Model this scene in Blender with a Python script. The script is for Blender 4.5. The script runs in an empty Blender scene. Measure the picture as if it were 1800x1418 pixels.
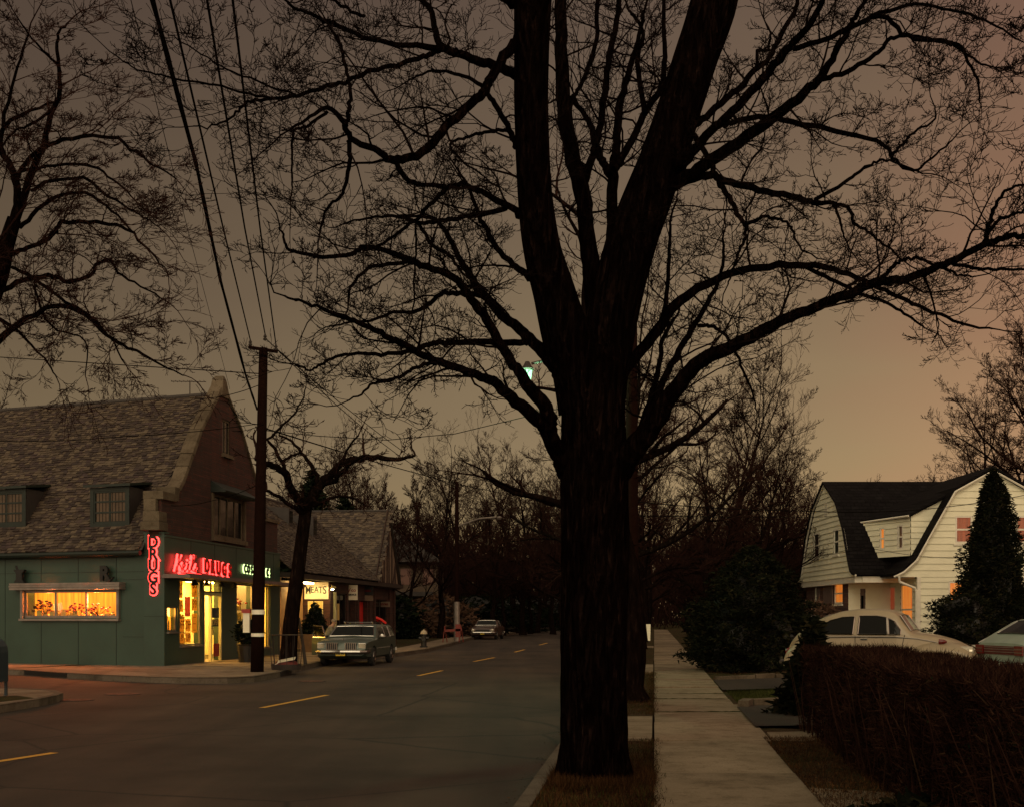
import bpy, bmesh, math, random
from mathutils import Vector, Matrix
C = bpy.context.scene.collection
SC = bpy.context.scene
F = 2150.0; HZ = 1080.0; CH = 1.75; K = 0.1163
V3 = Vector
def P(px, py, d): return V3(((px-900)/F*d, d, CH-(py-HZ)/F*d))
def G(px, py, z=0.0):
    d = F*(CH-z)/(py-HZ); return V3(((px-900)/F*d, d, z))
def RT(T, y, z=0.0): return V3((T+K*y, y, z))
def RP(px, py, p0, n):
    r = V3(((px-900)/F, 1, -(py-HZ)/F)); o = V3((0, 0, CH))
    return o + r*((V3(p0)-o).dot(n)/r.dot(n))
# ---------------- materials
MATS = {}
def nodes_of(name):
    m = bpy.data.materials.new(name); m.use_nodes = True; MATS[name] = m
    nt = m.node_tree; return m, nt, nt.nodes['Principled BSDF']
def N(nt, t, **kw):
    n = nt.nodes.new(t)
    for k, v in kw.items():
        if k in n.inputs.keys(): n.inputs[k].default_value = v
        else: setattr(n, k, v)
    return n
def ramp(nt, fac, stops):
    r = nt.nodes.new('ShaderNodeValToRGB'); e = r.color_ramp.elements
    while len(e) < len(stops): e.new(0.5)
    for i, (p, c) in enumerate(stops):
        e[i].position = p; e[i].color = (c[0], c[1], c[2], 1)
    nt.links.new(fac, r.inputs[0]); return r.outputs[0]
def coords(nt, scale=(1, 1, 1), rot=(0, 0, 0), kind='Object'):
    tc = nt.nodes.new('ShaderNodeTexCoord'); mp = nt.nodes.new('ShaderNodeMapping')
    mp.inputs['Scale'].default_value = scale; mp.inputs['Rotation'].default_value = rot
    nt.links.new(tc.outputs[kind], mp.inputs[0]); return mp.outputs[0]
def noise(nt, vec, scale, detail=6, rough=.6):
    n = N(nt, 'ShaderNodeTexNoise', Scale=scale, Detail=detail, Roughness=rough)
    nt.links.new(vec, n.inputs['Vector']); return n.outputs['Fac']
def bump(nt, h, b, strength=.5, dist=.02):
    n = N(nt, 'ShaderNodeBump', Strength=strength, Distance=dist)
    nt.links.new(h, n.inputs['Height']); nt.links.new(n.outputs[0], b.inputs['Normal']); return n
def mixc(nt, f, a, b, mode='MIX'):
    n = nt.nodes.new('ShaderNodeMix'); n.data_type = 'RGBA'; n.blend_type = mode
    for s, v in ((0, f), (6, a), (7, b)):
        if hasattr(v, 'links'): nt.links.new(v, n.inputs[s])
        else: n.inputs[s].default_value = v if s == 0 else (v[0], v[1], v[2], 1)
    return n.outputs[2]
def plain(name, col, rough=.6, metal=0, var=.25, scale=3, bmp=0, spec=.5, coat=0):
    m, nt, b = nodes_of(name); v = coords(nt); f = noise(nt, v, scale)
    c = ramp(nt, f, [(.3, [x*(1-var) for x in col]), (.7, [x*(1+var) for x in col])])
    nt.links.new(c, b.inputs['Base Color'])
    b.inputs['Roughness'].default_value = rough; b.inputs['Metallic'].default_value = metal
    b.inputs['Specular IOR Level'].default_value = spec; b.inputs['Coat Weight'].default_value = coat
    if bmp: bump(nt, noise(nt, v, scale*8), b, bmp)
    return m
def island(name, stops, rough=.8, nsc=6, bmp=.3, mul=.35):
    m, nt, b = nodes_of(name); g = nt.nodes.new('ShaderNodeNewGeometry')
    c = ramp(nt, g.outputs['Random Per Island'], stops); v = coords(nt); f = noise(nt, v, nsc)
    d = ramp(nt, f, [(.25, (1-mul,)*3), (.75, (1,)*3)])
    nt.links.new(mixc(nt, 1.0, c, d, 'MULTIPLY'), b.inputs['Base Color'])
    b.inputs['Roughness'].default_value = rough; bump(nt, noise(nt, v, nsc*5), b, bmp); return m
def emis(name, col, strength, back=None):
    m, nt, b = nodes_of(name); b.inputs['Base Color'].default_value = (*(back or (.05, .05, .05)), 1)
    b.inputs['Emission Color'].default_value = (*col, 1); b.inputs['Emission Strength'].default_value = strength; return m
def glass(name, tint=(.9, .95, .9), refl=.12):
    m = bpy.data.materials.new(name); m.use_nodes = True; MATS[name] = m; nt = m.node_tree; nt.nodes.clear()
    o = nt.nodes.new('ShaderNodeOutputMaterial'); t = N(nt, 'ShaderNodeBsdfTransparent', Color=(*tint, 1))
    g = N(nt, 'ShaderNodeBsdfGlossy', Color=(.45, .45, .45, 1), Roughness=.03); lw = N(nt, 'ShaderNodeLayerWeight', Blend=.5); pw = N(nt, 'ShaderNodeMath', operation='POWER'); pw.inputs[1].default_value = 5; nt.links.new(lw.outputs['Facing'], pw.inputs[0])
    fr = N(nt, 'ShaderNodeMath', operation='MULTIPLY_ADD'); fr.inputs[1].default_value = .9; fr.inputs[2].default_value = .04; nt.links.new(pw.outputs[0], fr.inputs[0])
    mx = nt.nodes.new('ShaderNodeMixShader'); nt.links.new(fr.outputs[0], mx.inputs[0])
    nt.links.new(t.outputs[0], mx.inputs[1]); nt.links.new(g.outputs[0], mx.inputs[2]); nt.links.new(mx.outputs[0], o.inputs[0]); return m
def brick(name, c1, c2, mor, bw=.2, rh=.067, rot=(math.pi/2, 0, 0), ms=.008):
    m, nt, b = nodes_of(name); v = coords(nt, rot=rot)
    t = N(nt, 'ShaderNodeTexBrick', **{'Scale': 1.0, 'Mortar Size': ms, 'Brick Width': bw, 'Row Height': rh, 'Bias': 0.0})
    t.inputs['Color1'].default_value = (*c1, 1); t.inputs['Color2'].default_value = (*c2, 1); t.inputs['Mortar'].default_value = (*mor, 1)
    nt.links.new(v, t.inputs[0]); f = noise(nt, coords(nt), 2.5)
    nt.links.new(mixc(nt, 1.0, t.outputs[0], ramp(nt, f, [(.3, (.6,)*3), (.7, (1.1,)*3)]), 'MULTIPLY'), b.inputs['Base Color'])
    b.inputs['Roughness'].default_value = .9
    inv = N(nt, 'ShaderNodeMath', operation='SUBTRACT'); inv.inputs[0].default_value = 1; nt.links.new(t.outputs['Fac'], inv.inputs[1])
    bump(nt, inv.outputs[0], b, .6, .012); return m
# asphalt
def asphalt(name, base=.05):
    m, nt, b = nodes_of(name)
    v = coords(nt, rot=(0, 0, math.atan(K))); big = noise(nt, coords(nt, (.9, .045, 1), (0, 0, math.atan(K))), .8, 4)
    fine = noise(nt, v, 60, 4, .9); mid = noise(nt, v, .35, 5)
    c = ramp(nt, big, [(.3, (base*.66, base*.5, base*.41)), (.7, (base*1.5, base*1.1, base*.84))])
    c = mixc(nt, 1.0, c, ramp(nt, fine, [(.25, (.55,)*3), (.75, (1.5,)*3)]), 'MULTIPLY')
    c = mixc(nt, 1.0, c, ramp(nt, mid, [(.35, (.62, .6, .58)), (.5, (1, 1, 1)), (.66, (1.3, 1.27, 1.22))]), 'MULTIPLY')
    vo = N(nt, 'ShaderNodeTexVoronoi', feature='DISTANCE_TO_EDGE', Scale=.22)
    wob = N(nt, 'ShaderNodeTexNoise', Scale=1.3, Detail=5); nt.links.new(v, wob.inputs['Vector'])
    nt.links.new(mixc(nt, .12, v, wob.outputs['Color'], 'ADD'), vo.inputs['Vector'])
    c = mixc(nt, ramp(nt, vo.outputs['Distance'], [(.0, (.8,)*3), (.009, (0,)*3)]), c, (.006, .006, .006))
    nt.links.new(c, b.inputs['Base Color']); b.inputs['Roughness'].default_value = .82
    b.inputs['Specular IOR Level'].default_value = .3
    bump(nt, fine, b, .5, .006); return m
asphalt('asphalt', .036); asphalt('drive_asphalt', .026)
def concrete(name, c, var=.5):
    m, nt, b = nodes_of(name); v = coords(nt); g = nt.nodes.new('ShaderNodeNewGeometry')
    c0 = ramp(nt, g.outputs['Random Per Island'], [(0, [x*.78 for x in c]), (1, [x*1.12 for x in c])])
    c1 = mixc(nt, 1.0, c0, ramp(nt, noise(nt, v, 1.1, 8, .65), [(.3, (1-var, 1-var*1.1, 1-var*1.2)), (.46, (.86, .84, .8)), (.56, (1, .99, .96)), (.7, (1.15,)*3)]), 'MULTIPLY')
    c1 = mixc(nt, 1.0, c1, ramp(nt, noise(nt, v, 40, 4, .9), [(.3, (.72,)*3), (.7, (1.22,)*3)]), 'MULTIPLY'); c1 = mixc(nt, 1.0, c1, ramp(nt, noise(nt, v, 5, 6, .7), [(.36, (.7, .68, .64)), (.5, (1, 1, 1))]), 'MULTIPLY')
    nt.links.new(c1, b.inputs['Base Color']); b.inputs['Roughness'].default_value = .9
    b.inputs['Specular IOR Level'].default_value = .25; bump(nt, noise(nt, v, 25), b, .35, .01); return m
concrete('concrete', (.24, .193, .138)); concrete('curbstone', (.12, .10, .08)); concrete('store_walk', (.22, .175, .13))
concrete('pale_stone', (.12, .098, .07))
def soil(name, a, bb, sc=9):
    m, nt, b = nodes_of(name); v = coords(nt); f = noise(nt, v, sc, 9, .75); f2 = noise(nt, v, .9, 4)
    c = ramp(nt, f, [(.3, a), (.5, bb), (.7, [x*1.8 for x in bb])])
    c = mixc(nt, ramp(nt, f2, [(.42, (0,)*3), (.58, (.8,)*3)]), c, (.03, .035, .012))
    nt.links.new(c, b.inputs['Base Color']); b.inputs['Roughness'].default_value = 1
    b.inputs['Specular IOR Level'].default_value = .1; bump(nt, f, b, 1, .05); return m
soil('verge_soil', (.018, .011, .006), (.055, .034, .018)); soil('lot_soil', (.012, .009, .005), (.035, .024, .013), 3)
plain('yellow_paint', (.55, .3, .04), .7, var=.35, scale=12)
plain('white_paint', (.78, .75, .62), .6, var=.06); plain('trim_white', (.7, .68, .58), .55, var=.08)
plain('green_panel', (.027, .058, .044), .42, var=.16, scale=.9, bmp=.05); plain('dark_green', (.006, .014, .011), .5)
plain('slate_dark', (.035, .03, .028), .7); plain('wood_dark', (.02, .014, .01), .7, scale=6)
plain('black', (.006, .006, .006), .5); plain('tan_wood', (.36, .22, .1), .6, scale=2); plain('timber', (.03, .014, .01), .8)
plain('stucco', (.16, .12, .085), .9, bmp=.3); plain('grey_metal', (.25, .22, .2), .4, .6); plain('brown_metal', (.13, .09, .08), .5)
plain('curtain', (.4, .34, .24), .9, scale=12); plain('pole_wood', (.010, .0042, .003), .95, scale=9, bmp=.6, spec=.03)
plain('chrome', (.34, .33, .31), .18, 1, var=.05); plain('rubber', (.012, .012, .012), .8); plain('white_sign', (.75, .7, .55), .5, var=.08)
plain('red_sign', (.3, .022, .015), .5); plain('red_door', (.5, .012, .008), .5, var=.1); brick('house_roof', (.010, .009, .010), (.006, .005, .006), (.002, .002, .002), bw=.35, rh=.16, rot=(math.pi/2, 0, 0), ms=.012); MATS['house_roof'].node_tree.nodes['Principled BSDF'].inputs['Specular IOR Level'].default_value = .08
plain('shade_cream', (.55, .5, .25), .8, var=.1); plain('paper', (.6, .45, .15), .8, var=.15); plain('dark_red', (.1, .01, .008), .6)
plain('drum_blue', (.012, .03, .045), .4, var=.15); plain('plastic_pink', (.4, .1, .12), .5); plain('iron', (.03, .022, .02), .8)



plain('shrub_brown', (.07, .035, .018), .95, var=.4); plain('post_rust', (.09, .035, .02), .8)
brick('brick_dark', (.075, .02, .013), (.035, .012, .009), (.03, .02, .016), rot=(math.pi/2, 0, math.pi/2*0))
brick('brick_house', (.12, .05, .035), (.06, .03, .03), (.14, .12, .1))
island('slates', [(0, (.028, .018, .015)), (.25, (.044, .029, .023)), (.5, (.08, .059, .040)), (.8, (.125, .096, .064)), (.9, (.05, .03, .03)), (1, (.035, .023, .023))])
island('slates_pale', [(0, (.04, .03, .026)), (.4, (.08, .06, .045)), (.8, (.14, .11, .075)), (1, (.05, .038, .034))])
def transl(name, col):
    m = bpy.data.materials.new(name); m.use_nodes = True; MATS[name] = m; nt = m.node_tree; nt.nodes.clear(); o = nt.nodes.new('ShaderNodeOutputMaterial')
    d_ = N(nt, 'ShaderNodeBsdfDiffuse', Color=(*col, 1)); t_ = N(nt, 'ShaderNodeBsdfTranslucent', Color=(*col, 1)); x = nt.nodes.new('ShaderNodeMixShader'); x.inputs[0].default_value = .6
    nt.links.new(d_.outputs[0], x.inputs[1]); nt.links.new(t_.outputs[0], x.inputs[2]); nt.links.new(x.outputs[0], o.inputs[0])
transl('paper_lit', (.8, .55, .16)); transl('blind_lit', (.8, .68, .3)); transl('sheet_pink', (.5, .2, .16))
island('goods', [(0, (.45, .05, .03)), (.2, (.7, .6, .4)), (.4, (.1, .15, .1)), (.6, (.75, .5, .12)), (.8, (.08, .05, .12)), (1, (.7, .2, .1))], .5)
glass('pane')
def leafy(name, stops):
    m, nt, b = nodes_of(name); g = nt.nodes.new('ShaderNodeNewGeometry'); c = ramp(nt, g.outputs['Random Per Island'], stops)
    f = noise(nt, coords(nt), 1.6, 4); nt.links.new(mixc(nt, 1.0, c, ramp(nt, f, [(.35, (.45,)*3), (.65, (1.3,)*3)]), 'MULTIPLY'), b.inputs['Base Color'])
    b.inputs['Roughness'].default_value = .95; b.inputs['Specular IOR Level'].default_value = .02
leafy('green_leaf', [(0, (.004, .007, .004)), (.7, (.010, .016, .009)), (1, (.02, .022, .010))]); leafy('ever_leaf', [(0, (.005, .007, .0045)), (.7, (.011, .013, .007)), (1, (.026, .022, .011))])
leafy('hedge_twig', [(0, (.009, .0042, .0036)), (.5, (.023, .0105, .0078)), (.85, (.036, .017, .012)), (1, (.05, .03, .018))]); leafy('dead_leaf', [(0, (.02, .009, .005)), (.7, (.06, .028, .014)), (1, (.16, .08, .035))])
leafy('dry_grass', [(0, (.018, .009, .004)), (.6, (.042, .020, .009)), (1, (.10, .052, .022))]); leafy('green_grass', [(0, (.02, .025, .008)), (1, (.06, .07, .02))])
def barkmat(name, c, sc=14, st=1.0):
    m, nt, b = nodes_of(name); v = coords(nt, (1, 1, .16)); f = noise(nt, v, sc, 8, .7)
    w = N(nt, 'ShaderNodeTexVoronoi', feature='DISTANCE_TO_EDGE', Scale=sc*1.3)
    nt.links.new(mixc(nt, .3, v, f, 'ADD'), w.inputs['Vector'])
    c1 = ramp(nt, f, [(.3, [x*.4 for x in c]), (.55, c), (.68, [x*3.2 for x in c])])
    nt.links.new(c1, b.inputs['Base Color']); b.inputs['Roughness'].default_value = .95; b.inputs['Specular IOR Level'].default_value = .0
    bump(nt, mixc(nt, .5, f, w.outputs['Distance']), b, st, .08); return m
barkmat('bark_main', (.009, .0052, .0042), 16, 1.4); barkmat('bark', (.010, .0062, .005)); barkmat('bark_pale', (.06, .045, .03))
def flat(name, c, rough=.95):
    m, nt, b = nodes_of(name); b.inputs['Base Color'].default_value = (*c, 1); b.inputs['Roughness'].default_value = rough
    b.inputs['Specular IOR Level'].default_value = .0; return m
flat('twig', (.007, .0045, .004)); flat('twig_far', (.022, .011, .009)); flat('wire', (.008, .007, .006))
emis('neon_red', (1, .035, .03), 7); emis('neon_green', (.75, 1, .35), 2.6); emis('store_light', (1, .52, .11), 70)
emis('case_light', (1, .38, .04), 14); emis('lamp_glow', (.36, 1, .5), 1.9); emis('signal_red', (1, .08, .02), 8)
emis('flood', (1, .78, .35), 160); emis('flood2', (1, .62, .2), 60); plain('siding', (.74, .745, .58), .65, var=.07, scale=1.5); plain('dark_red2', (.16, .02, .012), .6); plain('curtain_dim', (.09, .065, .045), .9); plain('tan_wood_dark', (.12, .07, .035), .7); brick('brick_side', (.12, .05, .035), (.06, .03, .03), (.14, .12, .1), rot=(math.pi/2, 0, math.pi/2)); emis('neon_dim', (1, .03, .015), .3)
def litwin(name, a, b_, s):
    m, nt, b = nodes_of(name); v = coords(nt, (9, 9, .6)); f = noise(nt, v, 1.4, 3)
    c = ramp(nt, f, [(.3, a), (.7, b_)]); nt.links.new(c, b.inputs['Emission Color']); b.inputs['Emission Strength'].default_value = s
    b.inputs['Base Color'].default_value = (.1, .05, .03, 1); return m
litwin('lit_orange', (.8, .12, .015), (1, .36, .05), .85); litwin('lit_red', (.22, .02, .012), (.7, .10, .03), .42)
litwin('case_back_glow', (1, .11, .004), (1, .36, .015), 1.7); litwin('lit_dim', (.02, .008, .006), (.05, .02, .012), .7)
m_, nt_, b_ = nodes_of('car_glass'); b_.inputs['Base Color'].default_value = (.004, .005, .005, 1); b_.inputs['Roughness'].default_value = .05; b_.inputs['Specular IOR Level'].default_value = .12
def paint(name, c, met=.3):
    m, nt, b = nodes_of(name); f = noise(nt, coords(nt), 2.5, 4)
    nt.links.new(ramp(nt, f, [(.3, [x*.85 for x in c]), (.7, [x*1.08 for x in c])]), b.inputs['Base Color'])
    b.inputs['Roughness'].default_value = .38; b.inputs['Metallic'].default_value = met; b.inputs['Coat Weight'].default_value = .35
    b.inputs['Coat Roughness'].default_value = .12; return m
paint('paint_cream', (.30, .25, .16), 0); paint('paint_teal', (.05, .075, .062)); paint('paint_maroon', (.05, .022, .016)); paint('paint_grey', (.06, .06, .065))
paint('paint_mint', (.24, .30, .25), 0); plain('plate_yellow', (.55, .4, .03), .5, var=.1); plain('amber', (.3, .08, .01), .3)
plain('lens', (.55, .52, .42), .1, .4); plain('tail_red', (.11, .006, .005), .25); plain('skin', (.42, .24, .15), .6); plain('coat_pale', (.2, .18, .12), .9)
plain('trousers', (.03, .028, .03), .9); plain('hair_grey', (.25, .2, .14), .9)
# ---------------- mesh builder
class MB:
    def __init__(s): s.v = []; s.f = []; s.m = []; s.cur = 0
    def add(s, vs, fs):
        o = len(s.v); s.v += [tuple(x) for x in vs]; s.f += [tuple(i+o for i in f) for f in fs]; s.m += [s.cur]*len(fs)
    def face(s, *pts): s.add(pts, [tuple(range(len(pts)))])
    def hexa(s, b, t):
        n = len(b); s.add(list(b)+list(t), [tuple(range(n-1, -1, -1)), tuple(range(n, 2*n))]+[(i, (i+1) % n, n+(i+1) % n, n+i) for i in range(n)])
    def prism(s, pts, vec): s.hexa([V3(p) for p in pts], [V3(p)+V3(vec) for p in pts])
    def ob(s, o, a, b, c):
        o, a, b, c = map(V3, (o, a, b, c)); s.hexa([o, o+a, o+a+b, o+b], [o+c, o+a+c, o+a+b+c, o+b+c])
    def box(s, x0, x1, y0, y1, z0, z1): s.ob((x0, y0, z0), (x1-x0, 0, 0), (0, y1-y0, 0), (0, 0, z1-z0))
    def tube(s, pts, rad, n=6, cap=True):
        pts = [V3(p) for p in pts]; L = len(pts)
        if not hasattr(rad, '__len__'): rad = [rad]*L
        o = len(s.v); ref = None
        for i, p in enumerate(pts):
            d = (pts[min(i+1, L-1)]-pts[max(i-1, 0)])
            if d.length < 1e-9: d = V3((0, 0, 1))
            d.normalize()
            if ref is None: ref = V3((0, 0, 1)) if abs(d.z) < .9 else V3((1, 0, 0))
            a = d.cross(ref)
            if a.length < 1e-4: a = d.cross(V3((.3, .8, .1)))
            a.normalize(); b = a.cross(d); ref = b.cross(a)*-1 if False else ref
            for k in range(n):
                t = 2*math.pi*k/n; q = p+(a*math.cos(t)+b*math.sin(t))*rad[i]; s.v.append((q.x, q.y, q.z))
            ref = b
        for i in range(L-1):
            for k in range(n):
                k2 = (k+1) % n; s.f.append((o+i*n+k, o+i*n+k2, o+(i+1)*n+k2, o+(i+1)*n+k)); s.m.append(s.cur)
        if cap and n > 3:
            s.f.append(tuple(o+k for k in range(n-1, -1, -1))); s.f.append(tuple(o+(L-1)*n+k for k in range(n))); s.m += [s.cur]*2
    def lathe(s, c, prof, n=16, axis='z'):
        o = len(s.v)
        for r, h in prof:
            for k in range(n):
                t = 2*math.pi*k/n; x, y = r*math.cos(t), r*math.sin(t)
                q = (x, y, h) if axis == 'z' else ((x, h, y) if axis == 'y' else (h, x, y))
                s.v.append((c[0]+q[0], c[1]+q[1], c[2]+q[2]))
        for i in range(len(prof)-1):
            for k in range(n): s.f.append((o+i*n+k, o+i*n+(k+1) % n, o+(i+1)*n+(k+1) % n, o+(i+1)*n+k)); s.m.append(s.cur)
        s.f.append(tuple(o+k for k in range(n-1, -1, -1))); s.f.append(tuple(o+(len(prof)-1)*n+k for k in range(n))); s.m += [s.cur]*2
    def grid(s, rows):
        o = len(s.v); w = len(rows[0])
        for r in rows: s.v += [tuple(p) for p in r]
        for i in range(len(rows)-1):
            for j in range(w-1): s.f.append((o+i*w+j, o+i*w+j+1, o+(i+1)*w+j+1, o+(i+1)*w+j)); s.m.append(s.cur)
    def build(s, name, mat, parent=None, local=False, smooth=False, bevel=0, fixn=False):
        off = V3((0, 0, 0))
        if parent is not None and not local:
            p = parent
            while p is not None: off = off+p.location; p = p.parent
        me = bpy.data.meshes.new(name); me.from_pydata([(a-off.x, b-off.y, c-off.z) for a, b, c in s.v], [], s.f)
        mats = mat if isinstance(mat, (list, tuple)) else [mat]
        for m in mats: me.materials.append(MATS[m])
        if len(mats) > 1: me.polygons.foreach_set('material_index', s.m)
        if smooth: me.polygons.foreach_set('use_smooth', [True]*len(me.polygons))
        if fixn or bevel:
            bm = bmesh.new(); bm.from_mesh(me)
            if fixn: bmesh.ops.recalc_face_normals(bm, faces=bm.faces)
            if bevel: bmesh.ops.bevel(bm, geom=list(bm.edges), offset=bevel, segments=2, affect='EDGES', profile=.7)
            bm.to_mesh(me); bm.free()
        o = bpy.data.objects.new(name, me); C.objects.link(o)
        if parent is not None: o.parent = parent
        return o
def tag(o, label=None, cat=None, group=None, kind=None):
    for k, v in (('label', label), ('category', cat), ('group', group), ('kind', kind)):
        if v: o[k] = v
    return o
def thing(name, label, cat, loc=(0, 0, 0), group=None, rotz=0):
    o = bpy.data.objects.new(name, None); o.empty_display_size = .2; C.objects.link(o); o.location = loc; o.rotation_euler = (0, 0, rotz)
    return tag(o, label, cat, group)
def struct(name, mb, mat, **k): return tag(mb.build(name, mat, **k), kind='structure')
def text_mb(mb, s, size, org, right, up, depth=.02, off=0.0, center=True, squash=1.0):
    cu = bpy.data.curves.new('t', 'FONT'); cu.body = s; cu.size = size; cu.extrude = depth/2; cu.offset = off
    cu.align_x = 'CENTER' if center else 'LEFT'; cu.align_y = 'CENTER'; cu.resolution_u = 3
    ob = bpy.data.objects.new('t', cu); C.objects.link(ob); dg = bpy.context.evaluated_depsgraph_get(); me = bpy.data.meshes.new_from_object(ob.evaluated_get(dg))
    right, up = V3(right).normalized(), V3(up).normalized(); n = right.cross(up)
    mb.add([V3(org)+right*(v.co.x*squash)+up*v.co.y+n*v.co.z for v in me.vertices], [tuple(p.vertices) for p in me.polygons])
    bpy.data.objects.remove(ob); bpy.data.curves.remove(cu); bpy.data.meshes.remove(me)
# ---------------- camera
cam = bpy.data.cameras.new('camera'); co = bpy.data.objects.new('camera', cam); C.objects.link(co)
co.location = (0, 0, CH); co.rotation_euler = (math.pi/2, 0, 0); cam.sensor_width = 36; cam.lens = 36*F/1800
cam.shift_y = (HZ-709)/1800; cam.clip_end = 3000; cam.clip_start = .05; SC.camera = co
# ---------------- world
w = bpy.data.worlds.new('World'); SC.world = w; w.use_nodes = True; nt = w.node_tree; nt.nodes.clear()
wo = nt.nodes.new('ShaderNodeOutputWorld'); tc = nt.nodes.new('ShaderNodeTexCoord'); sp = nt.nodes.new('ShaderNodeSeparateXYZ')
nt.links.new(tc.outputs['Generated'], sp.inputs[0])
def mth(op, a, b=None, c=None):
    n = nt.nodes.new('ShaderNodeMath'); n.operation = op
    for i, v in enumerate((a, b, c)):
        if v is None: continue
        if hasattr(v, 'links'): nt.links.new(v, n.inputs[i])
        else: n.inputs[i].default_value = v
    return n.outputs[0]
X, Y, Z = sp.outputs
cl = noise(nt, coords(nt, (1.2, 1.2, 5), kind='Generated'), 2.2, 5, .5)
elev = mth('ADD', Z, mth('MULTIPLY', mth('SUBTRACT', cl, .5), .17))
base = ramp(nt, elev, [(0, (.36, .245, .118)), (.12, (.28, .195, .107)), (.26, (.182, .123, .075)), (.45, (.110, .070, .051)), (1, (.13, .1, .07))])
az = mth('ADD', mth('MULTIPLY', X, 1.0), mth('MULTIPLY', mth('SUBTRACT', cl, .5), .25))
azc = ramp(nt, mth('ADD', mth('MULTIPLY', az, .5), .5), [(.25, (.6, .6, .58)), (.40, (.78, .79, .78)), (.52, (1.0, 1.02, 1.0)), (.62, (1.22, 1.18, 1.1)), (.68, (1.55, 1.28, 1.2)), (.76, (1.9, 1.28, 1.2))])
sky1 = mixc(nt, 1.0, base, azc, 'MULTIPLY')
# added glow in the unseen sky behind the camera, brightens siding and sidewalk
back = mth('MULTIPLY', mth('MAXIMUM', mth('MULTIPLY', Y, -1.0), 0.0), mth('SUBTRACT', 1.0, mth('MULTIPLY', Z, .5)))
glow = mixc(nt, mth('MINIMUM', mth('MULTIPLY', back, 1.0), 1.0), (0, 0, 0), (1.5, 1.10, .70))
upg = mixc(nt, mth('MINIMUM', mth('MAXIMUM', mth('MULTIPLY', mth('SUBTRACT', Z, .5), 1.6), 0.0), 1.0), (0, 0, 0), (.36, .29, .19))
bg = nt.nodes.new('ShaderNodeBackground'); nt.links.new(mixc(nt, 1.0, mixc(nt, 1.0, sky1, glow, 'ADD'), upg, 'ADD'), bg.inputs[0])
sk = nt.nodes.new('ShaderNodeTexSky'); sk.sky_type = 'NISHITA'; sk.sun_disc = False; sk.sun_elevation = math.radians(3); sk.sun_rotation = math.radians(200)
sk.dust_density = 4; bg2 = nt.nodes.new('ShaderNodeBackground'); nt.links.new(sk.outputs[0], bg2.inputs[0]); bg2.inputs[1].default_value = .004
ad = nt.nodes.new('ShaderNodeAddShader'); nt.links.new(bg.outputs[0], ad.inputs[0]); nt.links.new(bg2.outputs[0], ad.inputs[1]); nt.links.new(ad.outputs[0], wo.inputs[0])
su = bpy.data.lights.new('sun', 'SUN'); su.energy = .55; su.angle = math.radians(30); su.color = (1, .82, .55)
so = bpy.data.objects.new('sun', su); C.objects.link(so); so.rotation_euler = (math.radians(60), 0, math.radians(-20))
SC.view_settings.view_transform = 'Standard'; SC.view_settings.look = 'None'; SC.view_settings.exposure = 0; SC.view_settings.gamma = 1
cy = SC.cycles; cy.use_denoising = True; cy.max_bounces = 6; cy.diffuse_bounces = 3; cy.transparent_max_bounces = 12; cy.sample_clamp_indirect = 3; cy.caustics_reflective = False; cy.caustics_refractive = False
# ================= GROUND
def hgt(T, y):
    t = min(max((T-1.5)/5.0, 0), 1); t = t*t*(3-2*t); u = min(max((y-36)/14.0, 0), 1)
    return .15+.24*t+.2*t*u
rnd = random.Random(5)
b = MB(); b.grid([[(x, y, -.06) for x in range(-320, 321, 40)] for y in range(-40, 801, 40)]); struct('ground', b, 'lot_soil')
b = MB(); b.grid([[RT(t, y, 0) for t in (-90, -40, -12, -7, -1.12)] for y in (-6, 8, 20, 40, 70, 110, 170, 260, 420)]); struct('road', b, 'asphalt')
def slabs(b, path, width, z, L=1.5, gap=.018, th=.12, tilt=.006, side=-1):
    """path: list of Vector (xy) kerb-side edge; slabs to the left of it"""
    for a, c in zip(path[:-1], path[1:]):
        d = (c-a); n = max(1, round(d.length/L)); st = d/n; u = d.normalized(); nn = V3((-u.y, u.x, 0))*(-side)
        for i in range(n):
            q = a+st*i+u*gap/2; e = a+st*(i+1)-u*gap/2
            zz = [z+rnd.uniform(-tilt, tilt) for _ in range(4)]
            t = [V3((q.x, q.y, zz[0])), V3((e.x, e.y, zz[1])), V3((e.x, e.y, zz[2]))+nn*width, V3((q.x, q.y, zz[3]))+nn*width]
            b.hexa([p-V3((0, 0, th)) for p in t], t)
# right hand side
b = MB(); b.grid([[RT(t, y, .06 if t >= 0 else .128+.015*math.sin(y*1.7)*(1 if -1.0 < t < -.1 else 0)) for t in (-1.07, -.8, -.4, -.03, 0, 1.45)] for y in [i*.8 for i in range(-5, 100)]+[90, 120, 200, 400]])
struct('verge_ground', b, 'verge_soil')
b = MB(); y = -4.0
while y < 200:
    L = 2.0 if y < 150 else 10
    p0, p1 = RT(-1.2, y+.01), RT(-1.2, y+L-.01); z = .15+rnd.uniform(-.008, .008)
    b.hexa([(p0.x, p0.y, -.1), (p1.x, p1.y, -.1), (p1.x+.16, p1.y, -.1), (p0.x+.16, p0.y, -.1)], [(p0.x+.02, p0.y, z), (p1.x+.02, p1.y, z), (p1.x+.16, p1.y, z), (p0.x+.16, p0.y, z)]); y += L
struct('kerb', b, 'curbstone')
b = MB(); y = -3.0; k = 0
ys = [-3, 0, 3, 6, 9.1, 12.4, 15.6, 18.2, 20.2, 21.8, 23.3, 24.9, 27.0, 29, 31, 33.2, 35, 36.6, 38.4]
ys += [38.4+1.6*i for i in range(1, 60)]
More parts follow.
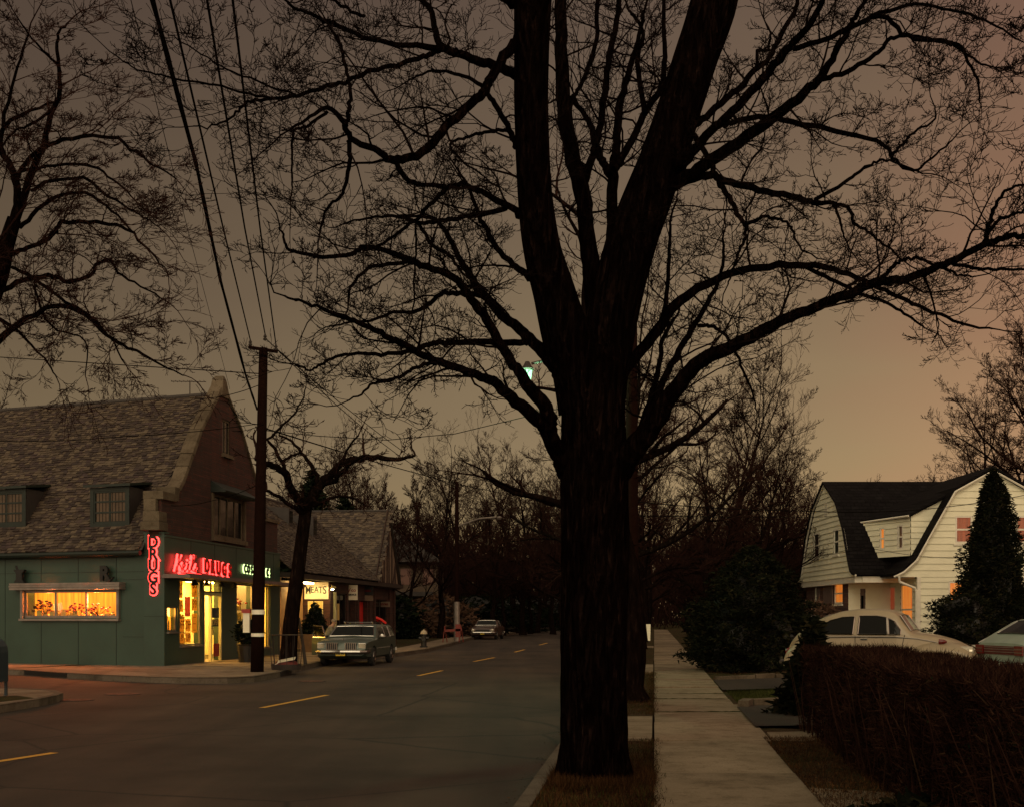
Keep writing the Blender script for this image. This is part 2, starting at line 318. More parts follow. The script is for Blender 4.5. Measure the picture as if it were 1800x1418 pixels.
for a, c in zip(ys[:-1], ys[1:]):
    g = .012 if a < 17 else (.08 if a in (20.2, 24.9, 33.2, 29) else .03); tl = .012; z = .16 if a > 25 else .15
    zz = [z+rnd.uniform(-tl, tl)*(.3 if a < 12 else 1) for _ in range(4)]; R0 = 1.42
    if 15 < a < 21: R0 = 1.5
    t = [RT(0+rnd.uniform(-.015, .015), a+g, zz[0]), RT(R0, a+g, zz[1]), RT(R0, c-g, zz[2]), RT(0, c-g, zz[3])]
    b.hexa([p-V3((0, 0, .12)) for p in t], t)
struct('sidewalk', b, 'concrete')
b = MB()
for (y0, y1) in ((15.7, 17.5), (17.52, 19.3), (34, 39.5), (60, 63)):
    t = [RT(-1.04, y0, .149), RT(-.03, y0, .152), RT(-.03, y1, .155), RT(-1.04, y1, .15)]; b.hexa([p-V3((0, 0, .12)) for p in t], t)
struct('path_apron', b, 'concrete')
b = MB(); Ts = [1.40, 1.7, 2.2, 3, 4, 5, 6, 7, 9, 12, 16, 22, 30, 45, 70, 120]; Ys = [-6+i*1.5 for i in range(44)]+[62, 66, 72, 80, 90, 110, 140, 180, 240, 400]
b.grid([[RT(t, yy, hgt(t, yy)+(.0 if t < 1.6 else .03*math.sin(t*3.1+yy*2.3)*math.sin(yy*1.1))-.015) for t in Ts] for yy in Ys]); struct('yard', b, 'verge_soil')
def patch(t0, t1, y0, y1, name, mat, dz=.03, sk=0, nt_=10, ny=8):
    b = MB(); b.grid([[RT(t0+(t1-t0)*i/nt_, y0+(y1-y0)*j/ny+sk*i/nt_, hgt(t0+(t1-t0)*i/nt_, y0+(y1-y0)*j/ny)+dz) for i in range(nt_+1)] for j in range(ny+1)]); return struct(name, b, mat)
patch(1.43, 9, 17.3, 21.2, 'driveway', 'drive_asphalt'); patch(1.43, 16, 25.6, 29.6, 'driveway', 'drive_asphalt'); patch(4.6, 17, 21.0, 25.7, 'driveway', 'drive_asphalt', .034)
b = MB(); t = [RT(1.52, 15.7, .17), RT(3.2, 15.9, .2), RT(3.2, 16.6, .2), RT(1.52, 16.5, .17)]; b.hexa([p-V3((0, 0, .1)) for p in t], t)
t = [RT(1.43, 10.0, .158), RT(3.6, 9.2, .165), RT(3.6, 10.2, .17), RT(1.43, 11.3, .158)]; b.hexa([p-V3((0, 0, .1)) for p in t], t); struct('path_slab', b, 'concrete')
# low stone edgings of the drives
def edging(pts, w, h, label):
    b = MB()
    for a, c in zip(pts[:-1], pts[1:]):
        d = V3(c)-V3(a); n = max(1, int(d.length/.45))
        for i in range(n):
            q, e = V3(a)+d*(i/n), V3(a)+d*((i+.96)/n); u = d.normalized(); nn = V3((-u.y, u.x, 0))*w; hh = h+rnd.uniform(-.015, .015)
            j = V3((rnd.uniform(-.01, .01), rnd.uniform(-.02, .02), 0))
            b.hexa([q+j, e+j, e+nn+j, q+nn+j], [x+V3((0, 0, hh)) for x in (q+j*1.5, e+j, e+nn*.9+j, q+nn*.9+j)])
    return tag(b.build('stone_edging', 'pale_stone', bevel=.008), label, 'edging', 'stone edgings of the driveways')
def yp(T, y, dz=.0): return RT(T, y, hgt(T, y)+dz)
edging([yp(1.62, 20.9), yp(1.75, 21.5), yp(3.3, 21.6), yp(6.5, 21.4)], .2, .13, 'pale stone edging between the near driveway and the strip of grass')
edging([yp(1.5, 29.7), yp(3, 30.1), yp(7.5, 30.1)], .17, .1, 'low stone edging at the far side of the second driveway')
# left hand side
kp = [G(x, y, .15) for x, y in ((-420, 1167), (-200, 1172), (0, 1175.5), (43, 1177), (117, 1182), (179, 1185.5), (265, 1189), (330, 1190.5), (400, 1190.5), (447, 1188), (493, 1180))]
kp += [V3((-6.62, 38, .15)), V3((-6.6, 42, .15)), V3((-6.0, 46.5, .15)), V3((-5.0, 50, .15)), V3((-3.95, 57.8, .15)), V3((-3.4, 70, .15)), V3((-2.95, 84, .15)), V3((-2.3, 91, .15)), V3((-.46, 100, .15)), G(934, 1105, .15), G(984, 1098, .15)]
kp.append(kp[-1]+(kp[-1]-kp[-2])*1.5); kp[-1].z = .15
def kerbline(b, pts, w=.16):
    for a, c in zip(pts[:-1], pts[1:]):
        u = (c-a).normalized(); nn = V3((-u.y, u.x, 0))*w
        b.hexa([(p.x, p.y, -.08) for p in (a, c, c+nn, a+nn)], [(p.x, p.y, .152) for p in (a+nn*.1, c+nn*.1, c+nn, a+nn)])
b = MB(); kerbline(b, kp); struct('kerb', b, 'curbstone')
# storm inlets: openings in the kerb face
back_pts = [p+V3((-170, 60, 0)) for p in kp]
b = MB(); b.face(*([V3((p.x, p.y, .146)) for p in kp]+[V3((-60, 620, .146)), V3((-320, 500, .146)), V3((-320, 40, .146))])); struct('lot_ground', b, 'lot_soil')
b = MB(); wk = [p+V3((0, 0, 0)) for p in kp]
for i, (a, c) in enumerate(zip(wk[:-1], wk[1:])):
    u = (c-a).normalized(); nn = V3((-u.y, u.x, 0)); a2, c2 = a+nn*.165, c+nn*.165
    wd = 7.5 if i < 10 else (4.6 if i < 15 else 2.4)
    n = max(1, int((c2-a2).length/1.6)) if c2.y < 120 else 1
    for j in range(n):
        q, e = a2+(c2-a2)*(j/n), a2+(c2-a2)*((j+1)/n)
        if i in (3, 4, 5, 6, 7, 8, 9): break
        for m in range(int(wd/1.5)):
            g = .01
            t = [q+nn*(m*1.5)+u*g, e+nn*(m*1.5)-u*g, e+nn*(m*1.5+1.48)-u*g, q+nn*(m*1.5+1.48)+u*g]
            b.add([V3((p.x, p.y, .156)) for p in t], [(0, 1, 2, 3)])
# corner fan of slabs
ctr = V3((-12.5, 40.5, 0))
for i in range(3, 10):
    a, c = wk[i], wk[i+1]
    for m in range(5):
        f0, f1 = m/5, (m+.985)/5
        if m == 0: f0 = .02
        e0 = lambda p, f: V3((p.x+(ctr.x-p.x)*f, p.y+(ctr.y-p.y)*f, .1555))
        b.face(e0(a, f0), e0(c, f0), e0(c, f1), e0(a, f1))
struct('sidewalk', b, 'store_walk')
for (p0, p1, h, lb_)  in ((V3((G(43, 1177, .15).x, G(43, 1177, .15).y, 0)), V3((G(117, 1182, .15).x, G(117, 1182, .15).y, 0)), .13, 'long black storm drain mouth in the side street kerb'), (kp[10].copy(), kp[10]+(kp[11]-kp[10])*.6, .13, 'black storm drain mouth in the kerb beside the litter basket')):
    p0.z = p1.z = .02; u = (p1-p0).normalized(); n = V3((u.y, -u.x, 0))*.012
    b = MB(); b.hexa([p0+n, p1+n, p1-n*4, p0-n*4], [p+V3((0, 0, h)) for p in (p0+n, p1+n, p1-n*4, p0-n*4)])
    tag(b.build('storm_drain_inlet', 'black'), lb_, 'drain inlet')
isl = [G(x, y, .15) for x, y in ((-60, 1246), (0, 1238), (70, 1227), (100, 1221), (112, 1216.5), (97, 1212), (60, 1209.5), (0, 1208), (-60, 1206.5))]
isl = [RT(-11.9, 4, .15), RT(-11.8, 12, .15)]+isl+[V3((-40, 30, .15))]
b = MB(); kerbline(b, isl[:-1]); struct('kerb', b, 'curbstone')
b = MB(); b.face(*([V3((p.x, p.y, .148)) for p in isl]+[V3((-40, 4, .148))])); struct('corner_sidewalk', b, 'store_walk')
b = MB(); pp = G(-20, 1224, .152); b.face(pp, G(30, 1221.5, .152), G(62, 1226, .152), G(-30, 1236, .152)); struct('corner_soil', b, 'verge_soil')
# lane dashes
for (x0, y0, x1, y1, w) in ((-40, 1343.5, 96, 1322.5, .13), (460, 1243.5, 575, 1221, .13), (735, 1187, 777, 1178, .13), (833, 1162, 869, 1155, .13), (905, 1145.5, 922, 1141, .13), (948, 1133, 962, 1129.5, .13)):
    a, c = G(x0, y0), G(x1, y1); u = (c-a).normalized(); n = V3((-u.y, u.x, 0))*w/2; b = MB(); z = V3((0, 0, .005))
    b.face(a-n+z, a+n+z, c+n+z, c-n+z); struct('road_marking', b, 'yellow_paint')
def disc(name, p, r, label, cat, mat='iron'):
    t = thing(name, label, cat, (p.x, p.y, 0)); b = MB(); b.lathe((p.x, p.y, 0), [(r*1.12, .001), (r*1.12, .012), (r, .014), (r, .008)], 24); b.build('frame', mat, t)
    b = MB(); b.lathe((p.x, p.y, 0), [(r*.97, .002), (r*.97, .016)], 24)
    for k in range(6): a = k*math.pi/3; b.box(p.x+math.cos(a)*r*.5-.04, p.x+math.cos(a)*r*.5+.04, p.y+math.sin(a)*r*.5-.04, p.y+math.sin(a)*r*.5+.04, .016, .02)
    b.build('cover', 'post_rust', t)
disc('manhole_cover', G(215, 1219.5), .36, 'round rusty manhole cover in the side street before the drugstore', 'manhole')
disc('manhole_cover', G(133, 1230), .33, 'small rusty cover beside the tip of the mailbox corner', 'manhole')
disc('manhole_cover', G(548, 1197), .33, 'dark manhole cover in the main road near the parked wagon', 'manhole')
# ================= building helpers
class Wall:
    """planar wall: origin o, u along, z up, n outward"""
    def __init__(s, o, u, n): s.o = V3(o); s.u = V3(u).normalized(); s.n = V3(n).normalized()
    def pt(s, a, z, off=0): q = s.o+s.u*a+s.n*off; return V3((q.x, q.y, z))
    def px(s, x, y, off=0):
        q = RP(x, y, s.o+s.n*off, s.n); return (q-s.o).dot(s.u), q.z
    def panel(s, b, a0, a1, z0, z1, holes=(), th=.25, off=0):
        A = sorted({a0, a1, *[h[0] for h in holes], *[h[1] for h in holes]}); Zs = sorted({z0, z1, *[h[2] for h in holes], *[h[3] for h in holes]})
        for i in range(len(A)-1):
            for j in range(len(Zs)-1):
                ca, cz = (A[i]+A[i+1])/2, (Zs[j]+Zs[j+1])/2
                if any(h[0] < ca < h[1] and h[2] < cz < h[3] for h in holes): continue
                b.face(s.pt(A[i], Zs[j], off), s.pt(A[i+1], Zs[j], off), s.pt(A[i+1], Zs[j+1], off), s.pt(A[i], Zs[j+1], off))
        for h in holes:
            c = [(h[0], h[2]), (h[1], h[2]), (h[1], h[3]), (h[0], h[3])]
            for (p, q) in zip(c, c[1:]+c[:1]): b.face(s.pt(*p, off), s.pt(*q, off), s.pt(*q, off-th), s.pt(*p, off-th))
    def box(s, b, a0, a1, z0, z1, o0, o1): b.hexa([s.pt(a0, z0, o0), s.pt(a1, z0, o0), s.pt(a1, z0, o1), s.pt(a0, z0, o1)], [s.pt(a0, z1, o0), s.pt(a1, z1, o0), s.pt(a1, z1, o1), s.pt(a0, z1, o1)])
def part_box(parent, name, mat, w, *args, **k): b = MB(); w.box(b, *args); return b.build(name, mat, parent, **k)
def slate_roof(b, o, ua, ub, inside=lambda a, t: True, sw=.21, rh=.13, la=20, lb=7, seed=1):
    """o eave corner, ua unit along eave, ub unit up slope"""
    r = random.Random(seed); n = ua.cross(ub).normalized()
    if n.z < 0: n = -n
    rows = int(lb/rh)
    for i in range(rows+1):
        a = -r.uniform(0, sw)
        while a < la:
            wd = sw*r.uniform(.55, 1.3); t0 = i*rh-r.uniform(.0, .055); t1 = i*rh+rh*1.25
            if inside(a+wd/2, i*rh+rh/2):
                th = r.uniform(.015, .055); a1 = a+wd-.008; j = r.uniform(-.02, .02)
                q = [o+ua*a+ub*t0, o+ua*a1+ub*(t0+j), o+ua*a1+ub*t1, o+ua*a+ub*t1]
                b.add([q[0]+n*th, q[1]+n*th, q[2]+n*.002, q[3]+n*.002, q[0]-n*.01, q[1]-n*.01], [(0, 1, 2, 3), (4, 5, 1, 0), (0, 3, 4), (1, 5, 2)])
            a += wd
Z0 = .155
# ================= DRUGSTORE
uF = V3((.1155, .9933, 0)); nF = V3((.9933, -.1155, 0)); CF = V3((-10.86, 38.2, 0)); FW = Wall(CF, uF, nF)
DC = V3((-11.57, 38.45, 0)); uS = V3((-.934, .358, 0)); nS = V3((-.358, -.934, 0)); SW = Wall(DC, uS, nS)
uD = (CF-DC).normalized(); nD = V3((-uD.y, uD.x, 0)); nD = nD if nD.y < 0 else -nD; DW = Wall(DC, uD, nD); DL = (CF-DC).length
ds = thing('drugstore_building', 'corner drugstore with green panelled front, brick gable and slate roof', 'building', CF)
def win_rect(W, x0, x1, y0, y1, off=0):
    ym = (y0+y1)/2; a0, _ = W.px(x0, ym, off); a1, _ = W.px(x1, ym, off); am = (a0+a1)/2
    # z taken at the near end
    zt = W.px(x0, y0, off)[1]; zb = W.px(x0, y1, off)[1]; return (min(a0, a1), max(a0, a1), zb, zt)
case = win_rect(FW, 294, 313, 1065, 1109.5); wa = win_rect(FW, 316, 355.4, 1036, 1151); dr = (FW.px(359, 1100)[0], FW.px(390, 1100)[0], Z0, 2.42)
wa = (wa[0], wa[1], .75, 2.9); tr = (dr[0], dr[1], 2.52, 2.95); wb = (FW.px(416.5, 1100)[0], FW.px(446, 1100)[0], .55, 2.9); wc = (wb[1]+.25, FW.px(475, 1100)[0], .45, 2.9)
holes = [case, wa, (dr[0], dr[1], Z0, 2.95), wb, wc]
b = MB(); FW.panel(b, 0, 11.9, Z0-.1, 4.2, holes, th=.3)
FW.box(b, .02, 11.88, 4.2, 4.26, -.3, .03); b.build('front_wall', 'green_panel', ds)
b = MB(); SWh = [(*sorted((SW.px(205, 1060)[0], SW.px(40.5, 1060)[0])), .155+1.4, 2.55)]
zt = SW.px(205, 1036)[1]; zb = SW.px(205, 1085)[1]; SWh = [(SWh[0][0], SWh[0][1], zb, zt)]
SW.panel(b, 0, 26, Z0-.15, 3.75, SWh, th=.5, off=-.06); b.build('side_wall', 'green_panel', ds)
b = MB(); DW.panel(b, 0, DL, Z0-.1, 4.3); DW.box(b, -.01, DL+.01, 4.3, 4.34, -.25, .02)
b.face(DW.pt(0, .0), DW.pt(0, 4.3), DW.pt(0, 4.3, -.6), DW.pt(0, 0, -.6)); b.build('corner_pilaster', 'green_panel', ds)
# thin panel joints (raised battens)
b = MB()
for s in [1.5*i+1.1 for i in range(16)]:
    for z0_, z1_ in (((Z0, SWh[0][2]-.12), (SWh[0][3]+.28, 3.7)) if SWh[0][0]-.3 < s < SWh[0][1]+.3 else ((Z0, 3.7),)): SW.box(b, s, s+.02, z0_, z1_, -.06, -.052)
for z in (1.05, 2.86): SW.box(b, .05, SWh[0][0]-.2, z, z+.015, -.06, -.052); 
SW.box(b, .05, 25, 2.86+.25, 2.875+.25, -.06, -.0515)
for z in (1.7, 2.9): DW.box(b, .01, DL-.01, z, z+.015, 0, .008)
for s in (2.2, 4.4, 6.6, 8.8, 11): FW.box(b, s, s+.015, 3.2, 4.2, 0, .008)
b.build('panel_joints', 'dark_green', ds)
# interior shell
b = MB(); inn = lambda a, z, o: FW.pt(a, z, o)
b.face(inn(2.2, .1, -2.8), inn(11.7, .1, -2.8), inn(11.7, 3.1, -2.8), inn(2.2, 3.1, -2.8)); b.face(inn(11.7, .1, -.3), inn(11.7, .1, -2.8), inn(11.7, 3.1, -2.8), inn(11.7, 3.1, -.3))
b.face(inn(1.1, .1, -.3), inn(2.2, .1, -2.8), inn(2.2, 3.1, -2.8), inn(1.1, 3.1, -.3)); b.face(inn(1.1, 3.1, -.3), inn(11.7, 3.1, -.3), inn(11.7, 3.1, -2.8), inn(2.2, 3.1, -2.8))
b.face(inn(1.1, .14, -.3), inn(11.7, .14, -.3), inn(11.7, .14, -2.8), inn(2.2, .14, -2.8)); b.build('shop_interior', 'shade_cream', ds)
b = MB()
for s in (1.9, 4.9, 7.8, 10.4): b = MB(); FW.box(b, s, s+1.2, 3.0, 3.06, -2.4, -.9); b.build('ceiling_lamp', 'store_light', ds)
def window(W, h, parent, off=-.08, nx=1, nz=1, fr=.05, mat='grey_metal', gl='pane', name='window', bars='frame', backing=None, bdep=.1):
    b = MB(); a0, a1, z0, z1 = h; W.box(b, a0, a1, z0, z0+fr, off-.04, off+.02); W.box(b, a0, a1, z1-fr, z1, off-.04, off+.02)
    for i in range(nx+1): x = a0+(a1-a0-fr)*i/nx; W.box(b, x, x+fr, z0+fr, z1-fr, off-.04, off+.018)
    for j in range(1, nz): z = z0+(z1-z0)*j/nz; W.box(b, a0+fr, a1-fr, z-fr/2, z+fr/2, off-.036, off+.012)
    fo = b.build(name, mat, parent); b = MB(); b.face(W.pt(a0+.01, z0+.01, off-.01), W.pt(a1-.01, z0+.01, off-.01), W.pt(a1-.01, z1-.01, off-.01), W.pt(a0+.01, z1-.01, off-.01)); b.build('pane', gl, fo)
    if backing: b = MB(); b.face(W.pt(a0+.01, z0+.01, off-bdep), W.pt(a1-.01, z0+.01, off-bdep), W.pt(a1-.01, z1-.01, off-bdep), W.pt(a0+.01, z1-.01, off-bdep)); b.build('curtain', backing, fo)
    return fo
window(FW, wa, ds); window(FW, wb, ds); window(FW, wc, ds, backing='blind_lit'); window(FW, (tr[0], tr[1], tr[2], tr[3]), ds, nx=2, mat='dark_green')
cw = window(FW, case, ds, mat='grey_metal'); b = MB(); FW.box(b, max(case[0]+.02,.25), case[1]-.02, case[2]+.02, case[3]-.02, -.29, -.27); b.build('lit_back', 'case_light', cw)
part_box(ds, 'window_sill', 'grey_metal', FW, case[0]-.06, case[1]+.06, case[2]-.06, case[2]-.01, -.02, .08)
part_box(ds, 'window_sill', 'grey_metal', FW, wa[0]-.03, wa[1]+.03, wa[2]-.06, wa[2]-.005, -.02, .07)
part_box(ds, 'window_sill', 'grey_metal', FW, wb[0]-.03, wc[1]+.03, wb[2]-.12, wb[2]-.065, 0, .06)
# door: left leaf open bright passage, right leaf with notices
dm = dr[0]+(dr[1]-dr[0])*.42
b = MB(); FW.box(b, dm, dm+.1, Z0, 2.42, -.12, -.02); FW.box(b, dr[0], dr[1], 2.42, 2.52, -.12, 0); FW.box(b, dr[0], dr[0]+.06, Z0, 2.42, -.1, 0); FW.box(b, dr[1]-.08, dr[1], Z0, 2.42, -.1, 0)
do = b.build('door', 'shade_cream', ds); b = MB(); b.face(*[FW.pt(x, z, -.06) for x, z in ((dm+.1, Z0), (dr[1]-.08, Z0), (dr[1]-.08, 2.42), (dm+.1, 2.42))]); b.build('pane', 'pane', do)
part_box(do, 'handle', 'chrome', FW, dm+.03, dm+.07, 1.05, 1.35, -.02, .04)
# canopy
zc = FW.px(289, 1011, .9)[1]
b = MB(); FW.box(b, -.15, 12.6, zc, zc+.09, -.02, .9); FW.box(b, -.13, 12.58, zc+.09, zc+.12, 0, .84); b.build('canopy', 'brown_metal', ds)
b = MB(); FW.box(b, .1, 11.9, 2.96, zc-.002, .003, .5); b.build('canopy_soffit', 'wood_dark', ds)
for i, s in enumerate((.75+.9, 2.7, 4.1, 5.4)):
    q = FW.pt(s, 2.9, .35); t = thing('awning_lamp', 'small black bell shaped lamp under the drugstore canopy, '+('leftmost of four', 'second from the left', 'third from the left', 'rightmost of four')[i], 'lamp', q, 'bell lamps under the canopy')
    b = MB(); b.lathe((q.x, q.y, 2.72), [(.13, 0), (.1, .06), (.045, .16), (.02, .24)], 12); b.build('lamp_shade', 'black', t); b = MB(); b.tube([(q.x, q.y, 2.95), (q.x, q.y, 3.02)], .015); b.build('stem', 'black', t)
# side display window
h = SWh[0]; fo = window(SW, h, ds, off=-.1, nx=3, fr=.07, mat='grey_metal', name='display_window')
b = MB()
B = lambda a, z, o: SW.pt(a, z, o)
b.face(B(h[0], h[2], -.75), B(h[1], h[2], -.75), B(h[1], h[3], -.75), B(h[0], h[3], -.75)); b.face(B(h[0], h[2], -.5), B(h[0], h[2], -.76), B(h[0], h[3], -.76), B(h[0], h[3], -.5)); b.face(B(h[1], h[2], -.5), B(h[1], h[2], -.76), B(h[1], h[3], -.76), B(h[1], h[3], -.5))
b.build('display_back', 'case_back_glow', fo); b = MB(); SW.box(b, h[0]+.1, h[1]-.1, h[3]-.05, h[3]-.02, -.62, -.3); b.build('strip_lamp', 'case_light', fo)  # the back panel itself glows: lamp light is put into its colour
for f_ in (.25, .75):
    al = bpy.data.lights.new('display_lamp', 'AREA'); al.shape = 'RECTANGLE'; al.size = 1.5; al.size_y = .25; al.energy = 260; al.color = (1, .17, .04); ao = bpy.data.objects.new('display_lamp', al); C.objects.link(ao); ao.location = SW.pt(h[0]+(h[1]-h[0])*f_, h[3]-.1, -.2); ao.rotation_euler = (nS*.75-V3((0, 0, .66))).to_track_quat('-Z', 'X').to_euler()
b = MB(); SW.box(b, h[0]-.3, h[1]+.35, h[3]+.02, h[3]+.09, -.06, .25); SW.box(b, h[0]-.3, h[1]+.35, h[3]+.105, h[3]+.16, -.06, .27); SW.box(b, h[0]-.3, h[1]+.35, h[3]+.175, h[3]+.24, -.06, .25); SW.box(b, h[0]-.28, h[1]+.33, h[3]+.05, h[3]+.23, -.055, .22); b.build('window_hood', 'grey_metal', fo)
b = MB(); SW.box(b, h[0]-.12, h[1]+.12, h[2]-.1, h[2]-.03, -.06, .08)
SW.box(b, h[0]-.1, h[0]-.0, h[2]-.02, h[3]+.02, -.06, .03); SW.box(b, h[1], h[1]+.1, h[2]-.02, h[3]+.02, -.06, .03); b.build('window_sill', 'grey_metal', fo)
# ---- gable (brick)
gp = [(.02, 4.2), (11.85, 4.2), (11.85, 5.45), (10.35, 5.45), (9.6, 6.35), (8.6, 7.35), (7.47, 8.5), (6.0, 9.5), (5.6, 9.8), (5.1, 9.5), (3.4, 7.95), (1.86, 6.1), (.95, 5.35), (.02, 5.35)]
bw = (4.5, 7.7, 4.5, 6.0); aw = (5.45, 6.25, 7.5, 8.75)
def gx(pts, z):
    xs = []
    for (x0, z0), (x1, z1) in zip(pts, pts[1:]+pts[:1]):
        if (z0-z)*(z1-z) < 0: xs.append(x0+(x1-x0)*(z-z0)/(z1-z0))
    return min(xs), max(xs)
b = MB(); zs = sorted({p[1] for p in gp} | {bw[2], bw[3], aw[2], aw[3]})
for z0, z1 in zip(zs[:-1], zs[1:]):
    l0, r0 = gx(gp, z0+1e-3); l1, r1 = gx(gp, z1-1e-3); segs = [(l0, l1, r0, r1)]
    for hh in (bw, aw):
        if hh[2] <= z0 and z1 <= hh[3]: segs = [(l0, l1, hh[0], hh[0]), (hh[1], hh[1], r0, r1)]
    for a, a2, c, c2 in segs: b.hexa([FW.pt(a, z0, -.1), FW.pt(c, z0, -.1), FW.pt(c, z0, -.5), FW.pt(a, z0, -.5)], [FW.pt(a2, z1, -.1), FW.pt(c2, z1, -.1), FW.pt(c2, z1, -.5), FW.pt(a2, z1, -.5)])
gw = b.build('gable_wall', 'brick_dark', ds)
# rotate brick mapping to the wall direction
fo = window(FW, bw, ds, off=-.16, nx=4, nz=1, fr=.09, mat='pale_stone', gl='car_glass', backing='curtain', bdep=.05); 
b = MB(); FW.box(b, bw[0]-.15, bw[1]+.15, bw[2]-.16, bw[2], -.12, .03); FW.box(b, bw[0]-.14, bw[0], bw[2], bw[3], -.12, -.04); FW.box(b, bw[1], bw[1]+.14, bw[2], bw[3], -.12, -.04); b.build('stone_surround', 'pale_stone', fo)
b = MB(); b.prism([FW.pt(bw[0]-.2, bw[3]+.42, -.1), FW.pt(bw[0]-.2, bw[3]+.08, .45), FW.pt(bw[0]-.2, bw[3]+.02, .42), FW.pt(bw[0]-.2, bw[3]+.02, -.1)], uF*(bw[1]-bw[0]+.4)); b.build('window_hood', 'dark_green', fo)
fo = window(FW, aw, ds, off=-.16, nx=2, fr=.07, mat='pale_stone', gl='car_glass'); part_box(fo, 'window_sill', 'pale_stone', FW, aw[0]-.1, aw[1]+.1, aw[2]-.12, aw[2], -.12, .02)
# coping
b = MB(); cp = [(.95, 5.38), (1.86, 6.12), (3.4, 7.97), (5.1, 9.52), (5.6, 9.95), (6.1, 9.52), (7.47, 8.52), (8.6, 7.37), (9.6, 6.37), (10.35, 5.5)]
for (x0, z0), (x1, z1) in zip(cp[:-1], cp[1:]):
    L = math.hypot(x1-x0, z1-z0); n = max(1, int(L/.55)); nx, nz = -(z1-z0)/L, (x1-x0)/L
    for i in range(n):
        a, c = (x0+(x1-x0)*i/n, z0+(z1-z0)*i/n), (x0+(x1-x0)*(i+.975)/n, z0+(z1-z0)*(i+.975)/n); t = .14+rnd.uniform(-.02, .03)
        fo_, bo = -.03+rnd.uniform(-.01, .01), -.5
        b.hexa([FW.pt(*a, fo_), FW.pt(*c, fo_), FW.pt(*c, bo), FW.pt(*a, bo)], [FW.pt(a[0]+nx*t, a[1]+nz*t, fo_-.03), FW.pt(c[0]+nx*t, c[1]+nz*t, fo_-.03), FW.pt(c[0]+nx*t, c[1]+nz*t, bo), FW.pt(a[0]+nx*t, a[1]+nz*t, bo)])
b.hexa([FW.pt(5.15, 9.5, -.02), FW.pt(6.05, 9.5, -.02), FW.pt(6.05, 9.5, -.5), FW.pt(5.15, 9.5, -.5)], [FW.pt(5.42, 10.12, -.05), FW.pt(5.78, 10.12, -.05), FW.pt(5.78, 10.12, -.48), FW.pt(5.42, 10.12, -.48)]); b.hexa([FW.pt(5.42, 10.125, -.05), FW.pt(5.78, 10.125, -.05), FW.pt(5.78, 10.125, -.48), FW.pt(5.42, 10.125, -.48)], [FW.pt(5.54, 10.28, -.1), FW.pt(5.66, 10.28, -.1), FW.pt(5.66, 10.28, -.4), FW.pt(5.54, 10.28, -.4)])
FW.box(b, -.1, 1.0, 5.36, 5.62, -.66, .0); FW.box(b, .9, 1.25, 5.4, 5.85, -.64, -.01); FW.box(b, 10.3, 11.95, 5.46, 5.6, -.64, -.02)
b.build('gable_coping', 'pale_stone', ds, bevel=.03)
b = MB(); FW.box(b, -.3, .4, 4.38, 4.66, -.66, -.04); FW.box(b, -.26, .36, 4.66, 4.98, -.6, -.06); FW.box(b, -.2, .02, 4.98, 5.36, -.6, -.2); b.build('corner_stone', 'pale_stone', ds, bevel=.04)
# ---- main roof
E0 = FW.pt(.0, 3.78, -.45)-uF*.15; RG = FW.pt(5.6, 9.6, -.45); ubv = RG-E0; LB = ubv.length; ub = ubv.normalized()
b = MB(); b.face(E0+uS*.25, E0+uS*27, RG+uS*27, RG+uS*.25); q1 = FW.pt(11.3, 3.9, -.45); b.face(RG, RG+uS*27, q1+uS*27, q1)
b.face(q1, q1+uS*27, q1+uS*27-V3((0, 0, 3.8)), q1-V3((0, 0, 3.8)))
b.build('roof_deck', 'slate_dark', ds)
rn = uS.cross(ub).normalized(); rn = rn if rn.z > 0 else -rn
def rpx(x, y): q = RP(x, y, E0, rn)-E0; A = Matrix(((uS.dot(uS), uS.dot(ub)), (uS.dot(ub), 1))).inverted() @ Vector((q.dot(uS), q.dot(ub))); return A.x, A.y
dorm = []
for (x0, x1, ys_) in ((160, 228, 925), (-22, 46, 926), (-210, -142, 927)):
    a0, t0 = rpx(x1, ys_); a1, _ = rpx(x0, ys_); dorm.append((a0, a1, t0))
DH = 1.3; dtt = DH/ub.z
def ins(a, t): return not any(a0+.05 < a < a1-.05 and t0 < t < t0+dtt*.9 for a0, a1, t0 in dorm)
b = MB(); slate_roof(b, E0+rn*.02, uS, ub, lambda a, t: a > .3 and ins(a, t), la=27, lb=LB, seed=3); b.build('roof', 'slates', ds)
b = MB(); b.tube([RG+V3((0, 0, .03)), RG+uS*27+V3((0, 0, .03))], .09, 8); b.build('roof_ridge', 'slate_dark', ds)
b = MB(); b.tube([E0+uS*.3-ub*.06+V3((0, 0, -.05)), E0-ub*.06+uS*27+V3((0, 0, -.05))], .085, 8); b.build('gutter', 'dark_green', ds)
b = MB(); SW.box(b, .4, 26, 3.58, 3.72, -.055, .12); b.build('eave_board', 'dark_green', ds)
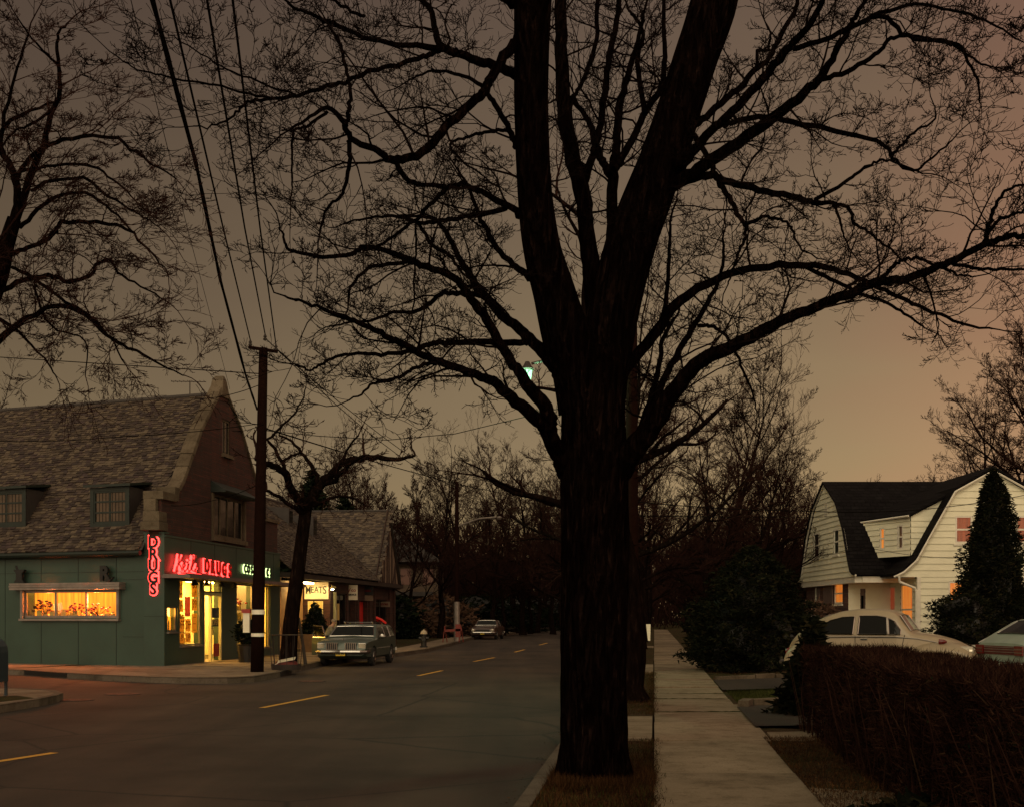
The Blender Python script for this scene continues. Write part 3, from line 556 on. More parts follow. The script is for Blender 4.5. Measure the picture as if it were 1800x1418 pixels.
for (a0, a1, t0) in dorm:
    base = E0+uS*a0+ub*t0; DWl = Wall((base.x, base.y, 0), uS, nS); wd = a1-a0; zb_ = base.z; zt_ = zb_+DH
    dt = thing('dormer', None, None, base); del_ = [dt.pop(k) for k in list(dt.keys())]; dt.parent = ds; dt.location = V3(base)-ds.location
    tp = E0+uS*a0+ub*(t0+dtt); back = (tp-base); bk = V3((back.x, back.y, 0))
    for s in (0, wd): b = MB(); p = base+uS*s; b.add([p, p+V3((0, 0, DH)), p+bk+V3((0, 0, DH))], [(0, 1, 2)]); q = b.build('cheek', 'slate_dark', dt)
    b = MB(); lip = nS*.18; pts = [base-uS*.15+lip+V3((0, 0, DH+.0)), base+uS*(wd+.15)+lip+V3((0, 0, DH)), base+uS*(wd+.15)+bk*1.25+V3((0, 0, DH+.22)), base-uS*.15+bk*1.25+V3((0, 0, DH+.22))]
    b.hexa(pts, [p+V3((0, 0, .08)) for p in pts]); b.build('dormer_roof', 'dark_green', dt)
    b = MB(); DWl.panel(b, 0, wd, zb_, zt_, [(.14, wd-.14, zb_+.14, zt_-.12)], th=.1, off=.02); b.build('dormer_front', 'dark_green', dt)
    window(DWl, (.14, wd-.14, zb_+.14, zt_-.12), dt, off=-.02, nx=2, nz=3, fr=.05, mat='dark_green', gl='car_glass', backing=None)
    b = MB(); b.face(*[DWl.pt(x, z, -.018) for x, z in ((.2, zb_+.2), (wd-.2, zb_+.2), (wd-.2, zt_-.18), (.2, zt_-.18))]); 
    b2 = MB()
    for k in range(9): x = .2+(wd-.4)*k/9; b2.face(DWl.pt(x, zb_+.2, -.026), DWl.pt(x+(wd-.4)/9*.8, zb_+.2, -.026), DWl.pt(x+(wd-.4)/9*.8, zt_-.18, -.026), DWl.pt(x, zt_-.18, -.026))
    b2.build('curtain', 'curtain_dim', dt)
# antenna
q = RP(312, 700, RG, V3((0, 1, 0))); q = V3((q.x, 45.5, 9.7)); t = thing('tv_antenna', 'small tv aerial standing on the ridge of the slate roof', 'antenna', q)
b = MB(); b.tube([q, q+V3((0, 0, .75))], .02); b.build('mast', 'iron', t); b = MB(); b.tube([q+V3((-.7, 0, .72)), q+V3((.6, 0, .7))], .015, 5)
for k in range(9): x = -.65+k*.15; b.tube([q+V3((x, -.2, .72)), q+V3((x, .2, .72))], .008, 4)
b.build('boom', 'iron', t)
# ---- signs
def sign(name, label, cat, loc, group=None): return thing(name, label, cat, loc, group)
t = sign('neon_sign', 'vertical red neon sign reading DRUGS on the corner pilaster', 'sign', DW.pt(DL/2, 4, 0))
lz = [DW.px(268, y)[1] for y in (953, 974, 994, 1015, 1035)]
for i, ch in enumerate('DRUGS'):
    b = MB(); text_mb(b, ch, .50, DW.pt(DL*.5, lz[i], .05), uD, (0, 0, 1), .04, .016, squash=1.0); l = b.build('letter', 'black', t)
    b = MB(); text_mb(b, ch, .50, DW.pt(DL*.5, lz[i], .02), uD, (0, 0, 1), .02, .055, squash=1.0); b.build('neon_halo', 'neon_red', l)
t = sign('neon_sign', "red neon sign reading Keil's DRUGS above the drugstore canopy", 'sign', FW.pt(3, 3.5, 0))
# DRUGS letters along the fascia
for i, ch in enumerate('DRUGS'):
    x = 358+i*10.2; y = 995+i*2.1; a, z = FW.px(x, y)
    b = MB(); text_mb(b, ch, .62, FW.pt(a, z, .12), uF, (0, 0, 1), .06, .015, squash=.95); l = b.build('letter', 'red_sign', t)
    b = MB(); text_mb(b, ch, .62, FW.pt(a, z, .05), uF, (0, 0, 1), .02, .045, squash=.95); b.build('neon_halo', 'neon_red', l)
strokes = [  # script Keil's as pixel strokes on the fascia plane
 [(307, 973), (305, 985), (301, 1003)], [(314, 975), (309, 985), (305, 989), (309, 996), (311, 1003)],
 [(313, 998), (317, 992), (315, 988), (312, 992), (312, 999), (316, 1003), (320, 999)], [(320, 999), (323, 990), (321, 1000), (324, 1003), (327, 999)], [(324, 983), (324.6, 984.5)],
 [(327, 999), (334, 980), (331, 976), (329, 985), (328, 1001), (331, 1003)], [(336, 975), (335, 981)], [(334, 1003), (339, 990), (337, 995), (341, 998), (339, 1005), (333, 1004)], [(309, 1006), (330, 1008), (349, 1010)]]
for st in strokes:
    b = MB(); pts = [FW.pt(*FW.px(x, y), .09) for x, y in st]; b.tube(pts, .035, 8); b.build('letter_stroke', 'neon_red', t)
for st in strokes:
    b = MB(); pts = [FW.pt(*FW.px(x+1.5, y), .15) for x, y in st]; b.tube(pts, .02, 6); b.build('letter_face', 'red_sign', t)
t = sign('cosmetics_sign', 'pale lit sign reading COSMETICS behind the utility pole', 'sign', FW.pt(9, 3.5, 0))
for i, ch in enumerate('COSMETICS'):
    x = 427+i*5.6; y = 999.5+i*.95; a, z = FW.px(x, y)
    b = MB(); text_mb(b, ch, .42, FW.pt(a, z, .1), uF, (0, 0, 1), .05, .01, squash=.85); l = b.build('letter', 'black', t)
    b = MB(); text_mb(b, ch, .42, FW.pt(a, z, .04), uF, (0, 0, 1), .02, .03, squash=.85); b.build('neon_halo', 'neon_green', l)
t = sign('prescription_sign', 'black Rx symbol standing on the hood over the orange window', 'sign', SW.pt(1, 3, 0))
a, _ = SW.px(190, 1020); z = h[3]+.26
b = MB(); text_mb(b, 'R', .62, SW.pt(a+.03, z+.25, .12), -uS, (0, 0, 1), .08, .03); b.tube([SW.pt(a-.02, z+.12, .1), SW.pt(a-.32, z-.06, .1)], .035); b.tube([SW.pt(a-.08, z-.05, .14), SW.pt(a-.34, z+.14, .14)], .03); b.build('letter', 'black', t)
t = sign('mortar_sign', 'black mortar shaped emblem standing on the hood over the orange window', 'sign', SW.pt(5, 3, 0)); a, _ = SW.px(40, 1020)
b = MB(); pr = [(-.2, 0), (.2, 0), (.18, .05), (.13, .1), (.12, .3), (.17, .36), (.21, .38), (.21, .43), (-.21, .43), (-.21, .38), (-.17, .36), (-.12, .3), (-.13, .1), (-.18, .05)]
b.prism([SW.pt(a+x, z+zz, .06) for x, zz in pr], nS*.12); b.tube([SW.pt(a+.1, z+.4, .12), SW.pt(a+.16, z+.55, .12)], .04); b.build('emblem', 'black', t)
# posters in window A
def poster(x0, x1, z0, z1, rows, lab, mat='paper_lit', off=-.14, ink='dark_red'):
    t = thing('window_poster', lab, 'poster', FW.pt(x0, z0, off), 'posters in the drugstore window')
    b = MB(); FW.box(b, x0, x1, z0, z1, off-.004, off); b.build('sheet', mat, t)
    b = MB()
    for k, r in enumerate(rows):
        zz = z1-(z1-z0)*(k+.5)/len(rows); text_mb(b, r, (z1-z0)/len(rows)*1.0, FW.pt((x0+x1)/2, zz, off+.006), uF, (0, 0, 1), .004, squash=min(1.6, (x1-x0)/((z1-z0)/len(rows)*.62*max(1, len(r)))))
    b.build('print', ink, t)
A0, A1, ZB, ZT = wa; wA = A1-A0
poster(A0+.08, A0+.3*wA, 2.3, 2.85, ['SALE'], 'tall sale banner at the top left of the lit window'); poster(A0+.08, A0+.32*wA, 1.85, 2.25, ['1F'], 'small price card below the left banner')
poster(A0+.12, A0+.38*wA, 1.2, 1.62, ['OFF'], 'left of the two square cards low in the window'); poster(A0+.42*wA, A0+.66*wA, 1.2, 1.62, ['OFF'], 'right of the two square cards low in the window')
poster(A0+.12, A0+.38*wA, .84, 1.17, ['1.49'], 'left price card at the foot of the window'); poster(A0+.42*wA, A0+.66*wA, .84, 1.17, ['2.49'], 'right price card at the foot of the window')
poster(A0+.7*wA, A0+.95*wA, 2.35, 2.85, ['60', 'off'], 'red and yellow banner at the top right of the window'); poster(A0+.7*wA, A0+.95*wA, 1.9, 2.3, ['99'], 'price card reading 99 on the right of the window'); poster(A0+.7*wA, A0+.95*wA, 1.15, 1.8, ['---', '---', '---'], 'tall list of prices at the right edge of the window')
poster(A0+.4*wA, A0+.64*wA, 1.7, 2.35, [' '], 'plain reddish sheet in the middle of the window', 'sheet_pink')
poster(dm+.2, dr[1]-.2, 1.35, 1.6, ['OPEN'], 'dark notice on the glass door', 'black', -.05, 'paper'); poster(dm+.15, dr[1]-.15, 1.65, 2.0, [' '], 'blue grey notice high on the glass door', 'drum_blue', -.05); poster(dm+.3, dr[1]-.12, .3, .75, [' '], 'red sheet at the foot of the glass door', 'red_sign', -.05)
# goods on shelves
def goods(W, a0, a1, zsh, o0, n, parent_label, r, hmax=.3):
    for k in range(n):
        a = a0+(a1-a0)*(k+.5)/n+r.uniform(-.02, .02); wd = min((a1-a0)/n*.8, .22); hh = r.uniform(.4, 1)*hmax
        b = MB()
        if r.random() < .5: c = W.pt(a, zsh, o0); b.lathe(c, [(wd*.4, 0), (wd*.42, hh*.6), (wd*.2, hh*.75), (wd*.18, hh)], 8)
        else: W.box(b, a-wd/2, a+wd/2, zsh, zsh+hh, o0-.08, o0+.06); c = W.pt(a, zsh+hh, o0)
        tag(b.build('packaged_product', 'goods'), parent_label, 'product', 'products in the drugstore')
r = random.Random(8)
b = MB()
for z in (.75, 1.15, 1.55, 1.95): FW.box(b, wb[0]+.05, wb[1]-.1, z-.03, z, -.75, -.35)
for z in (.35, .75, 1.15, 1.55, 1.95): FW.box(b, dr[0]-.1, dm+.1, z-.03, z, -1.25, -.9)
tag(b.build('display_shelves', 'shade_cream'), 'open shelves of goods behind the drugstore glass', 'shelves')
for z in (.75, 1.15, 1.55, 1.95): goods(FW, wb[0]+.1, wb[1]-.15, z, -.5, 6, 'small package on the shelves behind the right drugstore window', r)
for z in (.35, .75, 1.15, 1.55): goods(FW, dr[0]-.05, dm+.1, z, -1.05, 4, 'small package on the shelves inside the drugstore doorway', r, .33)
goods(SW, h[0]+.3, h[1]-.3, h[2]+.02, -.35, 13, 'small item on the floor of the orange side window', r, .26)
goods(FW, case[0]+.12, case[1]-.1, case[2]+.02, -.19, 3, 'small bottle in the narrow lit case', r, .5)
b = MB(); q = SW.pt(h[1]-1.0, h[2]+.02, -.4); b.ob(q, uS*-.36+V3((0, 0, .06)), V3((0, 0, .42))+uS*.12, nS*.02); b2 = b
pl = tag(b.build('white_card', 'white_sign'), 'tilted white card in the left pane of the orange window', 'card'); 
def bouquet(c, s, n, lab, mats=('dead_leaf', 'red_sign')):
    r = random.Random(int(c[0]*100)); t = thing('dried_bouquet', lab, 'bouquet', c); b = MB(); b2 = MB()
    for k in range(n):
        d = V3((r.gauss(0, 1), r.gauss(0, 1), abs(r.gauss(0, 1))+.6)).normalized()*s*r.uniform(.6, 1.1); b.tube([c, V3(c)+d*.5+V3((0, 0, .03)), V3(c)+d], .006, 4)
        q = V3(c)+d; b2.lathe(q, [(.0, -.03), (s*.13, 0), (s*.1, .03), (0, .04)], 6)
    b.build('stems', mats[0], t); b2.build('flowers', mats[1], t)
bouquet(SW.pt(h[0]+1.0, h[2]+.05, -.35), .42, 22, 'dried bouquet in the right pane of the orange window'); bouquet(SW.pt((h[0]+h[1])/2, h[2]+.05, -.35), .4, 22, 'dried bouquet in the middle pane of the orange window'); bouquet(SW.pt(h[1]-.6, h[2]+.05, -.35), .5, 26, 'dark spray of leaves in the left pane of the orange window', ('green_leaf', 'dead_leaf'))
bouquet(FW.pt(wb[0]+.9, 2.0, -.5), .5, 30, 'red flower arrangement high in the right drugstore window')
# ================= ROW OF SHOPS
sh = thing('shop_row_building', 'low row of brick shops with long slate roof and half timbered gable', 'building', FW.pt(12, 0))
s0, s1 = 11.95, 33.4
E2 = FW.pt(s0, 3.55, .55); m0 = FW.pt(s0, 3.55, .55)
upv = (FW.pt(0, 7.6, -4.4)-FW.pt(0, 3.55, .55)); L2 = upv.length; ub2 = upv.normalized()
xg = 30.9; gh = 7.55; gb = 3.3; gw_ = 3.0   # cross gable
def main_in(a, t):
    s = s0+a; z = 3.55+ub2.z*t; lim = xg-gw_+ (z-3.6)*(gw_/(gh-gb)); return s < lim+.15
b = MB(); r_ = FW.pt(s0, 7.6, -4.4); b.face(E2, E2+uF*(xg-gw_-s0+.2), r_+uF*(xg-s0), r_); b.face(r_, r_+uF*(s1-s0), FW.pt(s1, 3.5, -9), FW.pt(s0, 3.5, -9)); 
# cross gable deck, left and right slopes
apx = FW.pt(xg, gh, .45); apb = FW.pt(xg, gh, -4.6); lf = FW.pt(xg-gw_-.25, gb, .45); lfb = FW.pt(xg-gw_-.25, gb, -4.6); rf = FW.pt(xg+gw_+.25, gb, .45); rfb = FW.pt(xg+gw_+.25, gb, -4.6)
b.face(lf, apx, apb, lfb); b.face(apx, rf, rfb, apb); b.build('roof_deck', 'slate_dark', sh)
b = MB(); slate_roof(b, E2+V3((0, 0, .03)), uF, ub2, main_in, la=xg-s0+.5, lb=L2, seed=11, sw=.22, rh=.15); b.build('roof', 'slates', sh)
gv = apx-lf; gub = gv.normalized(); gn = nF.cross(gub); b = MB()
def gin(a, t):
    z = gb+gub.z*t; off = .45-a; zm = 3.55+(7.6-3.55)*(.55-off)/4.95; return z > zm-.1
slate_roof(b, lf+V3((0, 0, .03)), -nF, gub, gin, la=4.9, lb=gv.length, seed=12, sw=.22, rh=.15); b.build('cross_gable_roof', 'slates_pale', sh)
b = MB(); b.tube([r_+V3((0, 0, .05)), r_+uF*(xg-s0)+V3((0, 0, .05))], .09, 6); b.tube([apx+V3((0, 0, .05)), apb+V3((0, 0, .05))], .08, 6); b.build('roof_ridge', 'slate_dark', sh)
# gable end: stucco with timbers
b = MB(); o_ = .3; b.prism([FW.pt(xg-gw_, gb, o_), FW.pt(xg+gw_, gb, o_), FW.pt(xg, gh-.1, o_)], -nF*.2); b.build('gable_end', 'stucco', sh)
b = MB()
def tim(a0, z0, a1, z1, w=.16):
    p, q = FW.pt(a0, z0, o_+.04), FW.pt(a1, z1, o_+.04); u = (q-p).normalized(); s = u.cross(nF).normalized()*w/2
    b.hexa([p-s-nF*.05, q-s-nF*.05, q+s-nF*.05, p+s-nF*.05], [p-s, q-s, q+s, p+s])
tim(xg-gw_-.3, gb, xg, gh+.1, .25); tim(xg+gw_+.3, gb, xg, gh+.1, .25); tim(xg-gw_, gb+.1, xg+gw_, gb+.1, .3)
for dx in (-1.9, -1.0, -.25, .25, 1.0, 1.9): tim(xg+dx, gb+.2, xg+dx, gh-.15-abs(dx)*(gh-gb)/gw_)
tim(xg-1.9, gb+1.3, xg-1.3, gb+.2); tim(xg+1.9, gb+1.3, xg+1.3, gb+.2); b.build('timber_frame', 'timber', sh)
part_box(sh, 'gable_window', 'black', FW, xg-.22, xg+.22, 5.0, 6.5, .3, .33)
# dark dormer slots on the main roof
for (x0, x1, y0, y1) in ((506, 517, 893, 925), (548, 560, 908, 946)):
    n2 = uF.cross(ub2).normalized(); n2 = n2 if n2.z > 0 else -n2
    q = RP((x0+x1)/2, y1, E2, n2); t = V3((q.x, q.y, q.z)); hh = (y1-y0)/F*q.y; ww = .7; bk = -nF*(hh/ub2.z*abs((ub2-V3((0, 0, ub2.z))).length)*1.1)
    d_ = thing('dormer', None, None, q); d_.parent = sh; d_.location = q-sh.location
    for k_ in list(d_.keys()): del d_[k_]
    b = MB(); b.hexa([q-uF*ww/2, q+uF*ww/2, q+uF*ww/2+bk, q-uF*ww/2+bk], [q-uF*ww/2+V3((0, 0, hh)), q+uF*ww/2+V3((0, 0, hh)), q+uF*ww/2+bk+V3((0, 0, hh*1.1)), q-uF*ww/2+bk+V3((0, 0, hh*1.1))]); b.build('dormer_body', 'slate_dark', d_)
    b = MB(); f_ = q+nF*.02; b.face(f_-uF*.25+V3((0, 0, .2)), f_+uF*.25+V3((0, 0, .2)), f_+uF*.25+V3((0, 0, hh-.12)), f_-uF*.25+V3((0, 0, hh-.12))); b.build('pane', 'car_glass', d_)
# eave board / soffit
b = MB(); FW.box(b, s0, xg+gw_+.3, 3.3, 3.5, -.1, .5); b.build('eave_beam', 'wood_dark', sh)
# shop fronts: piers, walls
def sbox(name, mat, *a, parent=sh, **k): return part_box(parent, name, mat, FW, *a, **k)
sbox('recess_wall', 'tan_wood', s0+.02, 19.6, Z0, 3.3, -1.45, -1.3); sbox('recess_wall', 'tan_wood', s0, s0+.12, Z0, 3.3, -1.3, 0.0)
pf = 19.65
sbox('end_wall', 'brick_dark', pf, pf+.25, Z0, 3.3, -1.3, -.35); sbox('brick_pier', 'brick_dark', pf-.05, pf+.4, Z0, 3.3, -.35, .02)
sbox('downpipe', 'shade_cream', pf+.62, pf+.76, Z0, 2.85, .0, .12)
PW = Wall(FW.pt(pf, 0, 0), -nF, -uF)   # wall facing the camera
b = MB(); PW.box(b, .3, 1.25, .15+.1, 1.0, .002, .06); b.build('stall_riser', 'curbstone', sh)
fo = window(PW, (.32, 1.05, 1.05, 2.4), sh, off=.06, nx=1, nz=1, mat='shade_cream', gl='car_glass'); b = MB(); PW.box(b, .36, 1.0, 2.02, 2.36, .085, .09); b.build('notice', 'paper', fo)
# next shops
b = MB(); FW.panel(b, pf+.4, xg+gw_, Z0, 3.3, [(pf+1.0, 22.9, .75, 2.8), (23.3, 24.6, Z0, 2.7), (25.0, 27.2, Z0, 2.5), (28.9, 32.2, .7, 2.6)], th=.5); b.build('shop_front_wall', 'brick_dark', sh)
FWb = [FW.pt(pf+.4, Z0, -.5), FW.pt(xg+gw_, Z0, -.5), FW.pt(xg+gw_, 3.3, -.5), FW.pt(pf+.4, 3.3, -.5)]; b = MB(); b.face(*FWb); b.build('dark_interior', 'black', sh)
for h_ in ((pf+1.0, 22.9, .75, 2.8), (28.9, 32.2, .7, 2.6)): window(FW, h_, sh, off=-.1, nx=2, mat='wood_dark', gl='car_glass')
sbox('door', 'black', 23.3, 24.6, Z0, 2.7, -.35, -.3)
dd = sbox('door', 'red_door', 25.9, 27.15, Z0, 2.45, -.3, -.22); sbox('door_jamb', 'red_door', 25.0, 25.5, Z0, 2.5, -.28, -.12); sbox('letter_box', 'red_sign', 26.0, 26.5, 1.1, 1.2, -.22, -.2, parent=dd)
b = MB(); b.tube([FW.pt(25.45, 2.4, -.15), FW.pt(25.6, 1.6, -.1), FW.pt(25.5, .9, -.12)], .05, 8); b.build('red_neon_tube', 'neon_dim', sh)
b = MB(); FW.box(b, 25.52, 25.85, 1.2, 2.4, -.26, -.22); b.build('lit_door_panel', 'neon_dim', sh)
b = MB(); b.tube([FW.pt(29.2, 1.62, .02), FW.pt(30.4, 1.5, .04), FW.pt(31.6, 1.3, .02)], .06, 8); b.build('red_neon_bar', 'neon_dim', sh)
for a in (24.75, 27.4, 28.5, 32.35, xg+gw_-.3): sbox('brick_pier', 'brick_dark', a, a+.32, Z0, 3.3, 0, .1)
sbox('paper_notice', 'paper', 21.2, 21.6, 1.5, 2.3, -.06, -.055); sbox('paper_notice', 'white_sign', 20.9, 21.12, 1.5, 2.0, -.06, -.055)
# meats sign + flood light
t = thing('meats_sign', 'bright cream sign reading MEATS lit by a flood lamp', 'sign', PW.pt(.6, 3.0, .1))
b = MB(); PW.box(b, .06, 1.22, 2.5, 3.3, .01, .07); pl = b.build('board', 'white_sign', t, bevel=.01)
for i, ch in enumerate('MEATS'):
    x = 1.03-i*.198; sz = (.52, .42, .38, .42, .52)[i]
    b = MB(); text_mb(b, ch, sz, PW.pt(x, 2.94-abs(i-2)*.015, .078), nF, (0, 0, 1), .012, .004, squash=.68 if ch == 'M' else .8)
    for dx in (-.06, .06) if ch in 'MA' else ((-.0,) if ch == 'T' else ()): PW.box(b, x-dx-.045, x-dx+.045, 2.94-sz*.37, 2.94-sz*.34, .07, .084)
    b.build('letter', 'dark_green', t)
t = thing('flood_lamp', 'flood lamp shining on the MEATS sign from the pier', 'lamp', FW.pt(19.2, 3.05, .3))
q = FW.pt(19.75, 3.05, .25); b = MB(); b.tube([q, q+V3((0, -.18, .03)), q+V3((-.1, -.3, .0))], .03, 6); b.build('bracket', 'shade_cream', t); b = MB(); b.lathe(q+V3((-.1, -.35, -.02)), [(.05, .1), (.09, .02), (.11, -.06)], 10); b.build('reflector', 'shade_cream', t)
b = MB(); b.lathe(q+V3((-.1, -.35, -.13)), [(.03, .0), (.055, .03), (.03, .06)], 8); b.build('bulb', 'flood', t)
t = thing('ceiling_flood', 'bright lamp under the eave in the butcher recess', 'lamp', FW.pt(15.5, 3.2, -.7)); b = MB(); FW.box(b, 12.6, 14.0, 3.2, 3.26, -1.2, -.95); b.build('lamp_tube', 'flood2', t); b = MB(); FW.box(b, 17.6, 19.0, 3.2, 3.26, -.9, -.6); b.build('lamp_tube', 'flood2', t)
def board(name, W, a0, a1, z0, z1, o, mat, words, ink, lab, sq=1.0):
    t = thing(name, lab, 'sign', W.pt((a0+a1)/2, z0, o), 'shop signs'); b = MB(); W.box(b, a0, a1, z0, z1, o-.05, o); b.build('board', mat, t, bevel=.008)
    for k, (s_, sz, zz, xx) in enumerate(words): b = MB(); text_mb(b, s_, sz, W.pt(a0+(a1-a0)*xx, z0+(z1-z0)*zz, o+.012), -W.u if W is not FW else W.u, (0, 0, 1), .01, .006, squash=sq); b.build('lettering', ink if k % 2 == 0 else 'black', t)
QW = Wall(FW.pt(23.2, 0, .35), -nF, -uF)
board('shop_sign', QW, -.1, .68, 2.5, 3.25, 0, 'white_sign', [('TV', .33, .62, .7), ('SERVICE', .12, .35, .35), ('CO', .16, .62, .25)], 'red_sign', 'white shop sign with red and dark lettering next to the flood lamp')
QW2 = Wall(FW.pt(26.6, 0, .35), -nF, -uF)
board('shop_sign', QW2, -.1, .75, 2.5, 2.78, 0, 'stucco', [(' ', .1, .5, .5)], 'black', 'low pale sign board above the red door'); board('shop_sign', QW2, -.1, .75, 2.8, 3.25, .0, 'black', [('CLEANERS', .13, .5, .5)], 'tail_red', 'dim dark sign board above the pale one')
QW3 = Wall(FW.pt(31, 0, .3), -nF, -uF); board('shop_sign', QW3, -.1, .55, 2.2, 2.5, 0, 'stucco', [('STORE', .14, .5, .5)], 'tail_red', 'small dim sign with reddish letters in the last shop window')
# side wall far end and back
b = MB(); e0, e1 = FW.pt(xg+gw_, Z0, 0), FW.pt(xg+gw_, Z0, -8); b.face(e0, e1, e1+V3((0, 0, 3.2)), e0+V3((0, 0, 3.2))); b.build('far_wall', 'brick_dark', sh)
# planter with shrub, leaning stake, basket
t = thing('wooden_planter', 'long low wooden planter box in front of the butcher shop', 'planter', FW.pt(16, 0, .3)); b = MB()
FW.box(b, 14.3, 18.6, Z0, .92, .15, .2); FW.box(b, 14.3, 18.6, Z0, .92, .75, .8)
for k in range(19): FW.box(b, 14.3+k*.23, 14.3+k*.23+.2, Z0, .93, .8, .83)
FW.box(b, 14.3, 14.35, Z0, .92, .2, .75); FW.box(b, 18.55, 18.6, Z0, .92, .2, .75); b.build('boards', 'tan_wood_dark', t); b = MB(); FW.box(b, 14.35, 18.55, .7, .84, .2, .75); b.build('earth', 'verge_soil', t)
sk_ = G(603, 1166, .155)
q0 = G(537, 1167, .155); q1 = P(525, 1085, q0.y+.1)
t = tag((lambda b: (b.tube([q0, (q0+q1)/2+V3((.01, 0, 0)), q1], [.06, .05, .045], 8), b.build('leaning_stake', 'wood_dark'))[1])(MB()), 'dark slanting stake propping the small street tree', 'stake')
bk = G(503, 1176, .155); t = thing('wire_litter_basket', 'low wire basket of red and white litter at the foot of the street tree', 'basket', bk)
b = MB(); b.lathe(bk, [(.42, 0), (.45, .16), (.43, .16), (.4, .02)], 18); b.build('rim', 'iron', t); b = MB(); b.lathe(bk+V3((0, 0, .14)), [(.36, 0), (.3, .1), (.12, .17)], 9); b.build('litter', 'dark_red', t); b = MB(); b.ob(bk+V3((-.2, -.3, .2)), (.5, 0, .1), (0, .2, .05), (0, 0, .03)); b.ob(bk+V3((-.35, -.25, .12)), (.3, 0, .12), (0, .2, 0), (0, 0, .02)); b.build('paper_scrap', 'white_sign', t)
b = MB()
for k in range(14): a = k*math.pi/7; b.tube([bk+V3((math.cos(a)*.42, math.sin(a)*.42, .1)), bk+V3((math.cos(a)*.5, math.sin(a)*.5, 1.0))], .008, 4)
b.lathe(bk, [(.5, 1.0), (.51, 1.02), (.49, 1.02)], 18) ; b.build('wire_cage', 'iron', t)
# tub with shrub beside drugstore door (dark planter left of the pole)
q = G(436, 1163, .155); t = thing('planter_tub', 'dark tub with a bushy plant between the drugstore window and the utility pole', 'planter', q); b = MB(); b.lathe(q, [(.3, 0), (.38, .55), (.42, .62), (.36, .62)], 14); b.build('tub', 'black', t); SHRUBTUB = q
# hydrant
q = G(745, 1137, .155); t = thing('fire_hydrant', 'black fire hydrant with white cap on the far sidewalk', 'hydrant', q)
b = MB(); b.lathe(q, [(.2, 0), (.2, .05), (.14, .08), (.13, .6), (.18, .62), (.18, .66)], 14); b.lathe(q+V3((0, 0, .45)), [(.08, -.24), (.08, .24)], 10, 'x'); b.lathe(q+V3((0, 0, .4)), [(.1, -.25), (.1, 0)], 10, 'y'); b.build('body', 'black', t, smooth=False)
b = MB(); b.lathe(q+V3((0, 0, .66)), [(.17, 0), (.16, .08), (.10, .16), (.04, .19), (.04, .23)], 14); b.build('cap', 'curtain', t)
# red barricade
q = G(797, 1128, .155); t = thing('street_barricade', 'small red barricade standing by the far light pole', 'barricade', q); b = MB()
for dx in (-.5, .45): b.tube([q+V3((dx-.12, 0, 0)), q+V3((dx, 0, .95)), ], .03, 5); b.tube([q+V3((dx+.12, .2, 0)), q+V3((dx, 0, .95))], .03, 5)
b.build('leg', 'dark_red2', t); b = MB(); b.ob(q+V3((-.5, -.04, .6)), (1.0, 0, .06), (0, .05, 0), (0, 0, .14)); b.ob(q+V3((.12, -.04, .3)), (.3, 0, 0), (0, .3, 0), (0, 0, .75)); b.build('rail', 'dark_red2', t)
# mailbox
q = G(-19, 1223, .155); t = thing('mailbox', 'dark blue street mailbox on legs at the near left corner', 'mailbox', q); w_, h_ = .27, .86; pr = [(-w_, .28), (w_, .28), (w_, h_), (w_*.93, h_+.12), (w_*.7, h_+.22), (w_*.35, h_+.28), (-w_*.35, h_+.28), (-w_*.7, h_+.22), (-w_*.93, h_+.12), (-w_, h_)]
b = MB(); b.prism([q+V3((x, -.24, z)) for x, z in pr], (0, .5, 0)); b.build('body', 'drum_blue', t, bevel=.012, fixn=True)
for dx in (-w_+.01, w_-.06):
    for dy in (-.22, .2): b = MB(); b.box(q.x+dx, q.x+dx+.05, q.y+dy, q.y+dy+.05, q.z, q.z+.3); b.build('leg', 'drum_blue', t)
b = MB(); b.box(q.x+w_*.1, q.x+w_*.85, q.y-.252, q.y-.246, q.z+.5, q.z+.66); b.build('schedule_card', 'white_sign', t); b = MB(); b.box(q.x+w_*.25, q.x+w_*.7, q.y-.258, q.y-.253, q.z+.54, q.z+.62); b.build('decal', 'drum_blue', t)
# ================= POLES AND WIRES
def pole(p, top, r0, r1, lab, lean=(0, 0)):
    t = thing('utility_pole', lab, 'utility pole', p, 'wooden utility poles'); b = MB(); b.tube([V3(p)+V3((lean[0]*k/6, lean[1]*k/6, (top-p[2])*k/6)) for k in range(7)], [r0+(r1-r0)*k/6 for k in range(7)], 14); b.build('shaft', 'pole_wood', t, smooth=True); return t
q = G(452, 1180, .155); UP = q; top = P(463, 612, q.y); ln = (top.x-q.x, 0)
t = pole(q, top.z, .185, .12, 'tall dark utility pole with white bands before the drugstore', ln); UPT = top
for y0, y1 in ((1071, 1079), (1112, 1118)):
    z1, z0 = P(452, y0, q.y).z, P(452, y1, q.y).z; f = (z0-q.z)/(top.z-q.z); b = MB(); b.lathe((q.x+ln[0]*f, q.y, z0), [(.187, 0), (.185, z1-z0)], 16); b.build('white_band', 'white_paint', t)
b = MB(); z0 = P(452, 1111, q.y).z; b.box(q.x-.38, q.x-.2, q.y-.08, q.y+.06, z0, z0+.55); b.build('alarm_box', 'white_sign', t); b = MB(); b.box(q.x-.42, q.x-.18, q.y-.1, q.y+.08, z0+.55, z0+.66); b.build('box_cap', 'red_sign', t)
ins_ = []
for (x, y) in ((440, 598), (466, 588), (485, 606)):
    c = P(x, y, q.y); ins_.append(c); b = MB(); b.lathe(c-V3((0, 0, .16)), [(.04, 0), (.06, .04), (.03, .07), (.055, .1), (.02, .16)], 8); b.build('insulator', 'iron', t)
b = MB(); b.tube([ins_[0]-V3((.05, 0, .2)), ins_[2]-V3((-.05, 0, .2))], .05, 6); b.build('crossarm', 'pole_wood', t)
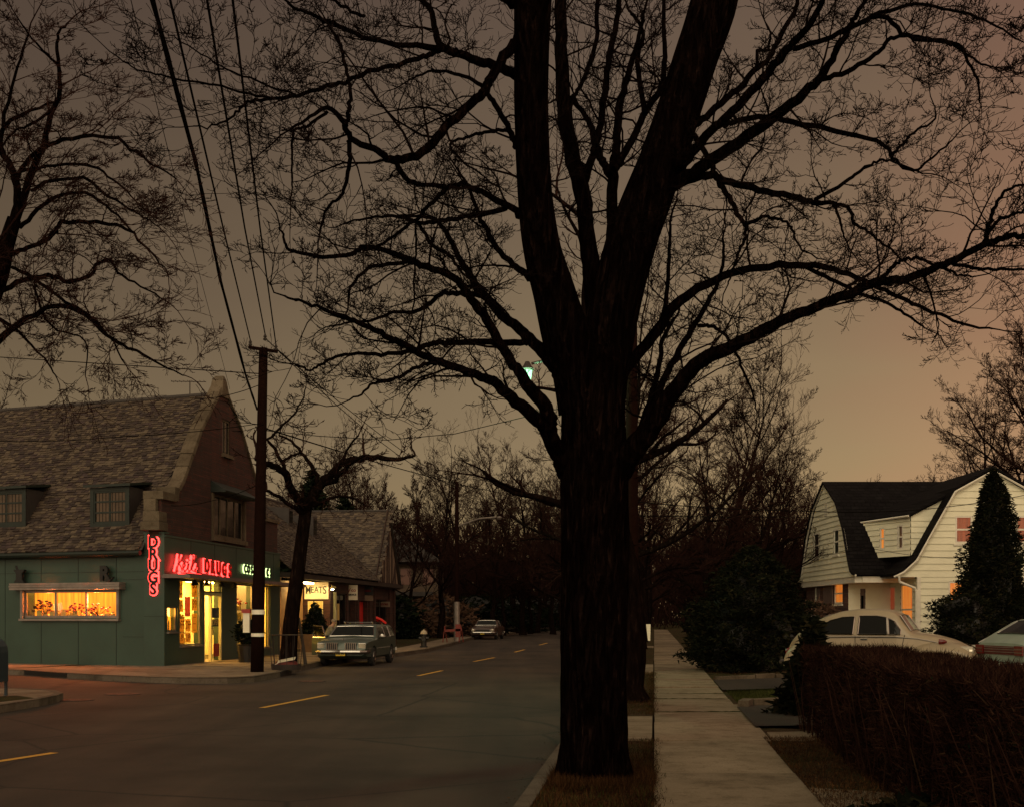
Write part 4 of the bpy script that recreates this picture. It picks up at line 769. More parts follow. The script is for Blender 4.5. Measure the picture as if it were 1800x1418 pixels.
q3 = G(803, 1126, .155); t = pole(q3, P(803, 846, q3.y).z, .17, .11, 'farther utility pole with a street light arm beyond the hydrant'); UP3 = V3((q3.x, q3.y, P(803, 850, q3.y).z))
b = MB(); b.lathe(q3, [(.19, 0), (.18, 2.4)], 12); b.build('pale_sleeve', 'grey_metal', t)
b = MB(); b.tube([P(803, 925, q3.y), P(822, 918, q3.y-.3), P(842, 911, q3.y-.6), P(872, 908, q3.y-1)], .05, 6); b.lathe(P(878, 909, q3.y-1), [(.1, -.1), (.17, 0), (.05, .08)], 8); b.build('lamp_arm', 'grey_metal', t)
q2 = RT(-.55, 30, .15); t = pole(q2, 11.2, .18, .12, 'reddish utility pole rising behind the big street tree'); MATS_ = None
lp = P(927, 655, 30.2); b = MB(); ax = V3((q2.x, q2.y, lp.z+.35)); b.tube([ax, ax+V3((-1.2, 0, .12)), lp+V3((.1, 0, .22))], .035, 6); b.build('lamp_arm', 'iron', t)
t = thing('street_lamp', 'glowing greenish street lamp hanging on an arm beside the big tree', 'street lamp', lp)
b = MB(); b.lathe(lp+V3((0, 0, .05)), [(.15, 0), (.17, .04), (.1, .12), (.05, .22)], 12); b.build('hood', 'iron', t); b = MB(); b.lathe(lp-V3((0, 0, .27)), [(.03, 0), (.075, .07), (.105, .18), (.12, .32)], 12); b.build('lamp_glass', 'lamp_glow', t)
ld = bpy.data.lights.new('street_lamp_light', 'POINT'); ld.energy = 300; ld.color = (.4, 1, .5); ld.shadow_soft_size = .15; lo = bpy.data.objects.new('street_lamp_light', ld); C.objects.link(lo); lo.location = lp-V3((0, .2, .45))
def wire(pts, r, lab, sag=0, group='overhead wires', n=10, wob=0):
    out = []
    for a, c in zip(pts[:-1], pts[1:]):
        a, c = V3(a), V3(c)
        for k in range(n+1 if c is pts[-1] or True else n): f = k/n; out.append(a.lerp(c, f)-V3((0, 0, sag*4*f*(1-f))))
    rr = [r*(1+wob*rnd.uniform(-1, 1)) for _ in out]
    return tag((lambda b: (b.tube(out, rr, 6 if r > .02 else 4), b.build('overhead_wire', 'wire'))[1])(MB()), lab, 'wire', group)
def thr(p, px, py, d, ext=1.35):
    q = P(px, py, d); return V3(p)+(q-V3(p))*ext
wire([P(452, 720, 34.3), P(432, 660, 33.5), P(387, 491, 25.0), P(345, 290, 19), P(268, 0, 14.5), thr(P(345, 290, 19), 268, 0, 14.5, 2)], .034, 'thick twisted cable, leftmost heavy line above the drugstore', 0, wob=.18)
wire([ins_[0], P(392, 400, 24), P(299, 0, 14.5), thr(P(392, 400, 24), 299, 0, 14.5, 1.6)], .016, 'second heavy overhead wire from the left, running to the first insulator')
wire([ins_[1], P(430, 400, 24), P(364, 0, 14.5), thr(P(430, 400, 24), 364, 0, 14.5, 1.6)], .016, 'third overhead wire, running to the middle insulator')
wire([ins_[2], P(457, 400, 24), P(409, 0, 14.5), thr(P(457, 400, 24), 409, 0, 14.5, 1.6)], .016, 'fourth overhead wire, running to the right insulator')
wire([P(404, 684, 40), P(329, 400, 25), P(230, 0, 16), P(180, -200, 12)], .006, 'thin faint wire left of the heavy cables')
wire([P(458, 657, 34.4), P(282, 646, 36), P(0, 628, 40), P(-200, 618, 43)], .014, 'nearly level wire running left from the pole over the roof ridge', .0)
wire([P(455, 677, 34.4), P(342, 701, 40)], .012, 'short wire from the pole down to the gable', .1)
wire([P(450, 745, 34.4), P(222, 766, 33), P(0, 775, 32), P(-150, 780, 31)], .010, 'slack wire crossing in front of the slate roof', .05)
wire([P(452, 852, 34.4), P(370, 880, 37), P(300, 888, 37.8)], .01, 'thin wire reaching the brick gable by the big window', .05)
wire([ins_[2]-V3((0, 0, .1)), UP3], .018, 'upper wire running away from the near pole to the far pole', .35)
wire([ins_[1]-V3((0, 0, .1)), UP3-V3((0, 0, .2))], .018, 'lower wire running away from the near pole to the far pole', .6)
wire([P(464, 752, 34.4), P(640, 806, 52), P(800, 850, 75), P(915, 872, 95), P(1040, 885, 120)], .022, 'long slanting cable sinking toward the far trees', .0)
wire([P(464, 756, 34.4), P(560, 766, 33), P(680, 773, 32), P(800, 762, 31), P(900, 738, 30.5), P(1100, 690, 30)], .010, 'thin wire sagging across the street to the lamp pole')
wire([P(1103, 905, 30), P(1250, 908, 36), P(1430, 908, 48), P(1474, 907, 52)], .012, 'level service wire reaching the left gable of the white house')
wire([P(1103, 880, 30), P(1400, 897, 35), P(1606, 896, 40), P(1800, 870, 45)], .012, 'service wire passing in front of the white house', .05)
wire([P(1103, 960, 30), P(1300, 984, 33), P(1527, 962, 40), P(1700, 980, 44)], .008, 'thin low wire passing in front of the house dormer', .1)
wire([P(815, 965, 76), P(850, 1000, 78), P(890, 1013, 80), P(922, 998, 84)], .02, 'loop of cable sagging low among the far trees')
# traffic signal
q = G(899, 1108, .15); q = V3((P(899, 1080, 120).x, 120, 0)); t = thing('traffic_signal', 'far traffic signal showing red among the trees', 'traffic light', q); b = MB(); b.tube([q+V3((.5, 0, 0)), q+V3((.5, 0, 3.6)), q+V3((.1, 0, 3.7))], .08, 8); b.build('post', 'iron', t)
b = MB(); b.box(q.x-.22, q.x+.22, q.y-.1, q.y+.15, 2.5, 3.75); b.build('housing', 'black', t); b = MB(); b.lathe((q.x, q.y-.12, 3.27), [(.15, -.02), (.15, .0)], 12, 'y'); b.build('red_lamp', 'signal_red', t)
# ================= WHITE HOUSE
hs = thing('white_house', 'white clapboard gambrel house with black roof and lit windows', 'building', (14.5, 52, .5)); HX = 14.5
def clap(b, W, prof_l, prof_r, z0, z1, holes=(), step=.235, lip=.036, th=.004):
    """clapboards between left(z), right(z); each board tilted outward at its foot"""
    z = z0
    while z < z1-1e-4:
        zt = min(z+step, z1); cuts = sorted({z, zt, *[q for h in holes for q in (h[2], h[3]) if z < q < zt]})
        for za, zb in zip(cuts[:-1], cuts[1:]):
            la, lb_, ra, rb = prof_l(za), prof_l(zb), prof_r(za), prof_r(zb)
            hs_ = sorted([h for h in holes if h[2] <= za+1e-6 and zb <= h[3]+1e-6 and h[1] > la and h[0] < ra]); x = (la, lb_); segs = []
            for h in hs_: segs.append((x[0], x[1], h[0], h[0])); x = (h[1], h[1])
            segs.append((x[0], x[1], ra, rb)); fa, fb = lip*(1-(za-z)/step), lip*(1-(zb-z)/step)
            for a, a2, c, c2 in segs:
                if c-a < .01 and c2-a2 < .01: continue
                p = [W.pt(a, za, fa), W.pt(c, za, fa), W.pt(c2, zb, fb), W.pt(a2, zb, fb)]; b.face(*p)
                if za == z: b.face(W.pt(a, za, 0), W.pt(c, za, 0), p[1], p[0])
        z = zt
def lerpf(pts):
    def f(z):
        for (x0, z0), (x1, z1) in zip(pts[:-1], pts[1:]):
            if z0 <= z <= z1: return x0+(x1-x0)*(z-z0)/(z1-z0)
        return pts[0][0] if z < pts[0][1] else pts[-1][0]
    return f
YC = 56.65; LW = Wall((HX, YC, 0), (0, -1, 0), (-1, 0, 0))  # a = toward camera
pl_, pr_ = [(-5.0, 3.38), (-4.25, 3.85), (-3.2, 5.2), (-1.9, 6.7), (0, 7.75)], [(5.0, 3.38), (4.2, 3.85), (3.3, 5.2), (2.1, 6.65), (0, 7.75)]
gwin = [(.0, 0, 0, 0)]
wl = []
for x0, x1, y0, y1 in ((1431, 1440, 935, 979), (1466, 1475, 928, 973)):
    a0, zt_ = LW.px(x0, y0); a1, zt2 = LW.px(x1, y0); z_b = LW.px(x1, y1)[1]; wl.append((a0, a1, z_b, zt2))
b = MB(); clap(b, LW, lerpf(pl_), lerpf(pr_), 3.38, 7.7, wl); b.build('gable_wall', 'siding', hs)
def hwin(W, h_, mat, lab=None, nx=1, fr=.07, off=.0, nz=2):
    fo = window(W, h_, hs, off=off, nx=nx, nz=nz, fr=fr, mat='trim_white', gl='pane', backing=mat, bdep=.06); b = MB(); W.box(b, h_[0]-.08, h_[1]+.08, h_[2]-.1, h_[2]-.02, -.02, .07); b.build('sill', 'trim_white', fo); return fo
for h_ in wl: hwin(LW, h_, 'black')
v0, v1 = LW.px(1450, 886)[0], LW.px(1455, 886)[0]; b = MB()
for k in range(8): LW.box(b, v0, v1, 6.3+k*.08, 6.3+k*.08+.05, .0, .03)
b.build('louvre_vent', 'trim_white', hs)
# roof of main volume: front profile extruded along +x
def roofsheet(prof, x0, x1, yc, sgn, th=.09, ov=.12):
    b = MB(); P0 = [(yc-sgn*a, z) for a, z in prof]
    for (ya, za), (yb, zb) in zip(P0[:-1], P0[1:]):
        b.hexa([(x0, ya, za), (x1, ya, za), (x1, yb, zb), (x0, yb, zb)], [(x0, ya, za+th), (x1, ya, za+th), (x1, yb, zb+th), (x0, yb, zb+th)])
    return b
fr_ = [(5.15, 3.42), (4.9, 3.46), (4.55, 3.62), (4.3, 3.95), (3.95, 4.5), (3.35, 5.5), (2.15, 6.75), (0, 7.83)]
b = roofsheet(fr_, HX-.14, 20.5, YC, 1); b2 = roofsheet([(a, z) for a, z in fr_], HX-.14, 26, YC, -1); b.v += []; 
o_ = len(b.v); b.v += b2.v; b.f += [tuple(i+o_ for i in f) for f in b2.f]; b.m += b2.m; b.build('main_roof', 'house_roof', hs)
b = MB(); tb = [LW.pt(a, z, .03) for a, z in fr_[::-1]]; b.tube(tb, .05, 5); tb = [LW.pt(-a, z, .03) for a, z in fr_[::-1]]; b.tube(tb, .05, 5); b.build('rake_trim', 'trim_white', hs)
# cross gable facing the street (plane y=50)
YG = 50.0; AX = 19.6; GW2 = Wall((AX, YG, 0), (1, 0, 0), (0, -1, 0))
cpL = [(-3.95, 3.3), (-3.65, 3.5), (-3.1, 3.95), (-2.5, 5.0), (-1.5, 6.75), (0, 7.62)]; cpR = [(-x, z) for x, z in cpL]
gh_ = []
for (x0, x1, y0, y1) in ((1679, 1709, 906, 954), (1667, 1712, 1021, 1077), (1786, 1816, 906, 954)):
    a0, zt_ = GW2.px(x0, y0); a1, zb_ = GW2.px(x1, y1); gh_.append((a0, a1, zb_, zt_))
b = MB(); clap(b, GW2, lerpf(cpL), lerpf(cpR), 3.3, 7.6, gh_, step=.27); clap(b, GW2, lambda z: -3.0, lambda z: 3.2, .4, 3.3, gh_, step=.27); b.build('front_gable_wall', 'siding', hs)
hwin(GW2, gh_[0], 'lit_red', nx=1); hwin(GW2, gh_[1], 'lit_orange', nx=1); hwin(GW2, gh_[2], 'lit_red')
b = MB(); yb = YC
for s_ in (-1, 1):
    pr2 = [(-4.05, 3.34), (-3.95, 3.36), (-3.65, 3.58), (-3.12, 4.05), (-2.55, 5.08), (-1.55, 6.85), (0, 7.72)]
    for (xa, za), (xb, zb) in zip(pr2[:-1], pr2[1:]):
        y0_ = YG-.22; b.hexa([(AX-s_*-xa if s_ > 0 else AX-xa, y0_, za), (AX-s_*-xb if s_ > 0 else AX-xb, y0_, zb), (AX+xb if s_ > 0 else AX-xb, yb, zb), (AX+xa if s_ > 0 else AX-xa, yb, za)], [(AX+xa if s_ > 0 else AX-xa, y0_, za+.1), (AX+xb if s_ > 0 else AX-xb, y0_, zb+.1), (AX+xb if s_ > 0 else AX-xb, yb, zb+.1), (AX+xa if s_ > 0 else AX-xa, yb, za+.1)])
b.build('cross_roof', 'house_roof', hs)
b = MB(); b.tube([(AX+x, YG-.2, z-.04) for x, z in [(-4.05, 3.34), (-3.65, 3.52), (-3.12, 4.0), (-2.55, 5.04), (-1.55, 6.8), (0, 7.66), (1.55, 6.8), (2.55, 5.04), (3.12, 4), (4.05, 3.34)]], .045, 5); b.build('rake_trim', 'trim_white', hs)
# dormer on the left slope of the cross gable (faces -x)
dA, dB = V3((15.35, 53.4, 0)), V3((16.5, 50.6, 0)); du = (dB-dA).normalized(); dl = (dB-dA).length; dW = Wall(dA, du, (du.y, -du.x, 0))
dh = []
for x0, x1, y0, y1 in ((1547, 1556, 926, 965), (1578, 1588, 921, 964)):
    a0, _ = dW.px(x0, y0); a1, z1_ = dW.px(x1, y0); z0_ = dW.px(x1, y1)[1]; dh.append((a0, a1, z0_, z1_))
dm_ = thing('dormer', None, None, (16, 52, 4)); [dm_.pop(k) for k in list(dm_.keys())]; dm_.parent = hs; dm_.location = V3((16, 52, 4))-hs.location
b = MB(); clap(b, dW, lambda z: 0, lambda z: dl, 4.2, 5.8, dh, step=.24); CW = Wall((16.5, 50.6, 0), (1, 0, 0), (0, -1, 0))
clap(b, CW, lambda z: 0, lerpf([(.12, 4.2), (.55, 5.0), (1.1, 5.82)]), 4.2, 5.82, step=.24); b.face((16.5, 50.6, 5.82), (17.7, 50.6, 5.82), (18.1, 50.6, 6.66)); b.build('dormer_wall', 'siding', dm_)
for h_ in dh: fo = window(dW, h_, dm_, off=0, nx=1, nz=2, fr=.07, mat='trim_white', backing=('lit_orange' if h_ is dh[0] else 'lit_dim'), bdep=.05)
q_ = [(15.2, 53.7, 5.78), (16.36, 50.42, 5.8), (18.15, 50.42, 6.74), (18.3, 54.6, 7.15)]; b = MB(); b.hexa(q_, [(x, y, z+.1) for x, y, z in q_]); b.build('dormer_roof', 'house_roof', dm_)
b = MB(); b.tube([q_[0], V3(q_[1])+V3((0, 0, .03))], .045, 5); b.build('fascia', 'trim_white', dm_)
# ground floor: brick left wall, porch walls
BW_ = Wall((14.75, YC, 0), (0, -1, 0), (-1, 0, 0)); a0, z1_ = BW_.px(1465, 1025); a1, z0_ = BW_.px(1480, 1060); bh = (BW_.px(1466, 1030)[0], BW_.px(1481, 1030)[0], z0_, z1_); bh2 = (BW_.px(1432, 1030)[0], BW_.px(1437, 1030)[0], z0_, z1_-.1)
b = MB(); BW_.panel(b, -4.6, 3.0, .3, 3.2, [bh, bh2], th=.2); b.face(BW_.pt(3, .3), BW_.pt(3, .3, -.4), BW_.pt(3, 3.2, -.4), BW_.pt(3, 3.2)); b.build('brick_wall', 'brick_side', hs)
hwin(BW_, bh, 'lit_orange', off=-.04); hwin(BW_, bh2, 'black', off=-.04)
w_ = bh[1]-bh[0]; part_box(hs, 'shutter', 'brown_metal', BW_, bh[0]-w_*1.2, bh[0]-.1, bh[2], bh[3]+.05, .02, .06); part_box(hs, 'shutter', 'brown_metal', BW_, bh2[1]+.1, bh2[1]+.5, bh2[2], bh2[3], .02, .06)
b = MB(); b.ob((HX-.0, YC-4.9, 3.12), (.3, 0, 0), (0, 9.6, 0), (0, 0, .26)); b.ob((HX+.3, YC-5.0, 3.12), (2.2, 0, 0), (0, .2, 0), (0, 0, .26)); b.build('frieze_board', 'trim_white', hs)
b = MB(); b.face((HX, YC-4.9, 3.2), (16.6, YC-4.9, 3.2), (16.6, 54, 3.2), (HX, 54, 3.2)); b.face((15.6, 50, 3.25), (16.7, 50, 3.25), (16.7, 54, 3.25), (15.6, 54, 3.25)); b.build('porch_ceiling', 'trim_white', hs)
PB = Wall((14.75, 53.65, 0), (1, 0, 0), (0, -1, 0)); ph = (PB.px(1512, 1040)[0], PB.px(1521, 1040)[0], .45, 2.9)
b = MB(); clap(b, PB, lambda z: 0, lambda z: 1.85, .3, 3.2, [ph], step=.27); b.build('porch_wall', 'siding', hs); d_ = part_box(hs, 'door', 'brown_metal', PB, ph[0], ph[1], ph[2], ph[3], -.12, -.05); b = MB(); PB.box(b, ph[0]+.06, ph[1]-.06, 1.3, 2.6, -.05, -.04); b.build('pane', 'car_glass', d_)
RW_ = Wall((16.6, 53.65, 0), (0, -1, 0), (-1, 0, 0)); rh1 = (.15, 1.25, 1.0, 3.0); rh2 = (1.75, 3.35, 1.0, 3.05)
rh1 = (RW_.px(1561, 1040)[0], RW_.px(1574, 1040)[0], .9, 3.0); rh2 = (RW_.px(1584, 1040)[0], RW_.px(1605, 1040)[0], .9, 3.05)
b = MB(); clap(b, RW_, lambda z: 0, lambda z: 3.65, .3, 3.25, [rh1, rh2], step=.27); b.build('side_wall', 'siding', hs); hwin(RW_, rh1, 'lit_red', nz=2); hwin(RW_, rh2, 'lit_orange', nz=2)
b = MB(); b.tube([(15.75, 49.8, 3.35), (15.8, 49.85, 3.1), (16.45, 49.95, 2.85), (16.52, 49.95, 2.7), (16.52, 49.95, .4)], .055, 6); b.build('downspout', 'trim_white', hs)
for x_ in (16.55, 22.6): b = MB(); b.box(x_, x_+.14, 49.94, 50.06, .3, 3.3); b.build('corner_board', 'trim_white', hs)
b = MB(); b.box(17.65, 19.2, 49.2, 50, 2.0, 2.12); b.build('window_box', 'dark_green', hs)
b = MB(); b.box(15, 24, 49.99, 62, .2, .42); b.box(22.7, 27, 52, 61, .3, 6.4); b.build('rear_volume', 'siding', hs)
# ================= TREES
from mathutils import noise as mn
def tri_tube(b, pts, rad):
    """light three sided tube for twigs"""
    o = len(b.v); L = len(pts); v = b.v; f = b.f; m = b.m; c = b.cur
    for i in range(L):
        p = pts[i]; d = pts[min(i+1, L-1)]-pts[max(i-1, 0)]
        a = V3((-d.y, d.x, 0.0)); l = a.length
        if l < 1e-5: a = V3((1, 0, 0))
        else: a /= l
        e = d.cross(a); e.normalize(); r = rad[i]
        v.append((p.x+a.x*r, p.y+a.y*r, p.z+a.z*r)); v.append((p.x-a.x*.5*r+e.x*.87*r, p.y-a.y*.5*r+e.y*.87*r, p.z-a.z*.5*r+e.z*.87*r)); v.append((p.x-a.x*.5*r-e.x*.87*r, p.y-a.y*.5*r-e.y*.87*r, p.z-a.z*.5*r-e.z*.87*r))
    for i in range(L-1):
        q = o+i*3; f.append((q, q+1, q+4, q+3)); f.append((q+1, q+2, q+5, q+4)); f.append((q+2, q, q+3, q+5)); m += [c, c, c]
def grow(b, bt, p, d, L, r, lvl, R, o):
    """o: dict(nc, ratio, ang, wob, up, rmin, gap)"""
    n = max(3, int(4+lvl)); st = L/n; pts = [V3(p)]; rad = [r]; dirs = [V3(d)]; d = V3(d)
    for i in range(n):
        d = d+V3((R.gauss(0, 1), R.gauss(0, 1), R.gauss(0, 1)))*o['wob']; d.z += o['up']*(.4 if lvl > 1 else 1.0); d.normalize()
        pts.append(pts[-1]+d*st); rad.append(max(r*(1-.72*(i+1)/n), o['rmin'])); dirs.append(d.copy())
    if r > .035: bt.tube(pts, rad, 7 if r > .08 else 5, cap=False)
    else: tri_tube(b, pts, rad)
    if lvl <= 0: return
    nc = o['nc'][lvl] if isinstance(o['nc'], dict) else o['nc']; k = int(nc+R.random()); base = R.uniform(0, 6.28)
    for j in range(k):
        f = o['f0']+(1-o['f0'])*(j+R.random()*.8)/k if k > 1 else R.random(); f = min(f, .999); i = int(f*n); q = pts[i].lerp(pts[i+1], f*n-i); dd = dirs[i+1]
        az = base+j*2.4+R.uniform(-.5, .5); t = V3((math.cos(az), math.sin(az), R.uniform(-.2, .5))); t = (t-dd*t.dot(dd)).normalized(); an = math.radians(o['ang']*R.uniform(.7, 1.25))
        cd = dd*math.cos(an)+t*math.sin(an); cl = L*o['ratio']*R.uniform(.65, 1.15)*(1.15-.5*f); cr = max(min(rad[i]*.62, r*.6), o['rmin'])
        grow(b, bt, q, cd, cl, cr, lvl-1, R, o)
def limb_twigs(b, bt, pts, rad, R, spacing, L0, lvl, o, start=.12):
    tot = sum((c-a).length for a, c in zip(pts[:-1], pts[1:])); s = tot*start; acc = 0; i = 0; az = R.uniform(0, 6.28)
    while s < tot and i < len(pts)-1:
        seg = (pts[i+1]-pts[i]).length
        if acc+seg < s: acc += seg; i += 1; continue
        f = (s-acc)/seg; q = pts[i].lerp(pts[i+1], f); dd = (pts[i+1]-pts[i]).normalized(); az += 2.4+R.uniform(-.4, .4)
        t = V3((math.cos(az), math.sin(az)*.9, R.uniform(-.4, .7))); t = (t-dd*t.dot(dd)).normalized(); an = math.radians(R.uniform(38, 75))
        fr = s/tot; rr = max(o['rmin'], min(.014, (rad[i]*(1-f)+rad[i+1]*f)*.42)); cl = L0*R.uniform(.45, 1.15)*(1.1-.35*fr)
        if R.random() < .12: cl *= 1.7
        grow(b, bt, q, dd*math.cos(an)+t*math.sin(an), cl, rr, lvl, R, o); s += spacing*R.uniform(.5, 1.5)
def smooth_path(pts, sub=4, jit=0.0, R=random):
    """pts: list of (Vector, radius) -> Catmull-Rom"""
    out = []
    P_ = [pts[0]]+list(pts)+[pts[-1]]
    for i in range(1, len(P_)-2):
        for k in range(sub):
            t = k/sub; p0, p1, p2, p3 = (P_[i-1][0], P_[i][0], P_[i+1][0], P_[i+2][0])
            q = .5*((2*p1)+(p2-p0)*t+(2*p0-5*p1+4*p2-p3)*t*t+(3*p1-p0-3*p2+p3)*t**3)
            if jit: q = q+V3((R.gauss(0, jit), R.gauss(0, jit), R.gauss(0, jit)))
            out.append((q, P_[i][1]+(P_[i+1][1]-P_[i][1])*t))
    out.append(pts[-1]); return out
def pix_limb(px, d0, d1, f=1.0):
    """px list of (x,y,halfwidth px); depth runs d0..d1 along it -> [(Vector, radius m)]"""
    n = len(px); out = []
    for i, (x, y, h) in enumerate(px): d = d0+(d1-d0)*i/max(1, n-1); out.append((P(x, y, d), h/F*d*f))
    return out
def bark_tube(b, path, sides, amp, R, flute=0):
    o = len(b.v); L = len(path); ref = V3((0, 1, 0)); rnd_ = R.uniform(0, 50)
    for i, (p, r) in enumerate(path):
        d = (path[min(i+1, L-1)][0]-path[max(i-1, 0)][0]).normalized(); a = d.cross(ref); a.normalize(); e = a.cross(d)
        for k in range(sides):
            t = 2*math.pi*k/sides; c, s = math.cos(t), math.sin(t); ridge = mn.noise(V3((c*9+rnd_, s*9, p.z*1.1))); fine = mn.noise(V3((c*26, s*26+rnd_, p.z*3.2))); big = mn.noise(V3((c*1.4+rnd_, s*1.4, p.z*.6)))
            rr = r*(1+amp*(.6*ridge+.45*fine)+.08*big)+(flute*math.sin(t*5+1)*max(0, 1-(p.z-.1)/.5) if flute else 0); q = p+(a*c+e*s)*rr; b.v.append((q.x, q.y, q.z))
    for i in range(L-1):
        for k in range(sides): k2 = (k+1) % sides; b.f.append((o+i*sides+k, o+i*sides+k2, o+(i+1)*sides+k2, o+(i+1)*sides+k)); b.m.append(b.cur)
R = random.Random(21)
D0 = 11.85
mt = thing('street_tree', 'huge bare maple with furrowed black trunk forking beside the sidewalk', 'tree', P(1046, 1372, D0), 'trees along the street')
bt, bc = MB(), MB()
OT = dict(nc={3: 4.4, 2: 5, 1: 4.2}, ratio=.54, ang=46, wob=.19, up=.055, rmin=.0025, f0=.15)
trunk = smooth_path(pix_limb([(1048, 1395, 82), (1048, 1374, 68), (1047, 1345, 61), (1046, 1290, 58.5), (1044, 1200, 58.5), (1044, 1060, 59), (1044, 950, 59), (1043, 850, 59.5), (1042, 760, 57), (1042, 700, 55), (1040, 650, 57), (1038, 615, 50)], D0, D0), 12)
bark_tube(bt, trunk, 96, .075, R, .08)
S1 = smooth_path(pix_limb([(1030, 720, 50), (1015, 650, 46), (997, 600, 43), (975, 520, 37), (953, 440, 33), (940, 340, 31), (934, 200, 30), (935, 90, 30), (937, 0, 32), (940, -90, 30)], D0, D0-.6), 7)
S2 = smooth_path(pix_limb([(1052, 740, 48), (1058, 670, 46), (1068, 600, 46), (1085, 520, 44), (1112, 420, 44), (1145, 330, 42), (1168, 270, 41), (1195, 190, 39), (1225, 100, 39), (1252, 20, 42), (1275, -80, 38)], D0, D0+.5), 7)
for s in (S1, S2): bark_tube(bt, s, 40, .05, R)
